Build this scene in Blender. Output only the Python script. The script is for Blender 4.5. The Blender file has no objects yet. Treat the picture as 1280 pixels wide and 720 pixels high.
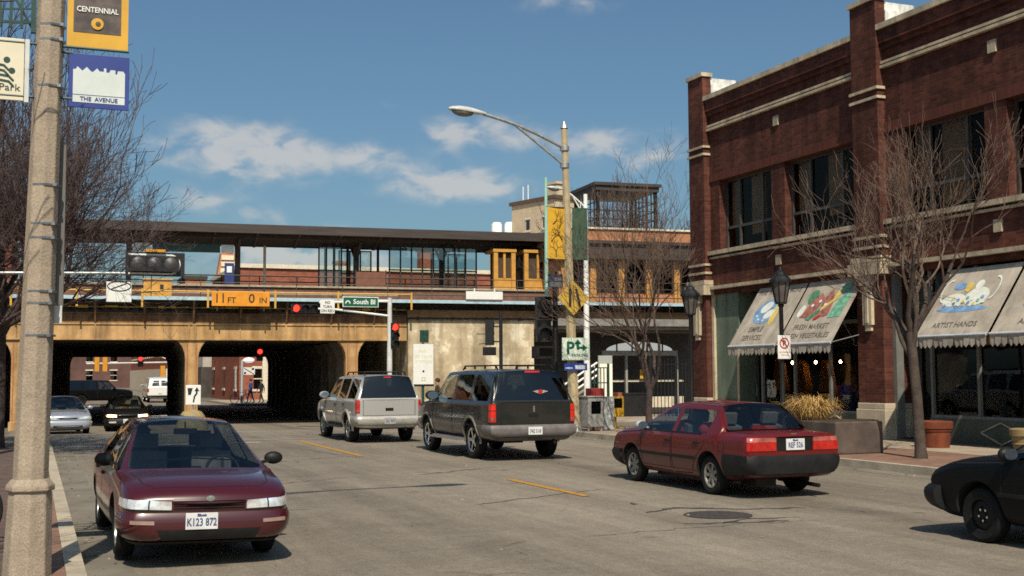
import bpy, bmesh, math, random
from math import sin, cos, pi, radians
from mathutils import Vector, Matrix, noise
from mathutils.bvhtree import BVHTree
from mathutils.geometry import tessellate_polygon
rnd = random.Random(7)
scene = bpy.context.scene
COL = scene.collection
ORI = {}

# ---------------------------------------------------------------- materials
def S(h):
    h = h.lstrip('#')
    c = [int(h[i:i+2], 16)/255 for i in (0, 2, 4)]
    return tuple((x/12.92 if x <= .04045 else ((x+.055)/1.055)**2.4) for x in c)

MATS = {}
def new_mat(name):
    m = bpy.data.materials.new(name); m.use_nodes = True
    nt = m.node_tree; b = nt.nodes['Principled BSDF']
    MATS[name] = m
    return m, nt, nt.nodes, nt.links, b

def mat(name, col, rough=.6, var=.18, scale=3.0, bump=0.0, metal=0.0, coat=0.0, spec=.5, emit=None, es=0, col2=None, stretch=None, fine=0.0):
    if name in MATS: return MATS[name]
    m, nt, N, L, b = new_mat(name)
    col = S(col) if isinstance(col, str) else col
    b.inputs['Roughness'].default_value = rough
    b.inputs['Metallic'].default_value = metal
    b.inputs['Coat Weight'].default_value = coat
    b.inputs['Coat Roughness'].default_value = .05
    b.inputs['Specular IOR Level'].default_value = spec
    tc = N.new('ShaderNodeTexCoord')
    src = tc.outputs['Object']
    if stretch:
        mp = N.new('ShaderNodeMapping'); mp.inputs['Scale'].default_value = stretch
        L.new(src, mp.inputs['Vector']); src = mp.outputs['Vector']
    nz = N.new('ShaderNodeTexNoise'); nz.inputs['Scale'].default_value = scale; nz.inputs['Detail'].default_value = 7; nz.inputs['Roughness'].default_value = .62
    L.new(src, nz.inputs['Vector'])
    rp = N.new('ShaderNodeValToRGB')
    c2 = (S(col2) if isinstance(col2, str) else col2) if col2 else tuple(min(1, x*(1+var)) for x in col)
    c1 = col if col2 else tuple(x*(1-var) for x in col)
    rp.color_ramp.elements[0].position = .35; rp.color_ramp.elements[1].position = .65
    rp.color_ramp.elements[0].color = (*c1, 1); rp.color_ramp.elements[1].color = (*c2, 1)
    L.new(nz.outputs['Fac'], rp.inputs['Fac'])
    out = rp.outputs['Color']
    if fine:
        n2 = N.new('ShaderNodeTexNoise'); n2.inputs['Scale'].default_value = 90; n2.inputs['Detail'].default_value = 2
        L.new(src, n2.inputs['Vector'])
        r2 = N.new('ShaderNodeMapRange'); r2.inputs['From Min'].default_value = .3; r2.inputs['From Max'].default_value = .7
        r2.inputs['To Min'].default_value = 1-fine; r2.inputs['To Max'].default_value = 1+fine
        L.new(n2.outputs['Fac'], r2.inputs['Value'])
        mx = N.new('ShaderNodeMix'); mx.data_type = 'RGBA'; mx.blend_type = 'MULTIPLY'; mx.inputs[0].default_value = 1
        L.new(out, mx.inputs[6]); L.new(r2.outputs['Result'], mx.inputs[7]); out = mx.outputs[2]
    L.new(out, b.inputs['Base Color'])
    # roughness breakup
    mr = N.new('ShaderNodeMapRange'); mr.inputs['To Min'].default_value = max(.02, rough*.85); mr.inputs['To Max'].default_value = min(1, rough*1.15)
    L.new(nz.outputs['Fac'], mr.inputs['Value']); L.new(mr.outputs['Result'], b.inputs['Roughness'])
    if bump:
        n3 = N.new('ShaderNodeTexNoise'); n3.inputs['Scale'].default_value = 40; n3.inputs['Detail'].default_value = 4
        L.new(src, n3.inputs['Vector'])
        bp = N.new('ShaderNodeBump'); bp.inputs['Strength'].default_value = bump; bp.inputs['Distance'].default_value = .02
        L.new(n3.outputs['Fac'], bp.inputs['Height']); L.new(bp.outputs['Normal'], b.inputs['Normal'])
    if emit:
        b.inputs['Emission Color'].default_value = (*(S(emit) if isinstance(emit, str) else emit), 1)
        b.inputs['Emission Strength'].default_value = es
    return m

def add_streaks(m, lo=.6, hi=1.1, sx=1.6, sz=.14):
    """rain streaks and grime running down a surface, multiplied into its own colour"""
    nt = m.node_tree; N, L = nt.nodes, nt.links; b = N['Principled BSDF']; src = b.inputs['Base Color'].links[0].from_socket
    g = N.new('ShaderNodeNewGeometry'); mp = N.new('ShaderNodeMapping'); mp.inputs['Scale'].default_value = (sx, sx, sz); L.new(g.outputs['Position'], mp.inputs['Vector'])
    n = N.new('ShaderNodeTexNoise'); n.inputs['Scale'].default_value = 1.7; n.inputs['Detail'].default_value = 7; n.inputs['Roughness'].default_value = .65; L.new(mp.outputs[0], n.inputs['Vector'])
    r = N.new('ShaderNodeMapRange'); r.inputs['From Min'].default_value = .34; r.inputs['From Max'].default_value = .6; r.inputs['To Min'].default_value = lo; r.inputs['To Max'].default_value = hi; L.new(n.outputs['Fac'], r.inputs['Value'])
    mx = N.new('ShaderNodeMix'); mx.data_type = 'RGBA'; mx.blend_type = 'MULTIPLY'; mx.inputs[0].default_value = 1
    L.new(src, mx.inputs[6]); L.new(r.outputs['Result'], mx.inputs[7]); L.new(mx.outputs[2], b.inputs['Base Color'])
def brick_mat(name, c1, c2, mortar, axis='y', bw=.21, bh=.073, stain=.25):
    m, nt, N, L, b = new_mat(name)
    g = N.new('ShaderNodeNewGeometry'); sp = N.new('ShaderNodeSeparateXYZ'); cb = N.new('ShaderNodeCombineXYZ')
    L.new(g.outputs['Position'], sp.inputs[0])
    if axis == 'xy':   # works on walls of either direction
        ad = N.new('ShaderNodeMath'); L.new(sp.outputs['X'], ad.inputs[0]); L.new(sp.outputs['Y'], ad.inputs[1]); L.new(ad.outputs[0], cb.inputs['X'])
    else:
        L.new(sp.outputs[axis.upper()], cb.inputs['X'])
    L.new(sp.outputs['Z'], cb.inputs['Y'])
    br = N.new('ShaderNodeTexBrick'); L.new(cb.outputs[0], br.inputs['Vector'])
    br.inputs['Color1'].default_value = (*c1, 1); br.inputs['Color2'].default_value = (*c2, 1); br.inputs['Mortar'].default_value = (*mortar, 1)
    br.inputs['Scale'].default_value = 1; br.inputs['Brick Width'].default_value = bw; br.inputs['Row Height'].default_value = bh
    br.inputs['Mortar Size'].default_value = .008; br.inputs['Mortar Smooth'].default_value = .3; br.inputs['Bias'].default_value = -.1
    nz = N.new('ShaderNodeTexNoise'); nz.inputs['Scale'].default_value = .9; nz.inputs['Detail'].default_value = 8; nz.inputs['Roughness'].default_value = .7
    L.new(g.outputs['Position'], nz.inputs['Vector'])
    mr = N.new('ShaderNodeMapRange'); mr.inputs['From Min'].default_value = .3; mr.inputs['From Max'].default_value = .7
    mr.inputs['To Min'].default_value = 1-stain; mr.inputs['To Max'].default_value = 1+stain
    L.new(nz.outputs['Fac'], mr.inputs['Value'])
    mx = N.new('ShaderNodeMix'); mx.data_type = 'RGBA'; mx.blend_type = 'MULTIPLY'; mx.inputs[0].default_value = 1
    L.new(br.outputs['Color'], mx.inputs[6]); L.new(mr.outputs['Result'], mx.inputs[7])
    L.new(mx.outputs[2], b.inputs['Base Color']); b.inputs['Roughness'].default_value = .85; b.inputs['Specular IOR Level'].default_value = .2
    bp = N.new('ShaderNodeBump'); bp.inputs['Strength'].default_value = .4; bp.inputs['Distance'].default_value = .01
    L.new(br.outputs['Fac'], bp.inputs['Height']); bp.invert = True; L.new(bp.outputs['Normal'], b.inputs['Normal'])
    return m

def glass_mat(name, tint, refl=.12, rough=.02, gcol=(.9, .93, .95)):
    m, nt, N, L, b = new_mat(name)
    N.remove(b)
    out = N['Material Output']
    tr = N.new('ShaderNodeBsdfTransparent'); tr.inputs['Color'].default_value = (*tint, 1)
    gl = N.new('ShaderNodeBsdfGlossy'); gl.inputs['Roughness'].default_value = rough; gl.inputs['Color'].default_value = (*gcol, 1)
    fr = N.new('ShaderNodeFresnel'); gb_ = N.new('ShaderNodeNewGeometry'); ir_ = N.new('ShaderNodeMapRange'); ir_.inputs['To Min'].default_value = 1.5; ir_.inputs['To Max'].default_value = 1/1.5; L.new(gb_.outputs['Backfacing'], ir_.inputs['Value']); L.new(ir_.outputs['Result'], fr.inputs['IOR'])   # a pane reflects alike from both sides
    ad = N.new('ShaderNodeMath'); ad.operation = 'ADD'; ad.use_clamp = True; ad.inputs[1].default_value = refl
    L.new(fr.outputs[0], ad.inputs[0])
    nz = N.new('ShaderNodeTexNoise'); nz.inputs['Scale'].default_value = 1.2
    tc = N.new('ShaderNodeTexCoord'); L.new(tc.outputs['Object'], nz.inputs['Vector'])
    bp = N.new('ShaderNodeBump'); bp.inputs['Strength'].default_value = .05; bp.inputs['Distance'].default_value = .05
    L.new(nz.outputs['Fac'], bp.inputs['Height']); L.new(bp.outputs['Normal'], gl.inputs['Normal'])
    mx = N.new('ShaderNodeMixShader'); L.new(ad.outputs[0], mx.inputs[0]); L.new(tr.outputs[0], mx.inputs[1]); L.new(gl.outputs[0], mx.inputs[2])
    L.new(mx.outputs[0], out.inputs['Surface'])
    return m

# ---------------------------------------------------------------- mesh builder
class MB:
    def __init__(s, M=None): s.v = []; s.f = []; s.mi = []; s.cur = 0; s.M = M
    def p(s, q):
        q = Vector(q)
        if s.M is not None: q = s.M @ q
        s.v.append(q); return len(s.v)-1
    def face(s, idx): s.f.append(tuple(idx)); s.mi.append(s.cur)
    def poly(s, pts): s.face([s.p(q) for q in pts])
    def box(s, x0, x1, y0, y1, z0, z1):
        i = [s.p((x, y, z)) for z in (z0, z1) for y in (y0, y1) for x in (x0, x1)]
        for q in ((0,2,3,1), (4,5,7,6), (0,1,5,4), (2,6,7,3), (0,4,6,2), (1,3,7,5)): s.face([i[k] for k in q])
        return s
    def bar(s, a, b, w, h=None):
        """a square bar from a to b"""
        h = h or w
        a, b = Vector(a), Vector(b); d = (b-a).normalized()
        up = Vector((0, 0, 1)) if abs(d.z) < .95 else Vector((0, 1, 0))
        r = d.cross(up).normalized(); u = r.cross(d).normalized()
        i = [s.p(q + r*sx*w/2 + u*sz*h/2) for q in (a, b) for sx, sz in ((-1,-1), (1,-1), (1,1), (-1,1))]
        for k in range(4): s.face((i[k], i[(k+1) % 4], i[4+(k+1) % 4], i[4+k]))
        s.face((i[3], i[2], i[1], i[0])); s.face(i[4:8])
        return s
    def tube(s, path, radii, n=8, cap=True):
        path = [Vector(q) for q in path]
        if not hasattr(radii, '__len__'): radii = [radii]*len(path)
        prev = None; rings = []
        for k, q in enumerate(path):
            d = (path[min(k+1, len(path)-1)] - path[max(k-1, 0)])
            d = d.normalized() if d.length > 1e-9 else Vector((0, 0, 1))
            if prev is None:
                a = Vector((0, 0, 1)) if abs(d.z) < .9 else Vector((1, 0, 0))
                r = d.cross(a).normalized()
            else:
                r = (prev - d*prev.dot(d)); r = r.normalized() if r.length > 1e-6 else d.orthogonal().normalized()
            prev = r; u = d.cross(r)
            rings.append([s.p(q + (r*cos(2*pi*j/n) + u*sin(2*pi*j/n))*radii[k]) for j in range(n)])
        for a, b in zip(rings, rings[1:]):
            for j in range(n): s.face((a[j], a[(j+1) % n], b[(j+1) % n], b[j]))
        if cap:
            s.face(rings[0][::-1]); s.face(rings[-1])
        return s
    def cyl(s, a, b, r, r2=None, n=12): return s.tube([a, b], [r, r if r2 is None else r2], n)
    def lathe(s, prof, n=24, M=None, cap=False):
        rings = []
        for r, z in prof:
            ring = []
            for j in range(n):
                q = Vector((r*cos(2*pi*j/n), r*sin(2*pi*j/n), z))
                ring.append(s.p(M @ q if M is not None else q))
            rings.append(ring)
        for a, b in zip(rings, rings[1:]):
            for j in range(n): s.face((a[j], a[(j+1) % n], b[(j+1) % n], b[j]))
        if cap: s.face(rings[0][::-1]); s.face(rings[-1])
        return s
    def prism(s, poly, a, b, plane='xy'):
        def q(x, y, c): return {'xy': (x, y, c), 'xz': (x, c, y), 'yz': (c, x, y)}[plane]
        lo = [s.p(q(x, y, a)) for x, y in poly]; hi = [s.p(q(x, y, b)) for x, y in poly]
        n = len(poly)
        tris = tessellate_polygon([[Vector((x, y, 0)) for x, y in poly]]) if n > 4 else None
        if tris:
            for t in tris: s.face([lo[k] for k in t[::-1]]); s.face([hi[k] for k in t])
        else: s.face(lo[::-1]); s.face(hi)
        for k in range(n): s.face((lo[k], lo[(k+1) % n], hi[(k+1) % n], hi[k]))
        return s
    def flat(s, poly, c, plane='xy'):
        def q(x, y): return {'xy': (x, y, c), 'xz': (x, c, y), 'yz': (c, x, y)}[plane]
        i = [s.p(q(x, y)) for x, y in poly]
        for t in tessellate_polygon([[Vector((x, y, 0)) for x, y in poly]]): s.face([i[k] for k in t])
        return s
    def ell(s, c, r, n=12, m=8):
        rings = []
        for a in range(1, m):
            th = pi*a/m
            rings.append([s.p((c[0]+r[0]*sin(th)*cos(2*pi*j/n), c[1]+r[1]*sin(th)*sin(2*pi*j/n), c[2]+r[2]*cos(th))) for j in range(n)])
        t = s.p((c[0], c[1], c[2]+r[2])); b = s.p((c[0], c[1], c[2]-r[2]))
        for j in range(n):
            s.face((t, rings[0][j], rings[0][(j+1) % n])); s.face((b, rings[-1][(j+1) % n], rings[-1][j]))
        for x, y in zip(rings, rings[1:]):
            for j in range(n): s.face((x[j], y[j], y[(j+1) % n], x[(j+1) % n]))
        return s
    def build(s, name, mats, parent=None, world=False, smooth=0, bevel=0, recalc=True):
        me = bpy.data.meshes.new(name)
        vs = s.v; off = None
        if parent is not None and world:
            Mi = ORI[parent.name].inverted(); vs = [Mi @ q for q in vs]
        elif parent is None and vs:
            xs = [q.x for q in vs]; ys = [q.y for q in vs]; zs = [q.z for q in vs]
            off = Vector(((min(xs)+max(xs))/2, (min(ys)+max(ys))/2, min(zs))); vs = [q-off for q in vs]
        me.from_pydata([tuple(q) for q in vs], [], s.f)
        if not isinstance(mats, (list, tuple)): mats = [mats]
        for m in mats: me.materials.append(m)
        if len(mats) > 1: me.polygons.foreach_set('material_index', s.mi)
        if recalc:
            bm = bmesh.new(); bm.from_mesh(me); bmesh.ops.recalc_face_normals(bm, faces=bm.faces[:]); bm.to_mesh(me); bm.free()
        if smooth:
            me.polygons.foreach_set('use_smooth', [True]*len(me.polygons)); me.set_sharp_from_angle(angle=radians(smooth))
        me.update()
        o = bpy.data.objects.new(name, me); COL.objects.link(o)
        if parent is not None: o.parent = parent
        elif off is not None: o.location = off; ORI[o.name] = Matrix.Translation(off)
        if bevel:
            md = o.modifiers.new('b', 'BEVEL'); md.width = bevel; md.segments = 2; md.limit_method = 'ANGLE'; md.angle_limit = radians(35)
        return o

def tag(o, label=None, cat=None, group=None, kind=None):
    if label: o['label'] = label
    if cat: o['category'] = cat
    if group: o['group'] = group
    if kind: o['kind'] = kind
    return o
def thing(name, label, cat, loc=(0, 0, 0), rotz=0, group=None):
    o = bpy.data.objects.new(name, None); COL.objects.link(o)
    o.empty_display_size = .3
    o.location = loc; o.rotation_euler = (0, 0, rotz)
    ORI[o.name] = Matrix.Translation(loc) @ Matrix.Rotation(rotz, 4, 'Z')
    return tag(o, label, cat, group)
def copy_tree(o, parent=None):
    c = o.copy(); COL.objects.link(c)
    if parent is not None: c.parent = parent
    for ch in list(o.children): copy_tree(ch, c)
    return c
def place(o, loc, rotz=0, label=None):
    o.location = loc; o.rotation_euler = (0, 0, rotz)
    ORI[o.name] = Matrix.Translation(loc) @ Matrix.Rotation(rotz, 4, 'Z')
    if label: o['label'] = label
    return o

def text(s, size, parent, loc, mat_, rot=None, name='lettering', bold=0.0, sx=1.0, align='CENTER', thick=.001):
    """flat lettering facing local -Y (reading along local +X)"""
    cu = bpy.data.curves.new('t', 'FONT'); cu.body = s; cu.size = size; cu.align_x = align; cu.align_y = 'CENTER'
    cu.offset = bold; cu.extrude = thick; cu.resolution_u = 2
    to = bpy.data.objects.new('t', cu); COL.objects.link(to)
    dg = bpy.context.evaluated_depsgraph_get(); dg.update()
    me = bpy.data.meshes.new_from_object(to.evaluated_get(dg))
    bpy.data.objects.remove(to); bpy.data.curves.remove(cu)
    R = rot if rot is not None else Matrix.Rotation(pi/2, 4, 'X')
    me.transform(Matrix.Translation(loc) @ R @ Matrix.Diagonal((sx, 1, 1, 1)))
    me.materials.clear(); me.materials.append(mat_); me.name = name
    o = bpy.data.objects.new(name, me); COL.objects.link(o); o.parent = parent
    return o
def texts(lines, size, parent, loc, mat_, gap=1.25, **k):
    """several lines as one lettering mesh"""
    os_ = []
    for i, l in enumerate(lines):
        os_.append(text(l, size, parent, (loc[0], loc[1], loc[2]-i*size*gap), mat_, **k))
    if len(os_) > 1:
        bm = bmesh.new()
        for o in os_: bm.from_mesh(o.data)
        bm.to_mesh(os_[0].data); bm.free()
        for o in os_[1:]:
            d = o.data; bpy.data.objects.remove(o); bpy.data.meshes.remove(d)
    return os_[0]

def gz(y):
    t = max(0, min(1, (y-37)/14)); t = t*t*(3-2*t)
    return -.42*t

# shared materials
ASH = None
m_concrete = mat('concrete', S('#9a9183'), .9, .22, 2.2, .25, fine=.12, spec=.2)
m_agg = mat('aggregate_concrete', S('#9a8c7b'), .9, .14, 5, .35, fine=.22, spec=.2)
m_kerb = mat('kerb_concrete', S('#a59a88'), .9, .2, 3, .2, fine=.15, spec=.2)
m_black = mat('black_metal', (.012, .012, .013), .45, .3, 6)
m_dkgreen = mat('dark_green_metal', (.012, .045, .032), .45, .3, 6)
m_steel = mat('galvanised_steel', (.42, .43, .42), .45, .2, 8, metal=.7)
m_alu = mat('painted_aluminium', (.55, .55, .52), .5, .15, 6)
m_white = mat('white_paint', (.76, .75, .71), .5, .06, 6)
m_sign_white = mat('sign_white', (.72, .72, .68), .45, .05, 3)
m_sign_yel = mat('sign_yellow', S('#c99a2c'), .5, .1, 3)
m_sign_org = mat('sign_orange_yellow', S('#d58a1c'), .5, .14, 3)
m_sign_green = mat('sign_green', (.008, .10, .055), .4, .1, 3)
m_sign_black = mat('sign_black', (.015, .015, .015), .5, .1, 3)
m_sign_red = mat('sign_red', (.45, .03, .02), .5, .1, 3)
m_sign_blue = mat('sign_blue', (.02, .05, .30), .5, .1, 3)
m_rubber = mat('rubber', (.011, .011, .011), .85, .35, 8, spec=.25)
m_lensoff = mat('dark_lens', (.055, .05, .052), .45, .2, 6)
m_red_lit = mat('red_lamp_lit', (.5, .02, .01), .3, .1, 3, emit=(1, .035, .02), es=3.0)
m_amber = mat('amber_housing', S('#c98a22'), .5, .12, 4)
# ================================================================ SETTING
def asphalt_mat(name, base, crack=.5):
    m, nt, N, L, b = new_mat(name)
    g = N.new('ShaderNodeNewGeometry')
    def nzz(sc, det, vec, rough=.6):
        n = N.new('ShaderNodeTexNoise'); n.inputs['Scale'].default_value = sc; n.inputs['Detail'].default_value = det; n.inputs['Roughness'].default_value = rough
        L.new(vec, n.inputs['Vector']); return n.outputs['Fac']
    def rng(v, a, b_, c, d):
        r = N.new('ShaderNodeMapRange'); r.inputs['From Min'].default_value = a; r.inputs['From Max'].default_value = b_
        r.inputs['To Min'].default_value = c; r.inputs['To Max'].default_value = d; L.new(v, r.inputs['Value']); return r.outputs['Result']
    def mul(a, c):
        x = N.new('ShaderNodeMath'); x.operation = 'MULTIPLY'; L.new(a, x.inputs[0])
        if isinstance(c, (int, float)): x.inputs[1].default_value = c
        else: L.new(c, x.inputs[1])
        return x.outputs[0]
    P = g.outputs['Position']
    mp = N.new('ShaderNodeMapping'); mp.inputs['Scale'].default_value = (.8, .045, 1); L.new(P, mp.inputs['Vector'])
    streak = rng(nzz(1.0, 6, mp.outputs[0], .7), .3, .7, .66, 1.24)
    patch = rng(nzz(.22, 8, P, .7), .3, .7, .80, 1.20)
    mott = rng(nzz(2.5, 6, P, .7), .3, .7, .90, 1.1)
    grit = mul(rng(nzz(48, 3, P, .8), .3, .7, .62, 1.38), rng(nzz(11, 5, P, .85), .3, .7, .76, 1.24))
    spk = rng(nzz(130, 1, P), .62, .72, 1.0, 2.0)
    v = mul(mul(mul(mul(streak, patch), mott), grit), spk)
    if crack:
        # oil and tyre darkening down the middle of each lane, broken up by noise, plus scattered oil spots
        sx = N.new('ShaderNodeSeparateXYZ'); L.new(P, sx.inputs[0])
        def M2(op, a, c=None):
            x = N.new('ShaderNodeMath'); x.operation = op
            for i, q in enumerate((a, c)):
                if q is None: continue
                if isinstance(q, (int, float)): x.inputs[i].default_value = q
                else: L.new(q, x.inputs[i])
            return x.outputs[0]
        tot = None
        for xc_, wd_, k_ in ((9.9, .38, .34), (4.4, .38, .32), (8.95, .22, .14), (10.9, .22, .14), (3.5, .22, .14), (5.3, .22, .14)):
            d_ = M2('MULTIPLY', M2('SUBTRACT', sx.outputs['X'], xc_), 1/wd_)
            g_ = M2('MULTIPLY', M2('EXPONENT', M2('MULTIPLY', M2('MULTIPLY', d_, d_), -1.0)), k_)
            tot = g_ if tot is None else M2('ADD', tot, g_)
        wob = rng(nzz(.9, 6, P, .75), .35, .65, .25, 1.2)
        v = mul(v, M2('SUBTRACT', 1.0, M2('MULTIPLY', tot, wob)))
        sp_ = N.new('ShaderNodeTexVoronoi'); sp_.inputs['Scale'].default_value = .8; L.new(P, sp_.inputs['Vector'])
        v = mul(v, rng(sp_.outputs['Distance'], .03, .10, .62, 1.0))
    if crack:
        wv = N.new('ShaderNodeTexNoise'); wv.inputs['Scale'].default_value = 1.1; wv.inputs['Detail'].default_value = 6; L.new(P, wv.inputs['Vector'])
        ad = N.new('ShaderNodeMix'); ad.data_type = 'RGBA'; ad.blend_type = 'LINEAR_LIGHT'; ad.inputs[0].default_value = .55
        L.new(P, ad.inputs[6]); L.new(wv.outputs['Color'], ad.inputs[7])
        vo = N.new('ShaderNodeTexVoronoi'); vo.feature = 'DISTANCE_TO_EDGE'; vo.inputs['Scale'].default_value = .17; L.new(ad.outputs[2], vo.inputs['Vector'])
        ck = rng(vo.outputs['Distance'], .0, .006, 1-crack, 1)
        ms = rng(nzz(.35, 3, P), .54, .62, 0, 1)
        mm = N.new('ShaderNodeMix'); mm.data_type = 'FLOAT'; L.new(ms, mm.inputs[0]); mm.inputs[2].default_value = 1; L.new(ck, mm.inputs[3])
        v = mul(v, mm.outputs[0])
    mx = N.new('ShaderNodeMix'); mx.data_type = 'RGBA'; mx.blend_type = 'MULTIPLY'; mx.inputs[0].default_value = 1
    mx.inputs[6].default_value = (*base, 1); L.new(v, mx.inputs[7]); L.new(mx.outputs[2], b.inputs['Base Color'])
    b.inputs['Roughness'].default_value = .82; b.inputs['Specular IOR Level'].default_value = .3
    bp = N.new('ShaderNodeBump'); bp.inputs['Strength'].default_value = .35; bp.inputs['Distance'].default_value = .01
    L.new(nzz(60, 3, P, .7), bp.inputs['Height']); L.new(bp.outputs['Normal'], b.inputs['Normal'])
    return m
m_road = asphalt_mat('asphalt', (.205, .174, .136), .5)
m_ground = asphalt_mat('worn_ground', (.15, .135, .115), 0)
m_paver = brick_mat('paver_brick', (.20, .105, .075), (.25, .15, .11), (.16, .13, .10), 'x', .2, .1, .25)
# pavers lie flat: use X and Y
for l in list(m_paver.node_tree.links):
    if l.to_node.bl_idname == 'ShaderNodeCombineXYZ' and l.to_socket.name == 'Y':
        sepn = l.from_node; cbn = l.to_node; m_paver.node_tree.links.remove(l); m_paver.node_tree.links.new(sepn.outputs['Y'], cbn.inputs['Y']); break
m_walk = mat('walk_concrete', S('#9d8f7d'), .9, .18, 1.4, .2, fine=.14, spec=.2)
m_gut = mat('gutter_concrete', (.18, .16, .13), .9, .2, 1.2, .2, fine=.15, spec=.2)
m_ywear = mat('worn_yellow_paint', S('#c98a1e'), .7, .1, 9, col2=S('#8f7038'), fine=.2)
m_wwear = mat('worn_white_paint', (.46, .44, .40), .7, .1, 5, col2=(.24, .22, .19), fine=.2)

YS = [-80, -40, -20, 0, 10, 20, 30, 34, 37, 39, 41, 43, 45, 47, 49, 51, 55, 65, 80, 110, 160, 260, 420, 900]
def sheet(name, x0, x1, y0, y1, dz, m_, kind='structure'):
    b = MB(); ys = [y0] + [y for y in YS if y0 < y < y1] + [y1]
    rows = [[b.p((x, y, gz(y)+dz)) for x in (x0, x1)] for y in ys]
    for a, c in zip(rows, rows[1:]): b.face((a[0], a[1], c[1], c[0]))
    o = b.build(name, m_); o['kind'] = kind; return o
sheet('ground', -500, 600, -80, 900, -.02, m_ground)
sheet('main_road', .45, 14.25, -60, 33.9, 0, m_road)
sheet('cross_road', -90, 120, 33.9, 46.3, 0, m_road)
sheet('underpass_road', -.8, 13.3, 46.3, 330, .001, m_road)

def walk(name, poly, z0, h, m_, kerb=.16, kerb_sides=None):
    """raised pavement slab with a concrete kerb course along its border"""
    b = MB(); b.prism(poly, z0-.1, z0+h, 'xy'); o = b.build(name, m_); o['kind'] = 'structure'
    return o
def arc(cx, cy, r, a0, a1, n=8): return [(cx+r*cos(radians(a0+(a1-a0)*k/n)), cy+r*sin(radians(a0+(a1-a0)*k/n))) for k in range(n+1)]
# right pavement (pavers) and its kerb; corner rounded at the cross street
RK = 14.25
walk('right_pavement', [(RK+.16, -60), (40, -60), (40, 33.7)] + arc(RK+2.6, 31.2, 2.44, 90, 180), 0, .13, m_paver)
b = MB()
kp = [(RK, -60)] + arc(RK+2.6, 31.2, 2.6, 180, 90) + [(40, 33.8)]
ki = [(RK+.158, -60)] + arc(RK+2.6, 31.2, 2.442, 180, 90) + [(40, 33.642)]
def kerb_strip(b, outer, inner, z):
    for k in range(len(outer)-1):
        o0, o1, i0, i1 = outer[k], outer[k+1], inner[k], inner[k+1]
        b.poly([(*o0, z), (*o1, z), (*i1, z), (*i0, z)]); b.poly([(*o0, -.05), (*o1, -.05), (*o1, z), (*o0, z)]); b.poly([(*i0, -.05), (*i1, -.05), (*i1, z), (*i0, z)])
kerb_strip(b, kp, ki, .142); o = b.build('right_kerb', m_kerb); o['kind'] = 'structure'
b = MB(); b.flat([(RK-.45, -60), (RK-.002, -60), (RK-.002, 31), (RK-.45, 31)], .004); o = b.build('right_gutter', m_gut); o['kind'] = 'structure'
# concrete walking strip beside the shop fronts
b = MB(); b.flat([(17.3, -60), (19.3, -60), (19.3, 33.6), (17.3, 33.6)], .135); o = b.build('shopfront_walk', m_walk); o['kind'] = 'structure'
b = MB(); b.flat([(14.42, 27.5), (17.29, 27.5), (17.29, 33.5), (15.2, 33.0), (14.55, 31.8)], .136); o = b.build('corner_walk', m_walk); o['kind'] = 'structure'
# left pavement
LK = .45
walk('left_pavement', [(-40, -60), (LK-.16, -60)] + arc(LK-2.6, 30.6, 2.44, 0, 90) + [(-40, 33.1)], 0, .13, m_paver)
b = MB()
kp = [(LK, -60)] + arc(LK-2.6, 30.6, 2.6, 0, 90) + [(-40, 33.2)]
ki = [(LK-.158, -60)] + arc(LK-2.6, 30.6, 2.442, 0, 90) + [(-40, 33.042)]
kerb_strip(b, kp, ki, .142); o = b.build('left_kerb', m_kerb); o['kind'] = 'structure'
b = MB(); b.flat([(LK+.002, -60), (LK+.45, -60), (LK+.45, 30.5), (LK+.002, 30.5)], .004); o = b.build('left_gutter', m_gut); o['kind'] = 'structure'
b = MB(); b.flat([(-4.2, -60), (-1.4, -60), (-1.4, 30), (-4.2, 30)], .135); o = b.build('left_walk', m_walk); o['kind'] = 'structure'
b = MB(); b.flat([(-.95, -20), (-.12, -20), (-.12, 30), (-.95, 30)], .136); o = b.build('left_paver_band', mat('dark_paver', (.10, .065, .05), .9, .3, 5, .3, fine=.25)); o['kind'] = 'structure'
# pavement in front of the station
b = MB(); b.prism([(13.6, 47.0), (70, 42.6), (70, 49), (14.2, 53.2)], -.6, -.24); o = b.build('station_pavement', m_walk); o['kind'] = 'structure'

def strip(name, x0, x1, y0, y1, m_, dz=.008):
    o = sheet(name, x0, x1, y0, y1, dz, m_); return o
strip('lane_line_yellow', 7.42, 7.55, 15.9, 18.95, m_ywear)
strip('lane_line_yellow', 6.62, 6.76, 25.7, 32.2, m_ywear)
strip('crosswalk_line', .9, 13.8, 33.2, 33.38, m_wwear)
strip('crosswalk_line', .9, 13.8, 35.6, 35.78, m_wwear)
strip('stop_line', .8, 5.6, 31.9, 32.25, m_wwear)
strip('crosswalk_line', .6, 13.2, 45.2, 45.4, m_wwear)
strip('crosswalk_line', .6, 13.2, 42.6, 42.8, m_wwear)
# scraps and dead leaves blown along the gutters and the road
b = MB(); r = random.Random(12)
for k in range(260):
    sd = r.random()
    if sd < .45: x, y = LK+.05+abs(r.gauss(0, .18)), r.uniform(9, 30)
    elif sd < .8: x, y = RK-.05-abs(r.gauss(0, .2)), r.uniform(10, 31)
    else: x, y = r.uniform(1.5, 13), r.uniform(9, 33)
    a = r.uniform(0, 6.3); q = r.uniform(.012, .035); zz = r.uniform(.008, .02)
    b.poly([(x+q*cos(a), y+q*sin(a), .006), (x-q*.6*sin(a), y+q*.6*cos(a), zz), (x-q*cos(a), y-q*sin(a), .007), (x+q*.5*sin(a), y-q*.5*cos(a), .006)])
o = b.build('litter_scraps', mat('dead_leaf', S('#6e5634'), .9, .4, 3, col2=S('#b7ab90')), recalc=False)
tag(o, 'dead leaves and paper scraps along the gutters and road', 'litter', kind='stuff')
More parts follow.
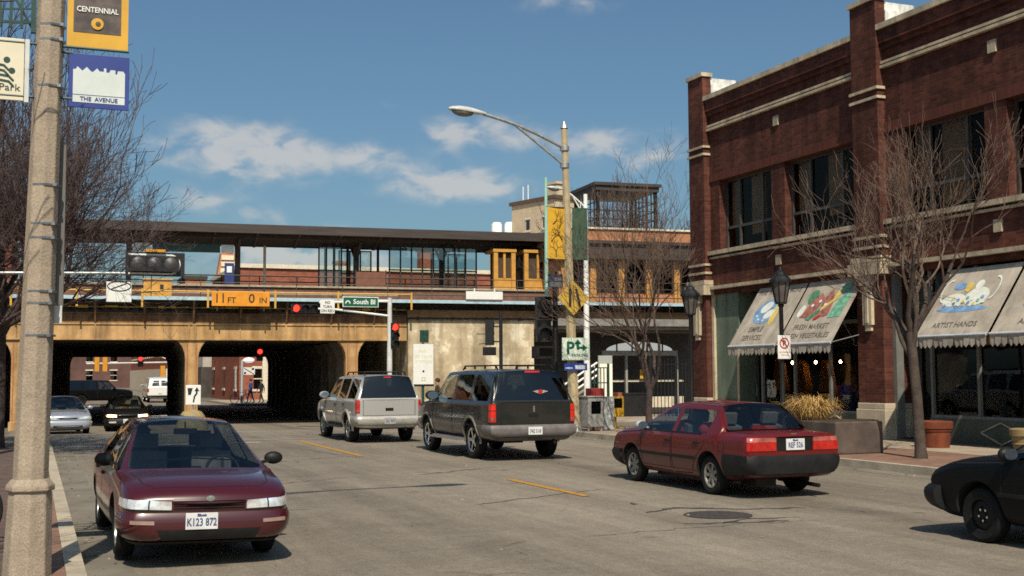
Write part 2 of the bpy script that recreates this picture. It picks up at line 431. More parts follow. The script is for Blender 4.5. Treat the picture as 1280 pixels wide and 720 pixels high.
# manhole cover
b = MB(); b.lathe([(0, .006), (.40, .006), (.43, .004)], 28, Matrix.Translation((8.0, 13.15, .002))); mo = b.build('manhole_cover', mat('cast_iron', (.055, .045, .038), .6, .4, 14, .4))
tag(mo, 'round dark iron manhole cover in the road behind the red saloon', 'manhole cover')
# tar filled cracks drawn as thin irregular ribbons on the asphalt
def crack(b, pts, w, seed):
    r = random.Random(seed); pl = []
    for (x0, y0), (x1, y1) in zip(pts, pts[1:]):
        n = max(2, int(math.hypot(x1-x0, y1-y0)/.12))
        for k in range(n):
            t = k/n; pl.append((x0+(x1-x0)*t+r.gauss(0, .03), y0+(y1-y0)*t+r.gauss(0, .03)))
    L_ = []
    for k, q in enumerate(pl):
        ww = w*(.35+r.random()*.9)*min(1, (k+1)/3, (len(pl)-k)/3)
        L_.append((b.p((q[0], q[1]-ww, gz(q[1])+.004)), b.p((q[0], q[1]+ww, gz(q[1])+.004))))
    for a, c in zip(L_, L_[1:]): b.face((a[0], c[0], c[1], a[1]))
b = MB()
for k, (pts, w) in enumerate([([(5.6, 12.0), (6.9, 12.2), (8.9, 12.2)], .008), ([(5.6, 15.5), (7.0, 16.2), (8.3, 16.9)], .02), ([(6.3, 20.5), (8.3, 21.6)], .02),
        ([(7.3, 13.7), (7.9, 14.1), (8.5, 13.8)], .07), ([(8.1, 13.9), (8.8, 13.5), (9.6, 13.4)], .05), ([(7.2, 12.6), (7.9, 12.35), (8.6, 12.3)], .055), ([(7.6, 12.45), (8.2, 12.65), (8.9, 12.5)], .04),
        ([(6.1, 28.6), (6.3, 26.6), (6.6, 25)], .05), ([(4.2, 24.5), (6.6, 25.9)], .02), ([(2.4, 18.9), (5.2, 20.6)], .014), ([(7.6, 14.6), (7.75, 15.2)], .09), ([(11.2, 11.8), (12.6, 13.9)], .014)]):
    crack(b, pts, w, k)
o = b.build('road_cracks', mat('tar', (.06, .052, .043), .7, .3, 6), recalc=False); o['kind'] = 'structure'
# ================================================================ RAILWAY VIADUCT AND STATION
B0 = (6.25, 52.44, 0.0); BR = radians(-4.5)
GZ = -.42
m_ochre = mat('ochre_painted_concrete', S('#c09a68'), .8, .2, 1.6, .3, col2=S('#a07c4e'), fine=.1)
m_ochre_dirty = mat('rust_stained_ochre', S('#8d6a48'), .85, .3, 2.5, .3, col2=S('#5f4632'))
m_dkconc = mat('dark_concrete', (.13, .112, .09), .9, .4, .8, .3)  # dark concrete, tone varies at random; the front columns are ochre instead
m_dksteel = mat('sooty_steel', (.02, .018, .017), .7, .3, 3)
m_blueedge = mat('pale_blue_steel', (.36, .50, .56), .5, .15, 4)
m_yellow = mat('yellow_safety_paint', S('#c39a3f'), .5, .15, 5)
m_plat = mat('platform_timber', (.16, .075, .05), .8, .3, 3)
m_cream = mat('cream_paint', (.62, .55, .42), .6, .12, 4)
m_canopy = mat('canopy_brown_steel', (.048, .034, .028), .55, .3, 2, stretch=(.3, 3, 3))
m_post = mat('brown_steel_post', (.075, .055, .048), .55, .25, 4)
m_pane = glass_mat('clear_glass', (.82, .88, .88), .04)
m_stain = None
def stain_mat():
    """pale concrete with flaked patches and dark streaks"""
    m, nt, N, L, b = new_mat('flaking_concrete')
    g = N.new('ShaderNodeNewGeometry')
    n1 = N.new('ShaderNodeTexNoise'); n1.inputs['Scale'].default_value = .55; n1.inputs['Detail'].default_value = 9; n1.inputs['Roughness'].default_value = .72
    L.new(g.outputs['Position'], n1.inputs['Vector'])
    rp = N.new('ShaderNodeValToRGB'); cr = rp.color_ramp
    cr.elements[0].position = .36; cr.elements[0].color = (*S('#8f8069'), 1)
    cr.elements[1].position = .66; cr.elements[1].color = (*S('#ded5c0'), 1)
    e = cr.elements.new(.46); e.color = (*S('#aa9a7f'), 1)
    e = cr.elements.new(.54); e.color = (*S('#bcac90'), 1)
    e = cr.elements.new(.575); e.color = (*S('#d6cab0'), 1)
    L.new(n1.outputs['Fac'], rp.inputs['Fac'])
    mp = N.new('ShaderNodeMapping'); mp.inputs['Scale'].default_value = (1.6, 1.6, .12); L.new(g.outputs['Position'], mp.inputs['Vector'])
    n2 = N.new('ShaderNodeTexNoise'); n2.inputs['Scale'].default_value = 1.3; n2.inputs['Detail'].default_value = 6; L.new(mp.outputs[0], n2.inputs['Vector'])
    mr = N.new('ShaderNodeMapRange'); mr.inputs['From Min'].default_value = .35; mr.inputs['From Max'].default_value = .62; mr.inputs['To Min'].default_value = .62; mr.inputs['To Max'].default_value = 1.08
    L.new(n2.outputs['Fac'], mr.inputs['Value'])
    mx = N.new('ShaderNodeMix'); mx.data_type = 'RGBA'; mx.blend_type = 'MULTIPLY'; mx.inputs[0].default_value = 1
    L.new(rp.outputs['Color'], mx.inputs[6]); L.new(mr.outputs['Result'], mx.inputs[7]); L.new(mx.outputs[2], b.inputs['Base Color'])
    b.inputs['Roughness'].default_value = .92; b.inputs['Specular IOR Level'].default_value = .15
    bp = N.new('ShaderNodeBump'); bp.inputs['Strength'].default_value = .5; bp.inputs['Distance'].default_value = .04
    L.new(n1.outputs['Fac'], bp.inputs['Height']); L.new(bp.outputs['Normal'], b.inputs['Normal'])
    return m
m_flake = stain_mat()
m_redbrick = brick_mat('red_brick_far', (.23, .065, .04), (.30, .10, .06), (.20, .12, .09), 'xy', .4, .14, .22)
m_orgbrick = brick_mat('orange_brick', (.42, .17, .08), (.48, .22, .11), (.32, .2, .14), 'xy', .3, .1, .18)
m_tanbrick = brick_mat('tan_brick', (.55, .43, .30), (.60, .48, .34), (.36, .3, .22), 'xy', .3, .1, .15)
m_roof = mat('dark_roof', (.035, .032, .03), .8, .25, 2)
m_win = glass_mat('dark_window_glass', (.06, .065, .07), .10)
m_shade = mat('drawn_blind', (.30, .28, .24), .8, .1, 2)

for m_ in (m_ochre, m_ochre_dirty): add_streaks(m_, .55, 1.1)
via = thing('railway_viaduct', 'ochre girder viaduct on flared columns crossing over the street', 'viaduct', B0, BR)
D = 34.0
XL, XR = -30, 9.3
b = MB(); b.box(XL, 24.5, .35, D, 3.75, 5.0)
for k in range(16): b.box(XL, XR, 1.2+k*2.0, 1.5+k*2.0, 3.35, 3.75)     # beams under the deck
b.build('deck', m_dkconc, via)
b = MB()                                                   # main front girder, flanged
b.box(XL, XR, 0, .35, 3.30, 3.95); b.box(XL, XR, -.07, .36, 3.27, 3.335); b.box(XL, XR, -.05, .36, 3.915, 3.985)
st = [-15.8, -13.8, -11.8, -9.8, -7.85, -5.9, -3.9, -1.95, 0.05, 2.0, 3.95, 5.9, 7.8]
for t in st: b.box(t-.03, t+.03, -.045, 0, 3.34, 3.91)
for t in (-6.84, 0, 6.84): b.box(t-.16, t-.1, -.05, 0, 3.34, 3.91); b.box(t+.1, t+.16, -.05, 0, 3.34, 3.91)
b.build('front_girder', m_ochre, via)
b = MB(); b.box(XL, XR, .02, .34, 3.99, 4.36); b.box(XL, XR, -.05, .34, 4.36, 4.42); b.build('girder_top', m_ochre_dirty, via)
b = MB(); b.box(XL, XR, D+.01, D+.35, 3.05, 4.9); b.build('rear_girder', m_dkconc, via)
for t in st:                                               # brackets carrying the walkway
    b = MB(); b.prism([(-.62, 4.93), (-.02, 4.93), (-.02, 4.0), (-.08, 4.0)], t-.035, t+.035, 'yz'); b.build('walkway_bracket', m_ochre_dirty, via)
b = MB(); b.box(XL, 24.5, -.7, .34, 4.935, 5.0); b.build('walkway', m_dksteel, via)
b = MB(); b.box(XL, 24.5, -.74, -.703, 4.93, 5.075); b.build('walkway_edge', m_blueedge, via)
b = MB(); b.box(XL, 24.5, .36, .42, 4.42, 4.93)
for k in range(100): b.box(XL+.2+k*.4, XL+.35+k*.4, .30, .36, 4.55, 4.75)
b.build('tie_ends', m_dksteel, via)
b = MB(); b.tube([(XL, .1, 4.66), (XR, .1, 4.66)], .03, 6)
r = random.Random(3); t = XL
while t < 9:
    w = r.uniform(.1, .6); b.box(t, t+w, -.03, .05, 4.6+r.random()*.05, 4.68+r.random()*.06); t += w+r.uniform(.2, 1.6)
b.build('cable_tray', m_yellow, via)
b = MB(); b.tube([(XL, -.68, 5.30), (24.5, -.68, 5.30)], .03, 6); b.tube([(XL, -.68, 5.7), (24.5, -.68, 5.7)], .018, 6); b.tube([(XL, -.68, 6.02), (24.5, -.68, 6.02)], .018, 6)
for k in range(28): b.tube([(XL+.3+k*2.0, -.68, 5.0), (XL+.3+k*2.0, -.68, 6.04)], .018, 6)
b.build('handrail', m_yellow and mat('rail_dark', (.06, .055, .04), .5, .2, 5), via)
b = MB(); b.tube([(XL, -.72, 5.30), (9.3, -.72, 5.30)], .035, 6)
for t in (-9.5, -7.1, -4.6, -2.05, .6, 3.4, 6.1, 9.35): b.box(t-.04, t+.04, -.78, -.741, 4.62, 5.38)
b.build('yellow_pipe', m_yellow, via)
# columns: three rows of flared posts running under the deck
def column(t, dy, m_):
    b = MB()
    half = [(.27, GZ-.1), (.27, 2.45), (.30, 2.72), (.40, 2.98), (.60, 3.26)]
    poly = [(t+x, z) for x, z in half] + [(t-x, z) for x, z in half[::-1]]
    b.prism(poly, dy-.27, dy+.27, 'xz')
    b.box(t-.33, t+.33, dy-.33, dy+.33, GZ-.2, GZ+.35)
    o = b.build('column', m_, via, bevel=.03)
    b = MB()
    for s in (-1, 1): b.prism([(t+s*.19-.02, GZ+.4), (t+s*.19+.02, GZ+.4), (t+s*.19+.02, 3.2), (t+s*.19-.02, 3.2)], dy-.285, dy-.272, 'xz')
    if dy < 1: b.build('rust_rib', mat('rust_pink', S('#a4603f'), .8, .3, 4), o)
for t in (-6.84, 0, 6.84):
    column(t, .30, m_ochre)
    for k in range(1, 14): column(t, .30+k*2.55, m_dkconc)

# retaining walls either side (things of their own)
b = MB(); b.box(9.36, 15.3, 0, 1.0, GZ-.3, 4.30); b.box(9.36, 15.3, .05, D, GZ-.3, 4.9)
aw = thing('retaining_wall', 'pale flaking concrete abutment wall right of the ochre viaduct girder', 'wall', B0, BR)
bb = MB(); bb.box(9.36, 15.3, 0, D, GZ-.3, 4.30); bb.build('wall', m_flake, aw)
bb = MB(); bb.box(9.32, 24.4, -.12, .3, 4.32, 4.66); bb.build('coping', mat('brown_coping', S('#8a6a4c'), .9, .25, 2.5, .3), aw)
bb = MB(); bb.tube([(9.3, -.1, 4.28), (16.0, -.1, 4.28)], .045, 8)
for t in (9.8, 11.4, 13, 14.6): bb.box(t-.05, t+.05, -.12, 0, 4.2, 4.36)
bb.build('drain_pipe', m_dksteel, aw)
bb = MB(); bb.box(9.9, 10.3, -.05, -.003, 3.25, 3.75); bb.build('notice_plate', m_dkgreen, aw)
lw = thing('retaining_wall', 'dark concrete abutment wall at the left end of the viaduct', 'wall', B0, BR)
bb = MB(); bb.box(-16, -9.6, .4, D, GZ-.3, 3.7); bb.build('wall', m_dkconc, lw)

# clearance sign hanging in front of the girder
sg = thing('clearance_sign', 'long orange height limit board hung on the viaduct over the left lanes', 'sign', tuple(Matrix.Translation(B0) @ Matrix.Rotation(BR, 4, 'Z') @ Vector((1.95, -.85, 4.69))), BR)
b = MB(); b.box(-1.2, 1.2, 0, .04, 0, .62); b.build('board', m_sign_org, sg, bevel=.008)
text('11', .56, sg, (-.86, -.005, .31), m_sign_black, bold=.004, sx=.9); text('FT', .34, sg, (-.38, -.005, .24), m_sign_black, bold=.004)
text('0', .56, sg, (.45, -.005, .31), m_sign_black, bold=.004); text('IN', .34, sg, (.93, -.005, .24), m_sign_black, bold=.004)
b = MB(); b.box(-1.0, -.94, .04, .1, -.2, .8); b.box(.94, 1.0, .04, .1, -.2, .8); b.build('bracket', m_dksteel, sg)

# ---------------------------------------------------------------- platform, canopy and its glass screens
pf = thing('station_platform', 'raised railway platform behind the viaduct handrail', 'platform', B0, BR)
b = MB(); b.box(XL, 26, 5.6, 13.2, 5.0, 5.95); b.build('platform_body', m_plat, pf)
b = MB(); b.box(XL, 26, 5.5, 13.3, 5.98, 6.07); b.build('platform_edge', mat('worn_cream', (.34, .28, .20), .7, .25, 3), pf)
b = MB(); b.box(XL, 26, 2.2, 2.28, 5.0, 5.17); b.box(XL, 26, 3.6, 3.68, 5.0, 5.17); b.build('rail', m_steel, pf)
b = MB(); b.box(-2, 10, 5.3, 5.34, 5.62, 5.70); b.box(-2, 9, 5.3, 5.34, 5.42, 5.47); b.build('cable_duct', MATS['worn_cream'], pf)
b = MB()
for z in (6.5, 6.8, 7.1): b.tube([(-8, 12.9, z), (19, 12.9, z)], .03, 6)
for k in range(14): b.tube([(-8+k*2, 12.9, 6.1), (-8+k*2, 12.9, 7.12)], .03, 6)
b.build('railing', m_dkgreen, pf)

cp = thing('platform_canopy', 'long dark brown platform roof on steel posts above the viaduct', 'canopy', B0, BR)
b = MB()
b.box(XL, 17.9, 6.0, 12.4, 8.93, 9.05); b.box(XL, 17.9, 5.98, 6.1, 8.62, 8.93); b.box(XL, 17.9, 12.3, 12.42, 8.62, 8.93)
b.prism([(6.1, 8.93), (9.2, 8.35), (12.3, 8.93)], XL, 17.9, 'yz')
b.build('roof', m_canopy, cp)
b = MB()
for k in range(24): b.prism([(6.12, 8.85), (9.2, 8.25), (12.28, 8.85), (9.2, 8.5)], XL+.5+k*2.05, XL+.62+k*2.05, 'yz')
b.box(XL, 17.8, 7.3, 7.4, 8.52, 8.68); b.build('rafters', m_post, cp)
for t in (-26, -20.4, -14.8, -9.2, -2.7, 2.55, 8.6, 13.2, 17.2):
    b = MB(); b.box(t-.13, t+.13, 9.05, 9.35, 6.1, 8.4)
    for s in (-1, 1):
        b.bar((t, 9.2+s*.1, 7.7), (t, 9.2+s*1.5, 8.55), .12)
    b.build('post', m_post, cp)
for t in (3.9, 7.0, 7.45, 8.15, 9.75):
    b = MB(); b.tube([(t, 9.2, 5.9), (t, 9.2, 8.4)], .07, 8); b.build('post', m_cream if t < 4 else m_dksteel, cp)
b = MB(); b.box(-1.6, 1.55, 6.9, 6.98, 7.72, 8.12); o = b.build('name_board', m_dkgreen, cp)
for a_, c_ in ((-2.45, -1.7), (1.6, 2.2)):
    bb = MB(); bb.box(a_, c_, 6.9, 6.96, 7.74, 8.11); bb.build('panel', m_sign_white, o)
# glazed wind screens
def screen(t0, t1, y, n, label, frame):
    th = thing('wind_screen', label, 'wind screen', tuple(Matrix.Translation(B0) @ Matrix.Rotation(BR, 4, 'Z') @ Vector((t0, y, 6.1))), BR, 'wind screens on the platform')
    w = t1-t0; b = MB(); h = 2.25
    for k in range(n+1): x = w*k/n; b.box(x-.035, x+.035, -.035, .035, 0, h)
    for z in (.12, 1.0, h-.04): b.box(0, w, -.03, .03, z-.03, z+.03)
    b.build('frame', frame, th)
    b = MB(); b.box(.02, w-.02, -.008, .008, .1, h-.05); b.build('pane', m_pane, th)
    return th
screen(6.55, 7.7, 8.4, 3, 'narrow dark framed glass screen with close posts left on the platform', m_dksteel)
screen(7.9, 9.6, 10.4, 3, 'dark framed glass screen set back behind the brown panel', m_dksteel)
screen(10.0, 14.6, 7.4, 8, 'wide five bay glass screen in the middle of the platform', m_dksteel)
screen(13.0, 14.9, 10.8, 4, 'glass screen with close pale bars beside the ochre shelter', m_alu)
for k, t in enumerate((6.6, 7.3, 8.2, 8.9)):
    pass
pb = thing('platform_hoarding', 'plain brown panel standing on the platform by the glass screens', 'panel', tuple(Matrix.Translation(B0) @ Matrix.Rotation(BR, 4, 'Z') @ Vector((9.0, 7.2, 6.1))), BR)
b = MB(); b.box(-.75, .75, -.04, .04, 0, .85); b.build('panel', mat('brown_panel', (.16, .06, .035), .6, .2, 3), pb); b = MB(); b.box(-.8, -.75, -.05, .05, 0, .95); b.box(.75, .8, -.05, .05, 0, .95); b.build('frame', m_dksteel, pb)
# ochre stair shelters at the right end
for k, (t, w, lab) in enumerate([(15.35, .95, 'tall ochre framed shelter at the right end of the glass screens'), (17.0, 1.3, 'ochre shelter with dark openings under the canopy end')]):
    th = thing('stair_shelter', lab, 'shelter', tuple(Matrix.Translation(B0) @ Matrix.Rotation(BR, 4, 'Z') @ Vector((t, 6.4, 6.1))), BR, 'ochre shelters on the platform')
    b = MB()
    for x in (0, w): b.box(x-.11, x+.11, -.11, .11, 0, 1.95)
    b.box(-.15, w+.15, -.15, 1.4, 1.95, 2.1); b.box(0.1, w-.1, -.04, .04, 0, .6); b.box(w*.5-.06, w*.5+.06, -.06, .06, .6, 1.95)
    b.build('frame', mat('ochre_steel', S('#bd8a3a'), .55, .15, 3), th)
    b = MB(); b.box(.1, w-.1, .1, 1.3, .02, 1.94); b.build('cabin', mat('brown_inside', (.06, .035, .02), .8, .2, 3), th)
def wp(t, y, z): return tuple(Matrix.Translation(B0) @ Matrix.Rotation(BR, 4, 'Z') @ Vector((t, y, z)))
wb = thing('platform_bench', 'long white board fixed low on the handrail right of the brown panel', 'board', wp(12.7, -.80, 5.12), BR)
b = MB(); b.box(-.86, .86, -.03, .03, 0, .36); b.build('board', m_sign_white, wb, bevel=.01)
b = MB(); b.box(-.5, -.44, -.04, .08, .0, .5); b.box(.44, .5, -.04, .08, 0, .5); b.build('bracket', m_sign_white, wb)
wb.name = 'handrail_board'
pb2 = thing('notice_board', 'blue notice panel with a pale square beside the cream stepped gable', 'sign', wp(1.9, 5.6, 6.1), BR)
b = MB(); b.box(-.22, .22, -.04, .04, 0, 1.0); b.build('panel', mat('navy_panel', (.015, .03, .14), .5, .2, 3), pb2); b = MB(); b.box(-.12, .12, -.05, -.042, .55, .85); b.build('notice', m_sign_white, pb2)
ob = thing('equipment_cabinet', 'ochre equipment box on the viaduct behind the black signal backplate', 'cabinet', wp(-1.4, 2.9, 5.0), BR)
b = MB(); b.box(-.6, .6, -.4, .4, 0, 1.0); b.box(-.65, .65, -.45, .45, 1.0, 1.06); b.build('body', mat('ochre_cabinet', S('#c48f3e'), .6, .15, 3), ob, bevel=.01); b = MB(); b.box(.1, .25, -.42, -.4, .6, .8); b.build('latch', m_dksteel, ob)

# ---------------------------------------------------------------- station house (right), lift tower
sh = thing('station_house', 'orange brick and ochre station house with dark overhanging roof', 'station building', B0, BR)
b = MB(); b.box(17.95, 40, 4.0, 14, 5.0, 9.1); b.build('wall', m_orgbrick, sh)
b = MB(); b.box(17.7, 40, 3.45, 14.3, 7.55, 8.45); b.box(17.6, 40.1, 3.3, 14.4, 8.3, 8.46); b.build('overhanging_roof', m_canopy, sh)
b = MB(); b.box(17.9, 40.1, 3.9, 14.1, 9.1, 9.2); b.build('coping', m_cream, sh)
m_och2 = mat('ochre_panel', S('#b58240'), .7, .15, 2)
for k in range(9):
    t = 18.05+k*1.55
    b = MB(); b.box(t, t+.32, 3.86, 3.99, 5.02, 7.54); b.build('pilaster', m_och2, sh)
    b = MB(); b.box(t+.42, t+1.45, 3.93, 3.99, 5.9, 7.3); w = b.build('window', m_win, sh)
    b = MB(); b.box(t+.38, t+.43, 3.88, 3.93, 5.85, 7.35); b.box(t+1.44, t+1.49, 3.88, 3.93, 5.85, 7.35); b.box(t+.38, t+1.49, 3.88, 3.93, 7.3, 7.36); b.box(t+.9, t+.95, 3.9, 3.93, 5.9, 7.3); b.build('frame', m_dksteel, w)
lt = thing('lift_tower', 'square dark steel lattice lift tower with flat roof on the station house', 'tower', wp(21.7, 5.6, 9.15), BR)
b = MB(); b.box(-1.85, 1.85, -1.85, 1.85, 2.2, 2.36); b.box(-1.75, 1.75, -1.75, 1.75, 1.95, 2.2); b.build('roof', m_canopy, lt)
b = MB()
for s in (-1, 1):
    for k in range(7):
        x = -1.6+k*3.2/6; w = .16 if k in (0, 6) else .05
        b.box(x-w/2, x+w/2, s*1.6-w/2, s*1.6+w/2, 0, 1.95); b.box(s*1.6-w/2, s*1.6+w/2, x-w/2, x+w/2, 0, 1.95)
    for z in (.03, .5, .95, 1.4):
        b.box(-1.6, 1.6, s*1.6-.02, s*1.6+.02, z-.025, z+.025); b.box(s*1.6-.02, s*1.6+.02, -1.6, 1.6, z-.025, z+.025)
b.build('frame', m_dksteel, lt)

# station entrance at street level, under the tracks
en = thing('station_entrance', 'dark recessed station entrance with white arched fanlights under the tracks', 'entrance', B0, BR)
b = MB(); b.box(15.32, 30, 2.6, 3.0, GZ-.3, 4.9); b.build('rear_wall', mat('dark_tile', (.05, .045, .042), .6, .25, 2), en)
b = MB(); b.box(15.3, 24.4, -.45, 2.6, 3.84, 4.29); b.box(15.3, 24.4, -.6, -.45, 3.98, 4.31); b.build('beam', mat('grey_steel_beam', (.20, .19, .175), .6, .25, 2.5), en)
b = MB()
b.flat([(21.1+1.75*cos(pi*k/14), 2.86+.42*sin(pi*k/14)) for k in range(15)], 1.2, 'xz'); b.cur = 0
o = b.build('fanlight', mat('frosted_fanlight', (.70, .72, .70), .5, .05, 3, emit=(.9, .95, .9), es=.35), en)
for x in (19.9, 20.7, 21.5, 22.3):
    b = MB(); b.box(x-.03, x+.03, 1.14, 1.19, 2.8, 3.3); b.build('glazing_bar', m_dksteel, o)
b = MB(); b.box(19.15, 23.1, 1.15, 1.3, 2.62, 2.86); b.box(19.15, 19.3, 1.15, 1.3, GZ, 2.62); b.box(20.35, 20.45, 1.15, 1.3, GZ, 2.62); b.box(23, 23.12, 1.15, 1.3, GZ, 2.62)
b.build('door_frame', mat('grey_door_frame', (.30, .29, .26), .5, .15, 4), en)
b = MB(); b.box(18.9, 19.55, .9, 1.1, .3, 2.62); b.build('lit_panel', mat('lit_cream_panel', (.66, .62, .48), .6, .08, 3, emit=(1, .95, .78), es=.35), en)
b = MB(); b.box(18.95, 20.9, 1.05, 1.1, GZ, .35); b.box(18.75, 18.95, .95, 1.15, GZ, .7); b.build('brick_base', m_redbrick, en)
b = MB(); b.box(19.7, 23.6, 1.6, 1.62, .1, .62); b.box(19.7, 23.6, 1.6, 1.62, 1.35, 1.45); b.build('cream_band', m_cream, en)
b = MB(); b.box(21.2, 21.5, 1.4, 1.42, 1.5, 1.95); b.build('yellow_notice', m_sign_yel, en)
# stair with pale handrails left of the entrance
stw = thing('stair', 'pale railed stair climbing right beside the abutment wall', 'stairs', wp(16.3, .35, GZ), BR)
b = MB()
for k in range(9): b.box(.2*k, .2*k+2.2-.2*k if k > 4 else 2.2, .5, 2.0, .17*k, .17*(k+1))
b.build('steps', m_concrete, stw)
for z, yy in ((.7, .1), (1.05, .1), (1.4, .1)):
    pass
b = MB()
for dz in (.35, .65, .95): b.tube([(-.5, .1, dz), (2.3, .1, dz+1.75)], .05, 6)
for k in range(4): b.tube([(-.4+k*.85, .1, .1+k*.53), (-.4+k*.85, .1, 1.05+k*.53)], .03, 6)
b.build('handrail', m_white, stw)
# iron fence and green gate by the entrance
gt = thing('iron_gate', 'green iron gate with square grid beside the lit doorway', 'gate', wp(18.0, -.3, GZ+.15), BR)
b = MB()
for k in range(6): b.box(k*.16-.02, k*.16+.02, -.02, .02, 0, 2.3)
for z in (.1, .8, 1.6, 2.3): b.box(-.02, .82, -.02, .02, z-.025, z+.025)
b.build('grille', m_dkgreen, gt)
b = MB(); b.box(-.1, -.02, -.05, .05, -.1, 2.5); b.box(.82, .9, -.05, .05, -.1, 2.5); b.build('post', m_dkgreen, gt)
fn = thing('iron_fence', 'black iron bar fence in front of the station entrance', 'fence', wp(20.6, -1.2, GZ+.15), BR)
b = MB()
for k in range(22): b.tube([(k*.18, 0, 0), (k*.18, 0, 2.7)], .018, 6)
for z in (.2, 2.45): b.box(0, 3.8, -.02, .02, z-.02, z+.02)
b.build('bars', m_black, fn)
for x in (0, 1.3, 2.6, 3.8):
    b = MB(); b.box(x-.05, x+.05, -.05, .05, -.1, 2.85); b.build('post', m_black, fn)
tb = thing('crossing_cabinet', 'black steel cabinet on a red brick footing beside the station door', 'cabinet', wp(19.4, -.6, GZ+.15), BR)
b = MB(); b.box(-.1, 1.1, -.3, .3, 0, 1.05); b.box(-.14, 1.14, -.33, .33, 1.05, 1.12); b.build('body', m_black, tb); b = MB(); b.box(-.32, -.1, -.32, .3, 0, 1.15); b.build('brick_footing', m_redbrick, tb)

# ---------------------------------------------------------------- buildings beyond the tracks
def far_building(name, label, x0, x1, y0, y1, h, wall, wins=(), chim=(), base=None, cat='building', cornice=m_cream, z0=-.6, rows=(4.2, 7.6), step=2.6, wsize=(1.1, 1.7), left_face=True):
    th = thing(name, label, cat, ((x0+x1)/2, y0, z0))
    def W(b, nm, m_, parent=th): return b.build(nm, m_, parent, world=(parent is th))
    b = MB(); b.box(x0, x1, y0, y1, z0, h); W(b, 'wall', wall)
    b = MB(); b.box(x0-.2, x1+.2, y0-.2, y1+.2, h, h+.35); o = W(b, 'roof', cornice)
    for (cx, cy, w, hh) in chim:
        b = MB(); b.box(cx-w/2, cx+w/2, cy-w/2, cy+w/2, h+.35, h+hh); b.box(cx-w/2-.12, cx+w/2+.12, cy-w/2-.12, cy+w/2+.12, h+hh, h+hh+.25)
        W(b, 'chimney', wall)
    for z in rows:
        if z+wsize[1] > h-.4: continue
        x = x0+1.2
        while x+wsize[0] < x1-.6:
            b = MB(); b.box(x, x+wsize[0], y0-.03, y0+.03, z, z+wsize[1]); b.cur = 1
            b.box(x-.14, x+wsize[0]+.14, y0-.12, y0-.031, z-.2, z-.02); b.box(x-.14, x+wsize[0]+.14, y0-.08, y0-.031, z+wsize[1], z+wsize[1]+.22); b.box(x, x+wsize[0], y0-.05, y0-.031, z+wsize[1]*.48, z+wsize[1]*.53)
            b.build('window', [m_win, m_cream], th, world=True); x += step
        if left_face:
            y = y0+1.2
            while y+wsize[0] < y1-.6:
                b = MB(); b.box(x0-.03, x0+.03, y, y+wsize[0], z, z+wsize[1]); b.cur = 1
                b.box(x0-.12, x0-.031, y-.14, y+wsize[0]+.14, z-.2, z-.02); b.box(x0-.08, x0-.031, y-.14, y+wsize[0]+.14, z+wsize[1], z+wsize[1]+.22)
                b.build('window', [m_win, m_cream], th, world=True); y += step*1.3
    if base:
        b = MB(); b.box(x0-.15, x1, y0-.15, y1, z0, z0+base[0]); W(b, 'shopfront', base[1])
    return th
fb = far_building('brick_building', 'long red brick corner building across the street beyond the viaduct', 16.2, 52, 103, 120, 10.9, m_redbrick, chim=[(33.6, 106, 1.2, 2.2), (27, 112, 1.0, 1.4)], rows=(.6, 4.4, 7.4), step=5.2)
b = MB(); b.box(18.1, 20.0, 102.7, 102.96, -.5, 3.6); b.build('white_doorway', m_cream, fb, world=True)
b = MB(); b.box(21, 52, 102.75, 102.97, -.6, .5); b.build('stone_base', m_cream, fb, world=True)
# stepped cream gable standing up over the roof
far_building('far_block', 'brown brick block closing the view at the very end of the street', -30, 34, 232, 250, 15, mat('brown_brick', (.11, .055, .045), .9, .3, .3), rows=(1.0, 4.4, 7.6), step=4.2)  # plain brown brick, tone varies at random
gb = thing('stepped_gable', 'cream stepped gable with brick chimney rising behind the platform', 'gable', (17.6, 118.5, 11.0))
b = MB(); b.prism([(-1.3, 0), (1.3, 0), (.9, 1.2), (.45, 2.5), (-.9, 2.6)], -.6, .6, 'xz'); b.build('wall', m_orgbrick, gb)
b = MB()
for k in range(4): x = .95-k*.22; b.box(-1.0+k*.03, x, -.75-.02*k, -.62, .05+k*.62, .5+k*.62)
b.build('cream_courses', m_cream, gb)
b = MB(); b.box(-.65, .25, -.45, .45, 2.6, 3.3); b.box(-.75, .35, -.55, .55, 3.3, 3.5); b.build('chimney', m_orgbrick, gb)
far_building('shop_terrace', 'pale fronted two storey shop terrace far along the street under the viaduct', 15.6, 30, 122, 150, 8.2, mat('pale_render', (.42, .38, .33), .8, .2, 1), base=(3.2, mat('shop_dark', (.06, .05, .045), .5, .3, 1)), rows=(4.4,), step=2.4)
far_building('brick_terrace', 'brown brick terrace farthest along the street under the viaduct', 15.2, 32, 152, 210, 9.5, m_redbrick, base=(3.2, m_cream), rows=(4.4,), step=2.4)
far_building('brick_warehouse', 'dark red brick building left of the street behind the bare tree', -34, -1.6, 92, 130, 12.6, m_redbrick, rows=(3.8, 7.6), step=3.0, left_face=False)
far_building('corner_block', 'brick block closing the far left of the street beyond the viaduct', -40, -1.0, 150, 200, 11, m_redbrick, rows=(3.8, 7.0), step=3.0, left_face=False)
far_building('brick_block', 'low orange brick block with stepped roofline beyond the platform', 15.4, 17.6, 136, 142, 12.4, m_orgbrick, rows=(), cornice=m_roof)
far_building('long_range', 'brick range with dark roof seen through the platform glass screens', 54, 110, 108, 122, 11.6, m_redbrick, rows=(4.5, 8.6), step=3.4, cornice=m_roof)
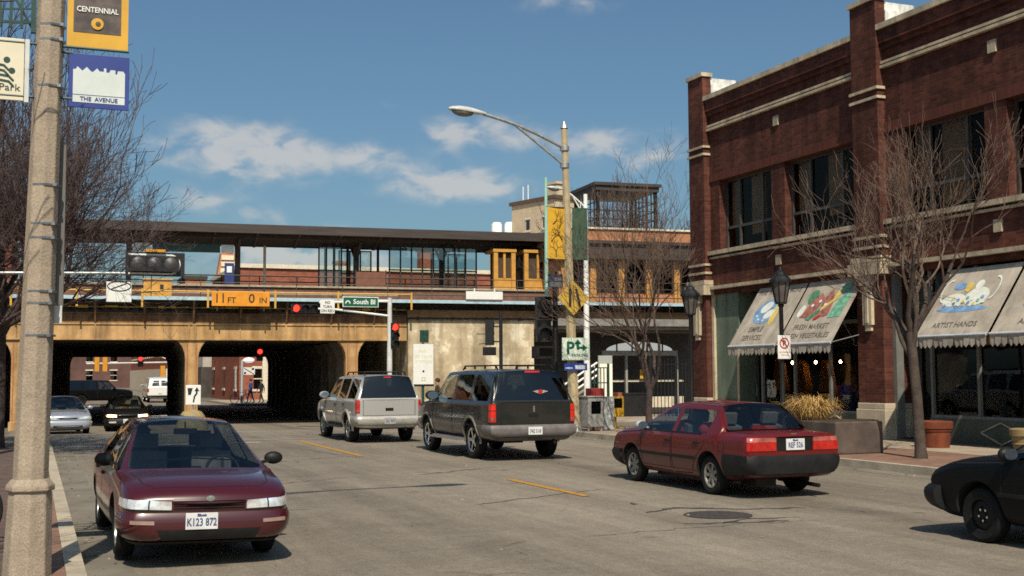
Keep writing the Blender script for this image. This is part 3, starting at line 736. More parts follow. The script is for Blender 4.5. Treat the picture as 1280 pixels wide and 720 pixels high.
tn = far_building('tan_building', 'tall tan brick building rising behind the right end of the platform canopy', 45.2, 48.4, 103, 109.6, 18.2, m_tanbrick, rows=(15.6,), step=2.0, wsize=(.5, 1.0), chim=[(46.8, 104.5, 1.3, 1.6), (47.6, 105, .8, 1.2)], cornice=mat('brown_roof_edge', (.10, .06, .04), .7, .2, 3))
for k, (x, y) in enumerate([(44.5, 115.8), (45.7, 115.2)]):
    t2 = thing('roof_tank', ['white rounded roof tank farther from the tan wall', 'white rounded roof tank touching the tan wall'][k], 'tank', (x, y, 14.6), 0, 'white tanks by the tan building')
    b = MB(); b.lathe([(0, 2.9), (.40, 2.86), (.54, 2.66), (.55, .0), (0, 0)], 24); b.build('shell', m_white, t2, smooth=40)
    b = MB(); b.box(-.6, .6, -.6, .6, -15, 0); b.build('base', m_tanbrick, t2)
tn.rotation_euler = (0, 0, radians(16))
at_ = thing('roof_aerial', 'pair of thin white aerials on the tan building roof', 'aerial', (44.9, 108.2, 18.4))
b = MB(); b.tube([(0, 0, 0), (0, 0, 1.9)], .06, 6); b.tube([(0, 1.3, 0), (0, 1.3, 1.9)], .06, 6); b.box(-.03, .03, 0, 1.3, .5, .56); b.build('mast', m_white, at_)
# ================================================================ TWO STOREY BRICK SHOP BUILDING (right)
m_brick = brick_mat('dark_red_brick', (.072, .022, .015), (.135, .042, .027), (.075, .045, .035), 'xy', .21, .075, .38)
m_brick2 = brick_mat('soldier_brick', (.10, .028, .018), (.14, .042, .027), (.075, .045, .035), 'xy', .075, .21, .2)
m_terra = mat('cream_terracotta', S('#b9aa90'), .7, .18, 3, .15, fine=.1)
m_terraw = mat('white_washed_brick', (.72, .71, .68), .8, .12, 4, .3)
m_green = mat('sage_green_paint', (.135, .175, .125), .7, .15, 1.2)
m_greend = mat('dark_sage_paint', (.07, .085, .06), .6, .2, 2)
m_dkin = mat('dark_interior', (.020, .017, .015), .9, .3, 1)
m_shopglass = glass_mat('shop_glass', (.50, .50, .48), .0)
m_upglass = glass_mat('upper_glass', (.68, .63, .57), -.03, .02, (.42, .36, .32))
for m_ in (m_brick, m_terra, m_green): add_streaks(m_, .62, 1.12)
add_streaks(m_terraw, .55, 1.05, 3, 1.6)
m_frame = mat('grey_frame', (.16, .16, .15), .5, .15, 4)
m_bronze = mat('bronze_frame', (.06, .053, .048), .45, .2, 4)
sb = thing('shop_building', 'two storey dark red brick shop building with cream bands and awnings', 'building', (19.6, 33.4, 0))
XF, XW = 19.5, 19.72
def W(b, nm, m_, parent=sb, **k):
    o = b.build(nm, m_, sb, world=True, **k)
    if parent is not sb: o.parent = parent
    return o
piers = [(33.45, 32.55), (25.15, 24.15), (16.75, 15.75), (8.35, 7.35), (0.0, -1.0)]
bays = [(32.55, 25.15), (24.15, 16.75), (15.75, 8.35), (7.35, 0.0)]
ZT = 10.35
b = MB()
for y1, y0 in bays:
    mid = (y0+y1)/2
    jambs = [(y1, y1-.55), (mid+.33, mid-.33), (y0+.12, y0)]
    b.box(XW, 20.2, y0, y1, 8.0, ZT-.002)                       # above the windows
    b.box(XW, 20.2, y0, y1, 4.42, 5.48)
    for a, c in jambs: b.box(XW, 20.2, c, a, 5.48, 7.75)
    b.box(XW, 20.2, y0, y1, 4.2, 4.42)
b.box(20.55, 42, -1, 33.4, 4.3, ZT-.15)                         # mass behind
b.box(20.4, 42, 33.1, 33.4, -.1, 4.3); b.box(20.9, 42, -1.0, -.7, -.1, 4.3); b.box(33, 42, -.7, 33.1, -.1, 4.3)
W(b, 'wall', m_brick)
b = MB()
for y1, y0 in bays: b.box(XW-.035, 20.2, y0, y1, 7.75, 8.0)      # soldier course over the windows, slightly proud
W(b, 'soldier_course', m_brick2)
for y1, y0 in piers:
    b = MB(); b.box(XF, 20.55, y0, y1, 1.0, 10.3); b.box(XF, 19.80, y0, y1, 10.3, 11.15); pr_ = W(b, 'pier', m_brick)
    b = MB(); b.box(XF-.06, 20.6, y0-.06, y1+.06, .1, .85); b.box(XF-.03, 20.58, y0-.03, y1+.03, .85, 1.0); W(b, 'stone_pier_base', mat('limestone', S('#b5a791'), .85, .18, 2, .2, fine=.1), pr_, bevel=.02)
b = MB()
for y1, y0 in piers:
    b.box(XF-.06, 19.84, y0-.05, y1+.05, 11.15, 11.27)
    for z in (8.62, 8.86, 4.86, 5.12): b.box(XF-.05, 20.0, y0-.05, y1+.05, z, z+.07)
    # capital over the shop front with a hanging drop
    b.box(XF-.10, 20.0, y0-.10, y1+.10, 4.52, 4.66); b.box(XF-.16, 20.0, y0-.14, y1+.14, 4.2, 4.5); 
    m_ = (y0+y1)/2
    b.box(XF-.12, XF, m_-.24, m_+.24, 3.95, 4.2); b.box(XF-.09, XF, m_-.17, m_+.17, 2.95, 3.95); b.box(XF-.11, XF-.09, m_-.05, m_+.05, 3.0, 3.9); b.box(XF-.07, XF, m_-.11, m_+.11, 2.8, 2.95)
for y1, y0 in bays:
    b.box(XW-.12, XW, y0, y1, 9.38, 9.45); b.box(XW-.09, XW, y0, y1, 9.50, 9.56)       # twin belt lines
    b.box(XW-.14, 20.1, y0, y1, 5.44, 5.56); b.box(XW-.07, XW, y0, y1, 5.32, 5.38)
    b.box(XW-.16, XW, y0, y1, 4.36, 4.46)
    b.box(XW-.22, 20.4, y0, y1, ZT, ZT+.14)
    m_ = (y0+y1)/2
    for z in (9.0, 4.98): b.box(XW-.05, XW, m_-.12, m_+.12, z-.14, z+.14)
W(b, 'cream_trim', m_terra)
for y1, y0 in piers:                                     # whitened backs of the pier caps
    b = MB(); b.box(19.802, 20.75, y0+.02, y1-.02, ZT+.15, 11.12); b.box(20.75, 21.2, y0+.05, y1-.05, ZT, 10.95); b.box(19.802, 20.3, y0-.03, y0+.02, ZT+.15, 10.9); W(b, 'whitewashed_back', m_terraw)
b = MB(); b.box(20.2, 20.42, -1, 33.3, ZT-.6, ZT-.01); W(b, 'parapet_back', m_terraw)
b = MB(); 
for y1, y0 in bays: b.box(XW-.15, XW, y0, y1, 10.0, ZT-.005); b.box(XW-.08, XW, y0, y1, 9.86, 10.0)
W(b, 'corbel_course', m_brick)
# upper windows
for y1, y0 in bays:
    mid = (y0+y1)/2
    for a, c in ((y1-.55, mid+.33), (mid-.33, y0+.12)):
        b = MB(); b.box(20.0, 20.012, c, a, 5.56, 7.75); w = W(b, 'window', m_upglass)
        b = MB(); n = 3
        ys = [c+.04, c+(a-c)*.28, c+(a-c)*.72, a-.04]
        for y in ys: b.box(19.94, 20.0, y-.04, y+.04, 5.56, 7.75)
        for z in (5.6, 6.25, 7.71): b.box(19.95, 19.995, c, a, z-.04, z+.04)
        b.box(19.94, 20.0, c+.0, a, 5.56, 5.62)
        W(b, 'frame', m_bronze, w).matrix_parent_inverse = Matrix.Identity(4)
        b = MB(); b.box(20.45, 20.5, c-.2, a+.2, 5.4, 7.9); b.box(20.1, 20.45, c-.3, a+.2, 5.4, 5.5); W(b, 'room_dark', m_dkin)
        b = MB(); k = rnd.random(); b.box(20.10, 20.12, c+(a-c)*.29, c+(a-c)*(.5+.2*k), 6.1-.5*k, 7.75); b.box(20.10, 20.12, c+(a-c)*.76, c+(a-c)*.95, 6.3, 7.75); W(b, 'blind', mat('dim_blind', (.58, .52, .45), .9, .1, 2), w)
# shop fronts
for n, (y1, y0) in enumerate(bays):
    L0, L1 = y0, y1
    b = MB(); b.box(19.95, 20.4, y0, y1, .1, .16); b.box(20.4, 33, -.7, 33.1, .08, .12); b.box(20.4, 33, y0-.6, y1+.6, 4.14, 4.18); W(b, 'shop_floor', m_dkin)
    gy1 = y1-1.35 if n == 0 else y1-.12
    b = MB(); b.box(19.93, 19.945, y0+.05, gy1-1.1, .72, 4.15); w = W(b, 'shop_window', m_shopglass)
    b = MB()
    k = int((gy1-y0)/1.75); 
    for j in range(k+1):
        y = y0+.06+(gy1-1.2-y0)*j/k; b.box(19.86, 19.93, y-.04, y+.04, .7, 4.18)
    b.box(19.86, 19.93, y0, gy1-1.1, 3.05, 3.15); b.box(19.84, 19.93, y0, gy1-1.1, .66, .76)
    W(b, 'frame', m_frame, w)
    b = MB(); b.box(19.80, 20.3, y0, gy1-1.1, .12, .68); o = W(b, 'bulkhead', m_greend)
    b = MB()
    for yc in (y0+1.4, y0+3.9):
        for sy in (-1, 1):
            for sz in (-1, 1): b.bar((19.79, yc+sy*.62, .40), (19.79, yc, .40+sz*.24), .045, .03)
    W(b, 'diamond_trim', m_terra, o)
    # door set back beside the window
    b = MB(); b.box(20.35, 20.41, gy1-1.1, gy1-.1, .14, 3.0); d = W(b, 'door', m_bronze)
    b = MB(); b.box(20.335, 20.35, gy1-.95, gy1-.25, .6, 2.7); W(b, 'pane', m_shopglass, d)
    b = MB(); b.box(20.30, 20.34, gy1-.2, gy1-.16, 1.05, 1.4); W(b, 'handle', m_steel, d)
    b = MB(); b.box(20.36, 20.44, gy1-1.1, gy1-.1, 3.0, 4.15); b.box(19.9, 20.4, gy1-1.16, gy1-1.1, .14, 4.15); W(b, 'door_surround', m_greend)
    if n == 0:
        b = MB(); b.box(19.76, 20.4, gy1-.1, y1-.06, .14, 4.2); W(b, 'green_panel', m_green)
        b = MB(); b.box(19.68, 19.76, y1-.16, y1-.03, .14, 4.2); b.box(19.74, 19.76, gy1-.1, gy1, .14, 3.1); W(b, 'cream_post', m_terra)
        b = MB(); b.box(19.7, 19.757, gy1+.05, y1-.2, .14, .95); W(b, 'brick_plinth', m_redbrick)
    else:
        b = MB(); b.box(19.78, 20.0, y1-.12, y1, .14, 4.2); W(b, 'cream_post', m_frame)
    # display inside the glass: draped orange cloth and small things on a pale ledge
    b = MB(); r = random.Random(n+5)
    for j in range(4 if n == 0 else 1):
        y = y0+1.0+j*1.1; h = r.uniform(.6, .95); b.prism([(y-.3, 1.25), (y+.3, 1.25), (y+.12, 1.25+h), (y-.1, 1.25+h*.85)], 20.0, 20.2, 'yz')
    W(b, 'window_display', mat('orange_drape', (.70, .27, .07), .8, .3, 5), w)
    if n < 1:
        for j in range(3):
            b = MB(); b.ell((20.12, y0+1.55+j*1.1, 2.05), (.038, .038, .05), 10, 6); W(b, 'drape_fill_lamp', mat('drape_fill_lit', (.8, .7, .5), .4, .05, 3, emit=(1, .68, .36), es=55), w, smooth=60)  # one lamp for a known bright spot, the others added to light the drapes
    b = MB(); b.box(20.05, 20.4, y0+.2, gy1-1.3, .72, .78)
    for j in range(6):
        y = y0+.5+j*.7; b.box(20.1, 20.25, y, y+r.uniform(.08, .3), .78, .78+r.uniform(.1, .3))
    W(b, 'display_ledge', mat('pale_ledge', (.35, .38, .36), .7, .3, 4), w)
    for j in range(5):
        b = MB(); y = y0+.6+j*1.05; b.ell((20.6, y, 1.25+.2*(j % 2)), (.2, .3, .55), 8, 6); b.box(20.5, 20.7, y-.2, y+.2, .14, .9)
        W(b, 'shelf_goods', mat('dim_goods', (.06, .045, .035), .8, .4, 4), w)

# awnings: sloped cloth with painted pictures
m_cloth = mat('grey_awning_cloth', S('#a89e90'), .9, .22, 1.6, .1, fine=.08)
m_ink = mat('awning_ink', (.13, .115, .10), .9, .2, 6)
add_streaks(m_cloth, .82, 1.06, 3, .6)
m_cblue = mat('awning_blue', (.16, .30, .52), .9, .35, 5); m_cwhite = mat('awning_white', (.66, .68, .62), .9, .1, 6); m_cyel = mat('awning_yellow', (.62, .47, .12), .9, .2, 5)
m_cgreen = mat('awning_green', (.06, .20, .11), .9, .5, 8); m_clgreen = mat('awning_light_green', (.14, .36, .24), .9, .4, 8); m_cred = mat('awning_red', (.30, .11, .085), .9, .5, 8)
def awning(y1, y0, zt, zb, xo, n, label):
    w = y1-y0; Lh = math.hypot(XW-xo, zt-zb); c, s = (XW-xo)/Lh, (zt-zb)/Lh
    aw = W(MB().prism([(XW, zt), (XW, zt-.03), (xo, zb-.03), (xo, zb)], y0, y1, 'xz'), 'awning', m_cloth)
    aw['label'] = label
    b = MB()
    N_ = int(w/.16)
    for k in range(N_):
        a = y0+w*k/N_; e = y0+w*(k+1)/N_; mm = (a+e)/2; wob = .02*sin(k*1.7)
        b.poly([(xo-.006, a, zb-.02), (xo-.006, e, zb-.02), (xo-.012+wob, e, zb-.2), (xo-.02+wob, mm, zb-.27), (xo-.012+wob, a, zb-.2)])
    b.build('valance', m_cloth, sb, world=True, recalc=False).parent = sb
    b = MB(); b.tube([(xo, y0, zb), (xo, y1, zb)], .03, 8); W(b, 'front_rail', mat('pale_rail', (.50, .55, .62), .4, .1, 3), aw)
    b = MB()
    for y in (y0+.02, y1-.02): b.tube([(xo, y, zb), (XW, y, zb+.25)], .015, 6)
    W(b, 'stay', m_frame, aw)
    # local cloth frame: X along -Y, Y up the slope
    org = Vector((xo, (y0+y1)/2, zb))
    Mx = Matrix(((0, c, -s, org.x), (-1, 0, 0, org.y), (0, s, c, org.z), (0, 0, 0, 1)))
    Mi = ORI[sb.name].inverted() @ Mx
    def ink(pts, m_, lift=.006, nm='painting'):
        b = MB(Mx); b.flat(pts, lift); return W(b, nm, m_, aw)
    def elp(cx, cy, a, b_, rot=0, n=20, a0=0, a1=360):
        return [(cx+a*cos(t)*cos(rot)-b_*sin(t)*sin(rot), cy+a*cos(t)*sin(rot)+b_*sin(t)*cos(rot)) for t in [radians(a0+(a1-a0)*k/n) for k in range(n if a1-a0 == 360 else n+1)]]
    def tx(sx, x, y, size):
        o = text(sx, size, sb, (0, 0, 0), m_ink, rot=Matrix.Identity(4), thick=.0005, bold=.002); 
        o.data.transform(Mi @ Matrix.Translation((x, y, .008))); o.parent = aw
    Hs = Lh
    if n == 0:
        ink(elp(-.1, .58*Hs, .62, .42, .25), m_cblue)
        ink(elp(.32, .50*Hs, .14, .36, .1), m_cyel, .009)
        ink(elp(-.22, .64*Hs, .26, .17, .5), m_cwhite, .010); ink(elp(.05, .52*Hs, .24, .14, .4), m_cwhite, .011)
        for q in ((-.6, .5), (-.45, .44), (-.2, .42)): ink(elp(q[0]+.1, q[1]*Hs, .05, .04), m_cwhite, .012)
        tx('SIMPLE', -.2, .27*Hs, .24); tx('SERVICES', -.2, .13*Hs, .24); tx('FINE  FOODS  &  MORE', 0, .90*Hs, .2)
    elif n == 1:
        B_ = lambda pts, m_, l: ink([(x, y*Hs) for x, y in pts], m_, l)
        ink(elp(-.62, .74*Hs, .22, .24, .2), m_cgreen); ink(elp(-.85, .52*Hs, .13, .2, -.2), m_cwhite, .007)
        B_([(-.8, .42), (-.55, .70), (-.3, .80), (-.1, .72), (-.2, .5), (-.45, .40)], m_cred, .008)
        B_([(-.1, .68), (.1, .86), (.38, .66), (.42, .42), (.0, .40)], m_cred, .009)
        B_([(-.5, .38), (.05, .58), (.1, .52), (-.3, .36)], m_cgreen, .012); B_([(-.05, .55), (.5, .74), (.52, .68), (.0, .50)], m_cyel, .013)
        B_([(.45, .38), (.95, .40), (1.0, .74), (.8, .80), (.55, .66)], m_clgreen, .010); ink(elp(.65, .86*Hs, .2, .16, .4), m_clgreen, .011); ink(elp(.42, .74*Hs, .09, .2, -.2), m_cyel, .0145)
        for q in ((-.45, .6), (-.2, .66), (.1, .6)): ink(elp(q[0], q[1]*Hs, .06, .05), m_cwhite, .016)
        ink(elp(0, .40*Hs, .14, .06, .4), m_sign_red, .017)
        tx('FRESH MARKET', -.05, .26*Hs, .22); tx('FRESH VEGETABLES', -.05, .12*Hs, .22)
    else:
        q0 = -.05
        ink(elp(q0-.4, .52*Hs, .36, .18), m_cwhite); ink(elp(q0+.28, .55*Hs, .36, .26), m_cwhite, .007); ink(elp(q0, .38*Hs, .78, .08), m_cblue, .005)
        ink(elp(q0+.2, .72*Hs, .12, .14), m_cwhite, .009); ink(elp(q0-.1, .70*Hs, .12, .14), m_cyel, .010); ink(elp(q0-.4, .72*Hs, .2, .1), m_cblue, .008)
        for k in range(14):
            ink(elp(q0-.6+.09*k, (.44+.12*((k*7) % 5)/5)*Hs, .05, .045), [m_cblue, m_cwhite, m_cyel, m_clgreen][k % 4], .012+.0006*k)
        for (cx, a0, a1) in ((q0+.66, -80, 100), (q0-.72, 80, 280)):
            for k in range(10):
                t0, t1 = radians(a0+(a1-a0)*k/10), radians(a0+(a1-a0)*(k+1)/10)
                P_ = [(cx+.18*cos(t)*r_, (.66*Hs)+.34*sin(t)*r_) for t, r_ in ((t0, 1), (t1, 1), (t1, .82), (t0, .82))]
                ink(P_, m_cwhite, .014)
        tx('ARTIST HANDS', 0, .15*Hs, .2)
awning(29.85, 27.5, 4.22, 2.52, 18.6, 0, 'grey awning with a blue oval picture')
awning(27.4, 25.06, 4.22, 2.52, 18.6, 1, 'grey awning painted with red and green vegetables')
awning(22.0, 19.75, 4.12, 2.56, 18.6, 2, 'grey awning painted with a white tea service')
awning(19.65, 17.0, 4.12, 2.56, 18.6, 2, 'grey awning farthest along, mostly out of view')
awning(13.8, 11.4, 4.12, 2.56, 18.6, 2, 'grey awning of the next shop')
# ================================================================ POLES, SIGNALS, SIGNS, STREET FURNITURE
def octo(b, x, y, z0, z1, r0, r1, n=8, lean=(0, 0)):
    b.tube([(x, y, z0), (x+lean[0], y+lean[1], z1)], [r0, r1], n)
m_lamp = mat('lamp_housing', (.50, .50, .47), .4, .15, 5)
m_lens = mat('lamp_lens', (.20, .19, .17), .2, .2, 6)
m_straps = mat('strap_steel', (.30, .31, .32), .35, .3, 10, metal=.8)
def cobra(th, base, tip, z, brace, mtl, scale=1.0):
    """arm from base (x,y,z) to the lamp head at tip, with a lower brace"""
    bx_, tx_ = Vector(base), Vector(tip); d = (tx_-bx_); h = Vector((d.x, d.y, 0)).normalized()
    pth = []
    for k in range(9):
        t = k/8; pth.append(bx_ + d*t + Vector((0, 0, d.length*.035*sin(pi*t))))
    b = MB(); b.tube(pth, .045*scale, 8)
    if brace:
        q = pth[5]; b.tube([bx_-Vector((0, 0, brace)), q], .035*scale, 8); mid = pth[2]; low = bx_-Vector((0, 0, brace))+(q-(bx_-Vector((0, 0, brace))))*.37
        b.tube([mid, low], .02*scale, 6)
    b.tube([bx_-Vector((0, 0, .07)), bx_+Vector((0, 0, .07))], .12*scale, 10)
    if brace: b.tube([bx_-Vector((0, 0, brace+.07)), bx_-Vector((0, 0, brace-.07))], .12*scale, 10)
    b.build('arm', mtl, th, smooth=50)
    # head: flattened teardrop along h
    ang_ = math.atan2(h.y, h.x)
    Mx = Matrix.Translation(tx_) @ Matrix.Rotation(ang_, 4, 'Z') @ Matrix.Rotation(radians(-4), 4, 'Y')
    b = MB(Mx); prof = [(-.06, .05, .05), (.0, .07, .06), (.18, .12, .09), (.42, .165, .115), (.66, .17, .11), (.84, .12, .075), (.93, .04, .03)]
    rings = []
    for x, w, hh in prof:
        rings.append([b.p((x*scale, w*scale*cos(2*pi*j/14), hh*scale*max(sin(2*pi*j/14), -.25))) for j in range(14)])
    for p_, q_ in zip(rings, rings[1:]):
        for j in range(14): b.face((p_[j], p_[(j+1) % 14], q_[(j+1) % 14], q_[j]))
    b.face(rings[0][::-1]); b.face(rings[-1])
    hd = b.build('lamp_head', m_lamp, th, smooth=50)
    b = MB(Mx); b.ell((.55*scale, 0, -.02*scale), (.30*scale, .145*scale, .13*scale), 14, 8); b.build('lens', m_lens, hd, smooth=60)

# ---- near concrete lamp post
cpole = thing('street_lamp', 'tall tapering aggregate concrete lamp post close to the camera on the left pavement', 'street lamp', (0, 10.85, .13), 0)
b = MB(); b.tube([(-.015, 0, -.13), (0, 0, .62), (0, 0, .74)], [.20, .175, .165], 8); b.tube([(0, 0, .70), (0, 0, .745), (0, 0, .80)], [.195, .195, .15], 8); b.build('base', m_agg, cpole, bevel=.012)
LX = .019   # lean per metre
b = MB(); b.tube([(0, 0, .78), (LX*8.2, 0, 8.7)], [.142, .085], 8); b.build('shaft', m_agg, cpole, bevel=.01)
for z in (1.98, 2.25, 2.35, 2.80, 2.92, 3.25, 4.10, 4.50, 4.63, 5.1):
    b = MB(); b.tube([(LX*(z-.2), 0, z), (LX*(z-.2), 0, z+.018)], .142-.0072*(z-.78)+.006, 8)
    b.box(LX*z+.06, LX*z+.09, -.150+.0072*z, -.10, z-.004, z+.022)
    b.build('steel_strap', m_straps, cpole)
cobra(cpole, (LX*8.1, 0, 8.3), (3.6, 0, 8.9), 8.3, .55, m_steel)
b = MB(); b.box(.10, .20, .06, .13, 2.2, 3.75); b.box(.115, .185, .05, .14, 2.14, 2.3)
gs = thing('sign_back', 'tall narrow grey sign strapped edge on behind the near concrete lamp post', 'sign', (.10, 10.98, 2.25))
b = MB(); b.box(.03, .13, -.02, .05, .12, 1.55); b.build('board', mat('grey_sign_back', (.13, .12, .11), .6, .15, 3), gs, bevel=.006)
b = MB(); b.box(.04, .12, -.03, .04, -.02, .13); b.build('end_cap', m_alu, gs); b = MB(); b.box(-.06, .03, -.01, .02, .4, .44); b.box(-.06, .03, -.01, .02, 1.2, 1.24); b.build('bracket', m_straps, gs)
# banners on arms
def arms(th, zs, x0, x1):
    for z in zs:
        b = MB(); b.tube([(x0, 0, z), (x1, 0, z)], .012, 8); b.build('banner_arm', m_dkgreen, th)
bn = thing('banner', 'yellow bordered black centennial banner on the near lamp post', 'banner', (.16, 10.82, 4.62))
arms(bn, (-.02, 1.35), -.06, .56)
b = MB()
def cloth(b, x0, x1, z0, z1, y, amp, n=10):
    g = [[b.p((x0+(x1-x0)*i/n, y+amp*sin(6*(x0+(x1-x0)*i/n)+2.1*(z0+(z1-z0)*z/n)), z0+(z1-z0)*z/n)) for i in range(n+1)] for z in range(n+1)]
    for z in range(n):
        for i in range(n): b.face((g[z][i], g[z][i+1], g[z+1][i+1], g[z+1][i]))
cloth(b, .05, .55, -.02, 1.33, 0, .003); o = b.build('cloth', m_sign_yel, bn, smooth=60, recalc=False)
b = MB(); cloth(b, .10, .49, .12, 1.25, -.004, .003); b.build('photo_panel', mat('banner_photo', (.035, .028, .026), .6, .5, 7, col2=(.12, .09, .08)), bn, smooth=60, recalc=False)
text('CENTENNIAL', .066, bn, (.295, -.0105, .32), m_sign_white, sx=.86, bold=.001)
b = MB(Matrix.Translation((.295, -.010, .20)) @ Matrix.Rotation(pi/2, 4, 'X')); b.lathe([(0, .004), (.05, .002), (.052, 0)], 20); b.build('gold_seal', m_sign_yel, bn)
b = MB(Matrix.Translation((.30, -.014, .20)) @ Matrix.Rotation(pi/2, 4, 'X')); b.lathe([(0, .004), (.022, .002)], 16); b.build('seal_centre', mat('dark_bronze', (.09, .05, .02), .5, .2, 5), bn)
bs = thing('district_sign', 'blue metal sign with a white skyline cut-out on the near lamp post', 'sign', (.16, 10.82, 4.08))
arms(bs, (.07, .47), -.08, .1)
b = MB(); b.box(.07, .565, -.008, .008, 0, .47); b.build('board', mat('banner_blue', (.025, .045, .22), .45, .12, 3), bs, bevel=.004)
sky_ = [(.105, .045), (.53, .045), (.53, .32), (.515, .34), (.47, .34), (.465, .31), (.45, .31), (.45, .345), (.41, .345), (.40, .32), (.375, .32), (.375, .355), (.355, .355), (.355, .325), (.32, .325), (.30, .35), (.265, .315), (.25, .32), (.215, .355), (.18, .32), (.14, .355), (.125, .33), (.105, .33)]
b = MB(); b.flat(sky_, -.011, 'xz'); b.build('skyline', mat('sign_pale', (.55, .60, .58), .5, .06, 3), bs)
text('THE  AVENUE', .05, bs, (.318, -.014, .075), mat('sign_dkblue', (.02, .04, .16), .5, .1, 3), sx=1.0, bold=.001)
b = MB(); b.box(.105, .53, -.0125, -.0115, .108, .113); b.build('rule', MATS['sign_dkblue'], bs)
ps = thing('park_sign', 'cream park sign with dark green figures left of the near lamp post', 'sign', (-.12, 10.82, 4.10))
arms(ps, (.04, .50), -.5, .16)
b = MB(); b.box(-.62, -.005, -.008, .008, 0, .53); b.build('board', mat('sign_cream', (.66, .60, .45), .5, .06, 3), ps, bevel=.004)
b = MB(); b.box(.0, .035, -.014, .014, -.01, .53); b.build('edge_rail', m_alu, ps)
b = MB()
Y_ = -.0105
for (cx, cz, s, r) in ((-.14, .34, .9, 0), (-.10, .25, .9, -.5), (-.26, .33, 1.0, .5), (-.42, .30, 1, .3)):
    b.flat([(cx+.03*s*cos(2*pi*k/14), cz+.03*s*sin(2*pi*k/14)) for k in range(14)], Y_, 'xz')
    for dz in (-.05, -.095):
        b.prism([(cx-.16*s, cz+dz-.03), (cx-.10*s, cz+dz+.02), (cx-.02*s, cz+dz+.01), (cx+.02, cz+dz-.03), (cx+.01, cz+dz-.045), (cx-.03*s, cz+dz-.008), (cx-.10*s, cz+dz), (cx-.15*s, cz+dz-.045)], Y_-.001, Y_, 'xz')
b.build('figures', m_dkgreen, ps)
text('Oak Park', .085, ps, (-.21, -.011, .105), m_dkgreen, sx=1.1)
lf = thing('flower_bracket', 'dark green steel lattice bracket at the top left of the near lamp post', 'bracket', (.02, 10.85, 4.75))
b = MB()
for k in range(6): b.box(-.10-.085*k, -.075-.085*k, -.015, .015, -.02 if k < 4 else .0, 1.1)
for z0, z1 in ((.04, -.0), (.34, .18), (.62, .42), (.9, .7)): b.bar((-.08, 0, z0), (-.75, 0, z1), .022)
for z0 in (.16, .48, .78): b.bar((-.08, 0, z0), (-.62, 0, z0-.06), .014)
b.bar((-.08, .02, -.02), (-.62, .02, .95), .02)
b.build('lattice', m_dkgreen, lf)
b = MB(); b.box(-.10, -.06, -.03, .03, -.05, 1.2); b.build('mounting_bar', m_dkgreen, lf)

# ---- lamp post on the far right kerb corner
lp = thing('street_lamp', 'slender pale concrete lamp post with long truss arm on the right kerb corner', 'street lamp', (14.42, 31.4, .13))
m_pale = mat('pale_pole', S('#a89878'), .85, .15, 4, .2, fine=.1)
b = MB(); b.tube([(0, 0, -.05), (-.05, 0, 1.6), (-.25, 0, 8.75)], [.17, .155, .095], 8); b.build('shaft', m_pale, lp, bevel=.008)
b = MB(); b.tube([(-.25, 0, 8.74), (-.25, 0, 8.80), (-.25, 0, 8.95)], [.12, .10, .02], 10); b.tube([(0, 0, -.02), (0, 0, .18)], [.24, .20], 8); b.build('cap', m_steel, lp)
cobra(lp, (-.24, 0, 8.15), (-2.75, 0, 8.98), 8.2, .5, m_steel, 1.12)
def sign_thing(name, label, cat, loc, rz=0, **k): return thing(name, label, cat, loc, rz, **k)
# yellow and green banners on it
yb = thing('banner', 'yellow banner with dark branch drawing on the right kerb corner lamp post', 'banner', (14.26, 31.35, 5.05))
b = MB(); cloth(b, -.66, -.12, 0, 1.5, 0, .02); b.build('cloth', m_sign_yel, yb, smooth=60, recalc=False)
b = MB(); r = random.Random(11)
def twig(x, z, a, l, w, d):
    x2, z2 = x+l*cos(a), z+l*sin(a)
    if not (-.64 < x2 < -.14 and .04 < z2 < 1.46): return
    nx, nz = -sin(a)*w, cos(a)*w
    b.poly([(x+nx, -.03, z+nz), (x-nx, -.03, z-nz), (x2-nx*.6, -.03, z2-nz*.6), (x2+nx*.6, -.03, z2+nz*.6)])
    if d: 
        for s in (-1, 1): twig(x2, z2, a+s*r.uniform(.25, .8), l*r.uniform(.6, .9), w*.65, d-1)
for q in ((-.4, .06, 1.6), (-.55, .5, .9), (-.2, .55, 2.2), (-.5, 1.0, .8), (-.3, .9, 1.2)): twig(*q, .16, .016, 4)
b.build('branch_drawing', mat('banner_ink', (.05, .03, .01), .7, .2, 4), yb, recalc=False)
arms(yb, (0, 1.5), -.7, .05)
gb2 = thing('banner', 'dark green banner on the right side of the kerb corner lamp post', 'banner', (14.26, 31.35, 5.05))
b = MB(); cloth(b, .12, .60, 0, 1.5, 0, .02); b.build('cloth', mat('banner_green', (.012, .05, .028), .7, .5, 5, col2=(.05, .10, .06)), gb2, smooth=60, recalc=False)
arms(gb2, (0, 1.5), -.05, .64)
dm = thing('warning_sign', 'yellow diamond lane narrowing sign on the kerb corner lamp post', 'sign', (14.33, 31.2, 3.93))
b = MB(); b.prism([(-.50, 0), (0, -.50), (.50, 0), (0, .50)], -.012, .012, 'xz'); b.build('plate', mat('sign_ochre', S('#bf9c42'), .5, .1, 3), dm, bevel=.006)
b = MB(); b.box(-.15, -.07, -.016, -.0125, -.27, .27); b.prism([(.16, -.27), (.24, -.27), (.12, .27), (.04, .27)], -.016, -.0125, 'xz'); b.build('symbol', m_sign_black, dm)
b = MB(); b.box(-.03, .03, .012, .08, -.4, .4); b.build('bracket', m_steel, dm)
pk = thing('parking_sign', 'pale green framed parking direction sign on the kerb corner lamp post', 'sign', (14.38, 31.18, 2.15), radians(-4))
b = MB(); b.box(-.42, .42, -.012, .012, 0, .64); b.build('plate', mat('sign_pale_green', (.50, .60, .50), .5, .08, 3), pk, bevel=.02)
b = MB(); b.box(-.385, .385, -.014, -.0125, .035, .605); b.build('face', mat('sign_mint', (.62, .69, .60), .5, .06, 3), pk)
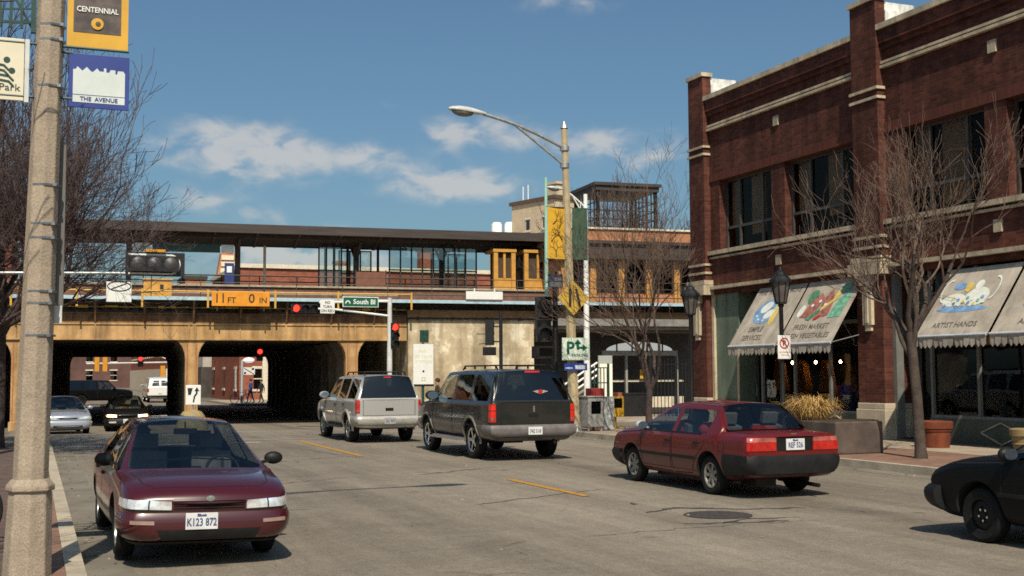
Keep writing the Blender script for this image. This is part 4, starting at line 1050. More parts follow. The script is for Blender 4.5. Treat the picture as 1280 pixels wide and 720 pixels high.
text('P', .50, pk, (-.17, -.017, .33), m_sign_green, bold=.014); text('PARKING', .12, pk, (.12, -.017, .14), m_sign_green, bold=.002)
b = MB(); b.box(.02, .10, -.0185, -.015, .30, .50); b.prism([(-.05, .46), (.17, .46), (.06, .60)], -.0185, -.015, 'xz'); b.box(.10, .22, -.0175, -.0155, .32, .39); b.prism([(.20, .25), (.20, .46), (.36, .355)], -.0175, -.0155, 'xz'); b.build('arrow', m_sign_green, pk)
bl = thing('blue_sign', 'small blue and white plate below the parking sign', 'sign', (14.36, 31.2, 1.86))
b = MB(); b.box(-.34, .38, -.01, .01, 0, .2); b.build('plate', m_sign_blue, bl); b = MB(); b.box(-.0, .32, -.013, -.0105, .04, .15); b.box(-.3, -.08, -.013, -.0105, .05, .09); b.build('panel', mat('sign_pale2', (.5, .55, .6), .5, .1, 3), bl)

# ---- signals
def signal_head(name_parent, x, y, z, n=3, s=.34, lit=None, horizontal=False, rz=0, visor=True):
    """signal housing facing local -Y with n lenses from the top (or from the left)"""
    M_ = Matrix.Translation((x, y, z)) @ Matrix.Rotation(rz, 4, 'Z')
    b = MB(M_)
    for k in range(n):
        dx, dz = (k*s, 0) if horizontal else (0, -k*s)
        b.box(dx-s*.49, dx+s*.49, -s*.3, s*.3, dz-s*.49, dz+s*.49)
        if visor:
            for j in range(10):
                a0, a1 = radians(-20+220*j/10), radians(-20+220*(j+1)/10); R_ = s*.44
                b.poly([(dx+R_*cos(a0), -s*.3, dz+R_*sin(a0)), (dx+R_*cos(a1), -s*.3, dz+R_*sin(a1)), (dx+R_*cos(a1), -s*.95, dz+R_*sin(a1)-.02), (dx+R_*cos(a0), -s*.95, dz+R_*sin(a0)-.02)])
    h = b.build('signal_housing', m_black, name_parent, recalc=False)
    for k in range(n):
        dx, dz = (k*s, 0) if horizontal else (0, -k*s)
        b = MB(M_ @ Matrix.Translation((dx, -s*.31, dz)) @ Matrix.Rotation(pi/2, 4, 'X')); b.lathe([(0, .04), (s*.25, .03), (s*.40, 0)], 18)
        b.build('lens', m_red_lit if lit == k else m_lensoff, h, smooth=60)
    return h
# mast arm signal on the far corner (red)
ma = thing('mast_arm_signal', 'white pole mast arm with red horizontal signal in front of the viaduct', 'traffic signal', (13.42, 47.1, -.24))
b = MB(); b.tube([(0, 0, 0), (0, 0, 5.12)], [.13, .09], 12); b.build('pole', m_alu, ma, smooth=50)
b = MB(); b.tube([(0, 0, 4.98), (-2.9, 0, 4.88)], .045, 8); b.tube([(0, 0, 4.38), (-2.3, 0, 4.62), (-3.9, 0, 4.64)], .045, 8); b.build('arm', m_white, ma, smooth=50)
signal_head(ma, -3.86, -.1, 4.63, 3, .34, 0, True)
signal_head(ma, .18, -.05, 3.93, 3, .34, 0, False)
nt_ = thing('turn_sign', 'white square turn restriction sign on the white mast arm', 'sign', (10.82, 46.95, 4.20))
b = MB(); b.box(-.29, .29, -.01, .01, 0, .54); b.build('plate', m_sign_white, nt_, bevel=.01); texts(['NO', 'TURN', 'ON RED'], .15, nt_, (0, -.014, .43), m_sign_black, gap=1.1, bold=.003, sx=.9)
ss = thing('street_name_sign', 'green street name sign reading South Bl on the white mast arm', 'street sign', (12.17, 46.95, 4.47))
b = MB(); b.box(-.74, .74, -.012, .012, 0, .42); b.build('plate', m_sign_white, ss, bevel=.02); b = MB(); b.box(-.71, .71, -.016, -.0125, .03, .39); b.build('face', m_sign_green, ss)
text('South Bl', .27, ss, (.15, -.018, .21), m_sign_white, bold=.006)
b = MB()
for k in range(12):
    a0, a1 = pi*k/12, pi*(k+1)/12; b.poly([(-.53+.11*cos(a0), -.018, .14+.13*sin(a0)), (-.53+.11*cos(a1), -.018, .14+.13*sin(a1)), (-.53+.065*cos(a1), -.018, .14+.08*sin(a1)), (-.53+.065*cos(a0), -.018, .14+.08*sin(a0))])
b.build('emblem', m_sign_white, ss, recalc=False)
# near left mast arm signal, unlit, in a backplate outlined with white tape
ml = thing('mast_arm_signal', 'dark horizontal signal in a white taped backplate on the left mast arm', 'traffic signal', (-1.15, 26.2, .13))
b = MB(); b.tube([(0, 0, 0), (0, 0, 4.5)], [.13, .10], 12); b.build('pole', m_steel, ml, smooth=50)
b = MB(); b.tube([(0, 0, 3.72), (2.7, 0, 3.78), (4.0, 0, 3.78)], .032, 8); b.build('arm', m_steel, ml, smooth=50)
Z0 = 3.98
xc = 3.49
b = MB(); b.box(xc-.60, xc+.60, -.10, -.08, Z0-.25, Z0+.25); bp_ = b.build('backplate', m_black, ml)
b = MB()
out_ = [(xc-.54, .20), (xc+.30, .20)] + [(xc+.30+.20*sin(a), .20*cos(a)) for a in [pi*k/12 for k in range(1, 12)]] + [(xc+.30, -.20), (xc-.54, -.20)]
for (xa, za), (xb, zb_) in zip(out_, out_[1:]): b.bar((xa, -.105, Z0+za), (xb, -.105, Z0+zb_), .03, .035)
b.build('white_tape', m_sign_white, bp_)
signal_head(ml, xc-.36, -.2, Z0, 3, .33, None, True, visor=False)
b = MB(); b.box(xc-.2, xc+.2, -.18, -.0, Z0+.252, Z0+.31); b.build('amber_cap', m_amber, ml)
ws = thing('turn_sign', 'white square sign under the left mast arm', 'sign', (1.62, 26.05, 3.30))
b = MB(); b.box(-.25, .25, -.01, .01, 0, .42); b.build('plate', m_sign_white, ws, bevel=.01)
b = MB()
for k in range(20):
    a0, a1 = 2*pi*k/20, 2*pi*(k+1)/20; b.bar((.23*cos(a0), -.012, .33+.10*sin(a0)), (.23*cos(a1), -.012, .33+.10*sin(a1)), .012, .02)
b.bar((-.15, -.012, .27), (.15, -.012, .39), .012, .02); b.build('symbol', m_sign_black, ws)
# signal stacks on the right corner, facing other approaches
sp_ = thing('traffic_signal', 'tall dark traffic signal stack on the right kerb corner beside the lamp post', 'traffic signal', (14.55, 33.0, .13))
b = MB(); b.tube([(0, 0, 0), (0, 0, 4.7)], [.09, .08], 10); b.build('pole', m_black, sp_, smooth=50)
signal_head(sp_, -.42, -.05, 3.72, 3, .45, None, False, radians(-12))
b = MB(); b.box(-.72, -.14, -.12, .14, 2.1, 2.46); b.box(-.68, -.18, -.32, -.12, 2.4, 2.46); b.box(-.72, -.66, -.32, -.12, 2.1, 2.46); b.build('walk_signal', m_black, sp_)
b = MB(); b.bar((-.3, 0, 3.9), (0, 0, 3.9), .05); b.bar((-.3, 0, 2.9), (0, 0, 2.9), .05); b.bar((-.3, 0, 2.2), (0, 0, 2.2), .05); b.build('bracket', m_black, sp_)
wps = thing('route_sign', 'small blue and white sign at the top of the dark signal stack', 'sign', (14.50, 32.85, 4.35))
b = MB(); b.box(-.24, .24, -.01, .01, 0, .40); b.build('plate', mat('sign_grey_blue', (.10, .13, .25), .5, .2, 3), wps); b = MB(); b.box(-.2, .2, -.014, -.0105, .02, .16); b.box(-.05, .2, -.014, -.0105, .2, .3); b.build('panel', m_sign_white, wps)
s2 = thing('traffic_signal', 'black traffic signal stack seen from behind before the flaking concrete wall', 'traffic signal', (17.35, 44.75, gz(44.75)))
b = MB(); b.tube([(0, 0, 0), (0, 0, 4.45)], [.08, .07], 10); b.build('pole', m_black, s2, smooth=50)
signal_head(s2, -.48, .0, 4.0, 3, .34, None, False, radians(150))
b = MB(); b.box(-.72, -.26, -.15, .15, 2.75, 3.08); b.build('walk_signal', m_black, s2); b = MB()
for z in (3.9, 3.3): b.bar((-.4, 0, z), (0, 0, z), .05)
b.bar((-.9, .1, 3.2), (-.4, 0, 3.25), .03); b.bar((-1.0, .1, 3.6), (-.4, 0, 3.6), .03); b.build('bracket', m_black, s2)

# ---- tall white information sign on a green post
isg = thing('information_sign', 'tall blank white notice sign on a green post between the two stopped cars', 'sign', (14.80, 46.95, -.24))
b = MB(); b.tube([(0, .05, 0), (0, .05, 3.3)], .06, 8); b.build('post', m_dkgreen, isg)
b = MB(); b.box(-.43, .43, -.02, .02, 1.60, 3.24); b.build('board', m_sign_white, isg, bevel=.01); b = MB(); b.box(-.40, .45, -.03, .03, 1.52, 1.60); b.build('dark_sill', m_black, isg)
texts(['PARK', 'AT YOUR', 'STATION'], .17, isg, (.0, -.024, 2.95), mat('faded_yellow', (.66, .58, .34), .5, .1, 3), gap=1.25)
b = MB(); b.lathe([(0, 0), (.045, 0)], 14, Matrix.Translation((0, -.0235, 2.13)) @ Matrix.Rotation(pi/2, 4, 'X')); b.build('dot', m_sign_black, isg)
b = MB()
for q in ((-.08, .08, 1.86, 1.88), (-.08, .08, 1.74, 1.76), (-.08, -.06, 1.74, 1.88), (.06, .08, 1.74, 1.88)): b.box(q[0], q[1], -.0235, -.0215, q[2], q[3])
b.build('square_mark', MATS['sign_ochre'], isg)

# ---- keep right nose at the centre column
kr = thing('keep_right_sign', 'white keep right arrow sign in front of the centre viaduct column', 'sign', wp(0.0, -2.0, GZ), BR)
b = MB(); b.box(-.30, .30, -.015, .015, 1.0, 1.80); b.build('plate', m_sign_white, kr, bevel=.02); b = MB(); b.tube([(0, .05, 0), (0, .05, 1.7)], .03, 8); b.build('post', m_steel, kr)
b = MB(); b.prism([(-.23, 1.68), (-.02, 1.68), (-.10, 1.40), (-.2, 1.40)], -.02, -.0155, 'xz'); b.prism([(-.02, 1.10), (.04, 1.10), (.08, 1.32), (.17, 1.45), (.17, 1.55), (.24, 1.55), (.14, 1.72), (.04, 1.55), (.1, 1.55), (.1, 1.47), (.02, 1.36)], -.02, -.0155, 'xz'); b.build('arrow', m_sign_black, kr)
nz_ = thing('crash_barrel', 'rounded concrete island nose with yellow stripes under the keep right sign', 'traffic island', wp(-.05, -2.45, GZ), BR)
m_stripe, nt, N, L, bs_ = new_mat('striped_nose')
tcn = N.new('ShaderNodeTexCoord'); wv_ = N.new('ShaderNodeTexWave'); wv_.inputs['Scale'].default_value = 1.5; wv_.inputs['Distortion'].default_value = 1.5; wv_.bands_direction = 'DIAGONAL'
L.new(tcn.outputs['Object'], wv_.inputs['Vector']); rpn = N.new('ShaderNodeValToRGB'); rpn.color_ramp.interpolation = 'CONSTANT'
rpn.color_ramp.elements[0].color = (*S('#857a68'), 1); rpn.color_ramp.elements[1].position = .5; rpn.color_ramp.elements[1].color = (*S('#97824a'), 1); L.new(wv_.outputs['Fac'], rpn.inputs['Fac']); L.new(rpn.outputs['Color'], bs_.inputs['Base Color']); bs_.inputs['Roughness'].default_value = .8
b = MB(); b.lathe([(.66, -.1), (.62, .3), (.5, .72), (.36, .95), (.15, 1.04), (0, 1.06)], 20, Matrix.Diagonal((1, .7, .78, 1))); b.build('nose', m_stripe, nz_, smooth=60)
b = MB(); b.prism([(-.5, 0), (.5, 0), (.4, 2.2), (-.4, 2.2)], 0, .35, 'xy'); b.build('island_kerb', m_kerb, nz_)

# ---- cobra lamp beyond the cross street and a pale green mast
c2 = thing('street_lamp', 'white street lamp beyond the cross street near the station', 'street lamp', (22.2, 47.0, -.24))
b = MB(); b.tube([(0, 0, 0), (0, 0, 9.8)], [.15, .09], 10); b.build('pole', m_white, c2, smooth=50)
cobra(c2, (0, 0, 9.2), (-1.0, 0, 9.95), 9.2, .5, m_white, .9)
gm = thing('mast', 'thin pale green mast rising from the viaduct edge behind the yellow banner', 'mast', wp(15.75, -.55, 5.0), BR)
b = MB(); b.tube([(0, 0, 0), (0, 0, 5.85)], [.09, .07], 8); b.build('tube', mat('mint_paint', (.30, .52, .42), .5, .1, 3), gm); b = MB(); b.box(-.15, .15, -.15, .15, -.06, .06); b.build('foot', m_dksteel, gm)

# ---- antique lanterns
def lantern(loc, label, tall=3.9):
    t = thing('lantern_post', label, 'lamp post', loc, 0, 'antique black lantern posts')
    b = MB(); b.lathe([(.17, 0), (.17, .12), (.13, .18), (.11, .55), (.07, .7), (.055, .8), (.045, tall-.75), (.07, tall-.72), (.05, tall-.66)], 14); b.build('post', m_black, t, smooth=40)
    b = MB(); b.lathe([(.11, tall-.66), (.20, tall-.20)], 8); lg = b.build('lantern_glass', mat('smoked_lantern', (.10, .085, .08), .25, .2, 4), t)
    b = MB()
    for k in range(8):
        a = 2*pi*k/8; b.bar((.115*cos(a), .115*sin(a), tall-.66), (.205*cos(a), .205*sin(a), tall-.2), .018)
    b.lathe([(.12, tall-.68), (.125, tall-.64)], 8); b.lathe([(.24, tall-.22), (.24, tall-.17), (.15, tall-.08), (.11, tall-.05), (.1, tall), (.04, tall+.05), (.02, tall+.12), (0, tall+.13)], 12)
    b.build('lantern_cage', m_black, t)
    return t
lantern((14.78, 21.6, .13), 'black lantern post in front of the picture awnings, carrying the no parking sign', 3.78)
lantern((14.78, 25.4, .13), 'black lantern post at the left end of the brick shop building', 3.72)
np_ = thing('no_parking_sign', 'small white no parking sign on the lantern post', 'sign', (14.77, 21.5, 2.06))
b = MB(); b.box(-.16, .16, -.006, .006, 0, .50); b.build('plate', m_sign_white, np_, bevel=.006)
b = MB()
for k in range(24):
    a0, a1 = 2*pi*k/24, 2*pi*(k+1)/24; b.poly([(q*cos(a), -.0085, .33+q*sin(a)) for a, q in ((a0, .12), (a1, .12), (a1, .09), (a0, .09))])
b.prism([(-.09, .40), (-.07, .42), (.09, .26), (.07, .24)], -.012, -.0085, 'xz'); b.build('red_ring', m_sign_red, np_, recalc=False)
text('P', .16, np_, (0, -.0075, .33), m_sign_black, bold=.005); texts(['NO STOPPING', '7 TO 9 AM'], .04, np_, (0, -.009, .14), m_sign_red, gap=1.5)

# ---- mailbox and newspaper boxes on the corner
mbx = thing('newspaper_box', 'grey steel newspaper box with white panel on the kerb corner', 'newspaper box', (15.05, 31.3, .13), radians(8))
b = MB(); b.box(-.42, .1, -.25, .25, .12, .96); b.box(-.45, .13, -.28, .28, .96, 1.0)
for x in (-.38, .04):
    for y in (-.2, .2): b.box(x-.03, x+.03, y-.03, y+.03, 0, .12)
b.build('body', mat('grey_box', (.26, .26, .25), .5, .2, 4), mbx, bevel=.015)
b = MB(); b.box(.12, .46, -.26, -.22, .04, .98); b.build('poster_panel', mat('poster', (.50, .52, .50), .6, .5, 9, col2=(.16, .17, .18)), mbx); b = MB(); b.box(-.32, .0, -.262, -.252, .5, .85); b.build('window', m_win, mbx)
for k, (x, y, m_, lab) in enumerate([(14.95, 33.0, m_sign_blue, 'blue newspaper box behind the grey one'), (15.65, 32.6, mat('box_red', (.30, .03, .025), .5, .15, 4), 'red newspaper box behind the grey one'), (16.2, 32.4, m_sign_yel, 'yellow newspaper box beside the red one')]):
    t = thing('newspaper_box', lab, 'newspaper box', (x, y, .13), 0, 'newspaper boxes on the corner')
    b = MB(); b.box(-.22, .22, -.2, .2, .35, 1.2 if k < 2 else .95); b.box(-.05, .05, -.05, .05, 0, .35); b.box(-.2, .2, -.2, .2, 0, .04); b.build('body', m_, t, bevel=.02)
    b = MB(); b.box(-.15, .15, -.21, -.201, .62, .9); b.build('window', m_sign_white if k == 0 else m_win, t)

# ---- planters
pl = thing('planter', 'big square weathered concrete planter on the right pavement holding dry grass', 'planter', (15.5, 21.1, .13))
b = MB()
b.box(-.58, .58, -1.1, 1.05, 0, .65); b.build('box', mat('weathered_concrete', S('#5f5249'), .9, .3, 2.2, .3, col2=S('#463b36'), fine=.12), pl, bevel=.03)
b = MB(); b.box(-.48, .48, -.98, .95, .55, .66); b.build('soil', mat('soil', (.05, .035, .02), .95, .3, 8, .4), pl)
m_straw = mat('dry_straw', S('#b8935a'), .9, .3, 6, col2=S('#c9a866'))
dg_ = thing('dry_grass', 'mound of dry straw coloured ornamental grass in the concrete planter', 'plant', (15.30, 21.3, .76))
b = MB(); r = random.Random(5)
for k in range(1500):
    a = r.uniform(0, 2*pi); rr = abs(r.gauss(0, .15)); x, y = rr*cos(a), rr*sin(a)*1.1; l = r.uniform(.28, .80); t = r.uniform(.25, 1.35); ca = a+r.gauss(0, .5)
    p0 = Vector((x, y, 0)); p1 = p0+Vector((cos(ca)*sin(t)*l*.55, sin(ca)*sin(t)*l*.55, cos(t*.7)*l*.7)); p2 = p1+Vector((cos(ca)*l*.45, sin(ca)*l*.45, l*r.uniform(-.35, .15)))
    w = Vector((-sin(ca), cos(ca), 0))*.006
    b.poly([p0-w, p0+w, p1+w, p1-w]); b.poly([p1-w, p1+w, p2])
b.build('blades', m_straw, dg_, recalc=False)
b = MB(); b.ell((0, 0, .08), (.30, .42, .26), 12, 8); b.build('matted_core', mat('straw_core', S('#7d5c30'), .95, .4, 14, .6), dg_)
tp = thing('plant_pot', 'wide terracotta tub standing by the shop window right of the street tree', 'plant pot', (18.25, 20.95, .13))
m_terr = mat('terracotta', S('#7d3d20'), .85, .25, 4, .2, col2=S('#5e2d1a'), fine=.15)
b = MB(); b.lathe([(0, 0), (.27, 0), (.31, .40), (.35, .42), (.36, .56), (.31, .58), (.29, .5), (0, .5)], 24); b.build('tub', m_terr, tp, smooth=30)
b = MB(); b.lathe([(.325, .36), (.33, .38), (.315, .39)], 24); b.build('moulding', m_terr, tp, smooth=30)
t2 = thing('plant_pot', 'tan stone tub by the shop window beyond the black car', 'plant pot', (18.2, 18.35, .13))
b = MB(); b.lathe([(0, 0), (.22, 0), (.27, .36), (.31, .38), (.31, .50), (.26, .52), (.24, .45), (0, .45)], 24); b.build('tub', mat('tan_stone', S('#84714f'), .9, .2, 4, .3), t2, smooth=30)
b = MB(); b.lathe([(.255, .2), (.275, .22), (.26, .24)], 24); b.build('moulding', MATS['tan_stone'], t2, smooth=30)
bk = thing('litter_bin', 'small brown slatted box bin beside the concrete planter', 'bin', (17.1, 22.0, .13), radians(10))
b = MB(); b.box(-.2, .2, -.25, .25, .05, .55)
for k in range(5): b.box(-.21, .21, -.26, -.25, .08+.095*k, .15+.095*k)
b.build('body', mat('brown_timber', (.09, .05, .03), .8, .3, 5), bk, bevel=.01); b = MB(); b.box(-.23, .23, -.28, .28, .55, .6); b.build('lid', MATS['brown_timber'], bk)

# ---- left pavement: tree guard and a parked bicycle
tg = thing('tree_guard', 'dark green iron guard round the bare tree behind the near lamp post', 'tree guard', (-1.45, 28, .13))
b = MB()
for k in range(14):
    a = 2*pi*k/14; b.tube([(.42*cos(a), .42*sin(a), 0), (.42*cos(a), .42*sin(a), 1.45)], .016, 6)
for z in (.12, .8, 1.4): b.tube([(.42*cos(2*pi*k/18), .42*sin(2*pi*k/18), z) for k in range(19)], .02, 6)
b.build('bars', m_dkgreen, tg)
def bicycle(loc, rz, label, col, wheel_r=.34):
    t = thing('bicycle', label, 'bicycle', loc, rz, None)
    for x in (-.52, .52):
        b = MB(); n = 28
        b.tube([(x+wheel_r*cos(2*pi*k/n), 0, wheel_r+wheel_r*sin(2*pi*k/n)) for k in range(n+1)], .017, 8, cap=False); w = b.build('wheel', m_rubber, t, smooth=60)
        b = MB(); b.tube([(x+(wheel_r-.03)*cos(2*pi*k/n), 0, wheel_r+(wheel_r-.03)*sin(2*pi*k/n)) for k in range(n+1)], .011, 6, cap=False)
        for k in range(14): a = 2*pi*k/14; b.tube([(x, 0, wheel_r), (x+(wheel_r-.03)*cos(a), 0, wheel_r+(wheel_r-.03)*sin(a))], .002, 4)
        b.build('rim', mat('bright_rim', (.7, .7, .7), .25, .1, 4, metal=.9), w)
    b = MB()
    for p_, q_ in (((-.52, 0, .34), (-.12, 0, .30)), ((-.52, 0, .34), (-.18, 0, .78)), ((-.12, 0, .30), (-.2, 0, .86)), ((-.12, 0, .30), (.36, 0, .76)), ((-.18, 0, .78), (.35, 0, .84)), ((.52, 0, .34), (.33, 0, .95))): b.tube([p_, q_], .017, 8)
    b.build('frame', col, t)
    b = MB(); b.ell((-.22, 0, .90), (.14, .07, .035), 10, 6); b.build('saddle', m_black, t, smooth=60)
    b = MB(); b.tube([(.34, -.28, 1.0), (.40, -.1, .99), (.33, 0, .96), (.40, .1, .99), (.34, .28, 1.0)], .013, 6); b.build('handlebar', m_steel, t)
    b = MB(); b.lathe([(.09, -.01), (.09, .01)], 16, Matrix.Translation((-.12, -.04, .30)) @ Matrix.Rotation(pi/2, 4, 'X')); b.bar((-.12, -.06, .30), (-.05, -.06, .16), .02); b.bar((-.05, -.1, .16), (-.05, -.02, .16), .04, .02); b.build('crank', m_steel, t)
    return t
bicycle((-1.12, 13.0, .13), 0, 'dark bicycle parked at the left edge behind the near lamp post', m_black)
# ================================================================ VEHICLES
def paint(name, col, flake=.0, rough=.32, metal=.0, coat=1.0, dust=1.0):
    m, nt, N, L, b = new_mat(name)
    tc = N.new('ShaderNodeTexCoord')
    nz = N.new('ShaderNodeTexNoise'); nz.inputs['Scale'].default_value = 2.2; nz.inputs['Detail'].default_value = 7; L.new(tc.outputs['Object'], nz.inputs['Vector'])
    sp = N.new('ShaderNodeSeparateXYZ'); L.new(tc.outputs['Object'], sp.inputs[0])
    # road dust: stronger low on the body
    mr = N.new('ShaderNodeMapRange'); mr.inputs['From Min'].default_value = .75; mr.inputs['From Max'].default_value = .2; mr.inputs['To Min'].default_value = .02*dust; mr.inputs['To Max'].default_value = .36*dust
    L.new(sp.outputs['Z'], mr.inputs['Value'])
    mu = N.new('ShaderNodeMath'); mu.operation = 'MULTIPLY'; L.new(mr.outputs['Result'], mu.inputs[0]); L.new(nz.outputs['Fac'], mu.inputs[1])
    mx = N.new('ShaderNodeMix'); mx.data_type = 'RGBA'; L.new(mu.outputs[0], mx.inputs[0]); mx.inputs[6].default_value = (*col, 1); mx.inputs[7].default_value = (.13, .11, .09, 1)
    L.new(mx.outputs[2], b.inputs['Base Color'])
    b.inputs['Roughness'].default_value = rough; b.inputs['Metallic'].default_value = metal
    r2 = N.new('ShaderNodeMapRange'); r2.inputs['From Max'].default_value = .5; r2.inputs['To Min'].default_value = .04; r2.inputs['To Max'].default_value = .5; L.new(mu.outputs[0], r2.inputs['Value'])
    b.inputs['Specular IOR Level'].default_value = .5 if coat > .2 else .15; b.inputs['Coat Weight'].default_value = coat; L.new(r2.outputs['Result'], b.inputs['Coat Roughness'])
    return m
m_carglass = glass_mat('car_glass', (.52, .57, .57), .02, .01)
m_darkglass = glass_mat('privacy_glass', (.05, .055, .06), .03, .01)
m_seam = mat('door_gap', (.004, .004, .004), .8, .2, 5)
m_trim = mat('black_trim', (.009, .009, .009), .55, .3, 6, spec=.3)
m_bump = mat('grey_bumper_plastic', (.010, .010, .0105), .55, .3, 4, spec=.3)
m_liner = mat('wheel_arch_liner', (.006, .006, .006), .95, .3, 5)
m_chrome = mat('chrome', (.75, .75, .75), .12, .05, 5, metal=1)
m_alloy = mat('alloy_wheel', (.42, .41, .39), .35, .2, 9, metal=.8)
m_tail = mat('tail_lamp_red', (.42, .012, .008), .15, .25, 12, coat=1)
m_tailon = mat('tail_lamp_lit', (.5, .02, .01), .2, .2, 12, emit=(1, .05, .02), es=.10)
m_amblens = mat('amber_lens', (.55, .16, .02), .15, .2, 12, coat=1)
mat('lamp_pink', (.30, .07, .06), .2, .3, 12, coat=1)
m_clear = mat('clear_lens', (.85, .86, .86), .16, .2, 16, coat=1, metal=.5)
m_headon = mat('headlamp_lit', (.8, .7, .5), .2, .1, 6, emit=(1, .62, .25), es=6.0)
m_plate = mat('plate_white', (.62, .62, .60), .45, .1, 6)
m_plateblue = mat('plate_ink', (.05, .07, .20), .5, .1, 4)
m_seat = mat('seat_cloth', (.15, .145, .15), .9, .25, 6)
m_seatred = mat('seat_red', (.35, .03, .025), .85, .2, 6)
m_exhaust = mat('exhaust_steel', (.035, .03, .027), .5, .3, 8, metal=.7)

def seg(i, j): return (i, j)
def make_car(name, label, cat, loc, rz, sp, pm, lvl=2):
    t = thing(name, label, cat, loc, rz)
    W, H, zb = sp['W'], sp['H'], sp['zb']
    wb, fo, ro = sp['wb'], sp['fo'], sp['ro']
    xf, xr = wb/2, -wb/2
    belt = sp['belt']; sts = []
    def hood(x, w, z, zbb, bl, crown=.03, nose=0):
        return dict(x=x, pts=[(0, zbb), (w*.80, zbb), (w*.965, zbb+.10), (w, zbb+.5*(bl-zbb)), (w*.975, bl-.07), (w*.93, min(bl, z)-.01), (w*.83, z), (w*.6, z+crown*.5), (0, z+crown)], dx=[0]*7+[nose*.35, nose])
    def cab(x, w, zr, yr, dx8=0):
        return dict(x=x, pts=[(0, zb), (w*.84, zb), (w*.98, zb+.10), (w, zb+.5*(belt-zb)), (w*.985, belt-.06), (w*.945, belt+.01), (yr+.06, zr-.105), (yr+.012, zr-.035), (0, zr+.02)], dx=[0]*7+[dx8*.6, dx8])
    yr = sp['yr']; xt = xr-ro; xn = xf+fo
    boxy = sp.get('boxy', 0)
    if sp['type'] == 'sedan':
        dz, dn = sp['deck'], sp.get('deckn', sp['deck']-.02)
        sts += [hood(xt, W*.90, dn-.05, zb+.15, dn-.06, .02, -.05), hood(xt+.09, W*.965, dn, zb+.10, dn-.02, .02, -.05), hood(xr-.18, W*.995, dz, zb, belt, .02)]
        iD = len(sts); c = hood(sp['xD'], W, dz+.005, zb, belt, .02); c['pts'][5] = (W*.945, belt+.01); c['pts'][6] = (W*.905, dz+.01); c['pts'][7] = (W*.83, dz+.012); c['dx'] = [0]*7+[-.05, -.10]; sts.append(c)
        sts.append(cab(sp['xB'], W, H-.015, yr-.03, -.05)); iB = iD+1
    else:
        zt_ = belt
        c = hood(xt, W*.955, zt_-.02, zb+.05, zt_, .02, -.02); c['pts'][5] = (W*.93, zt_-.03); c['pts'][6] = (W*.90, zt_-.015); c['pts'][7] = (W*.83, zt_-.01); c['pts'][8] = (0, zt_); sts.append(c)
        iD = len(sts); c = hood(xt+.06, W*.985, zt_, zb, zt_, .0); c['pts'][5] = (W*.945, zt_+.01); c['pts'][6] = (W*.905, zt_+.02); c['pts'][7] = (W*.86, zt_+.02); c['pts'][8] = (0, zt_+.02); c['dx'] = [0]*7+[-.01, -.03]; sts.append(c)
        sts.append(cab(sp['xB'], W, H-.02, yr-.015, -.05)); iB = iD+1
    pill = []
    for (a, c_) in sp['pillars']:        # rear to front, each (rear edge x, front edge x)
        sts.append(cab(a, W, H, yr)); sts.append(cab(c_, W, H, yr)); pill.append(len(sts)-2)
    iR = len(sts); sts.append(cab(sp['xR'], W, H-.02, yr-.02, .06))
    iC = len(sts); zc = sp['cowl']; c = hood(sp['xC'], W, zc, zb, belt, .02); c['pts'][5] = (W*.945, belt+.005); c['pts'][6] = (W*.90, zc+.008); c['pts'][7] = (W*.85, zc+.012); c['pts'][8] = (0, zc+.03); c['dx'] = [0]*7+[.05, .13]; sts.append(c)
    zn = sp['nose']; nh = sp.get('nose_round', .1)
    sts.append(hood(sp['xC']+.14, W, zc-.005, zb, belt-.01, .035, .06))
    sts.append(hood((sp['xC']+xn)/2+.1, W*.99, zc*.55+zn*.45+.02, zb, (belt*.6+zn*.4), .04, .05))
    sts.append(hood(xn-.22, W*.965, zn+.035, zb+.01, zn+.02, .03, .09)); sts.append(hood(xn-.06, W*(.93 if boxy else .89), zn-.03, zb+.05, zn-.04, .02, .09)); sts.append(hood(xn, W*(.89 if boxy else .80), zn-.13, zb+.12, zn-.10, .0, .06))
    bm = bmesh.new(); cr = bm.edges.layers.float.new('crease_edge'); cv = bm.verts.layers.float.new('crease_vert')
    ring = []
    for s in sts:
        R_ = []; L_ = []
        for j, (y, z) in enumerate(s['pts']):
            v = bm.verts.new((s['x']+s['dx'][j], y, z)); R_.append(v)
            L_.append(v if j in (0, 8) else bm.verts.new((s['x']+s['dx'][j], -y, z)))
        ring.append((R_, L_))
    gl = {}
    if not sp.get('noglass'):
        for k in range(iB, iR):
            if k not in pill: gl[(k, 5)] = 'side'
        if not sp.get('no_quarter'): gl[(iR, 5)] = 'side'
        if sp.get('rear_quarter'): gl[(iD, 5)] = 'side'
        gl[(iD, 7)] = 'rear'
    gl[(iR, 7)] = 'wind'; gl[(iR, 5)] = gl.get((iR, 5), 'side')
    mats = [pm, m_liner]; names = ['body', 'liner']; gid = {}
    for i in range(len(sts)-1):
        for side in (0, 1):
            a, c_ = ring[i][side], ring[i+1][side]
            for j in range(8):
                vs = [a[j], c_[j], c_[j+1], a[j+1]]
                if side: vs = vs[::-1]
                f = bm.faces.new(vs); f.smooth = True
                g = gl.get((i, j))
                if g:
                    key = 'windscreen' if g == 'wind' else 'rear_window' if g == 'rear' else ('side_window', i, side)
                    if key not in gid:
                        gid[key] = len(mats); dark = sp.get('privacy') and (g == 'rear' or (g == 'side' and i < (pill[-1] if pill else iR)))
                        mats.append(m_darkglass if dark else m_carglass); names.append(key if isinstance(key, str) else 'side_window')
                    f.material_index = gid[key]
    for e_, rev in ((0, 0), (len(sts)-1, 1)):
        R_, L_ = ring[e_]
        for j in range(8):
            vs = [R_[j], R_[j+1], L_[j+1], L_[j]]
            vs = [v for k, v in enumerate(vs) if v not in vs[:k]]
            f = bm.faces.new(vs if not rev else vs[::-1]); f.smooth = True
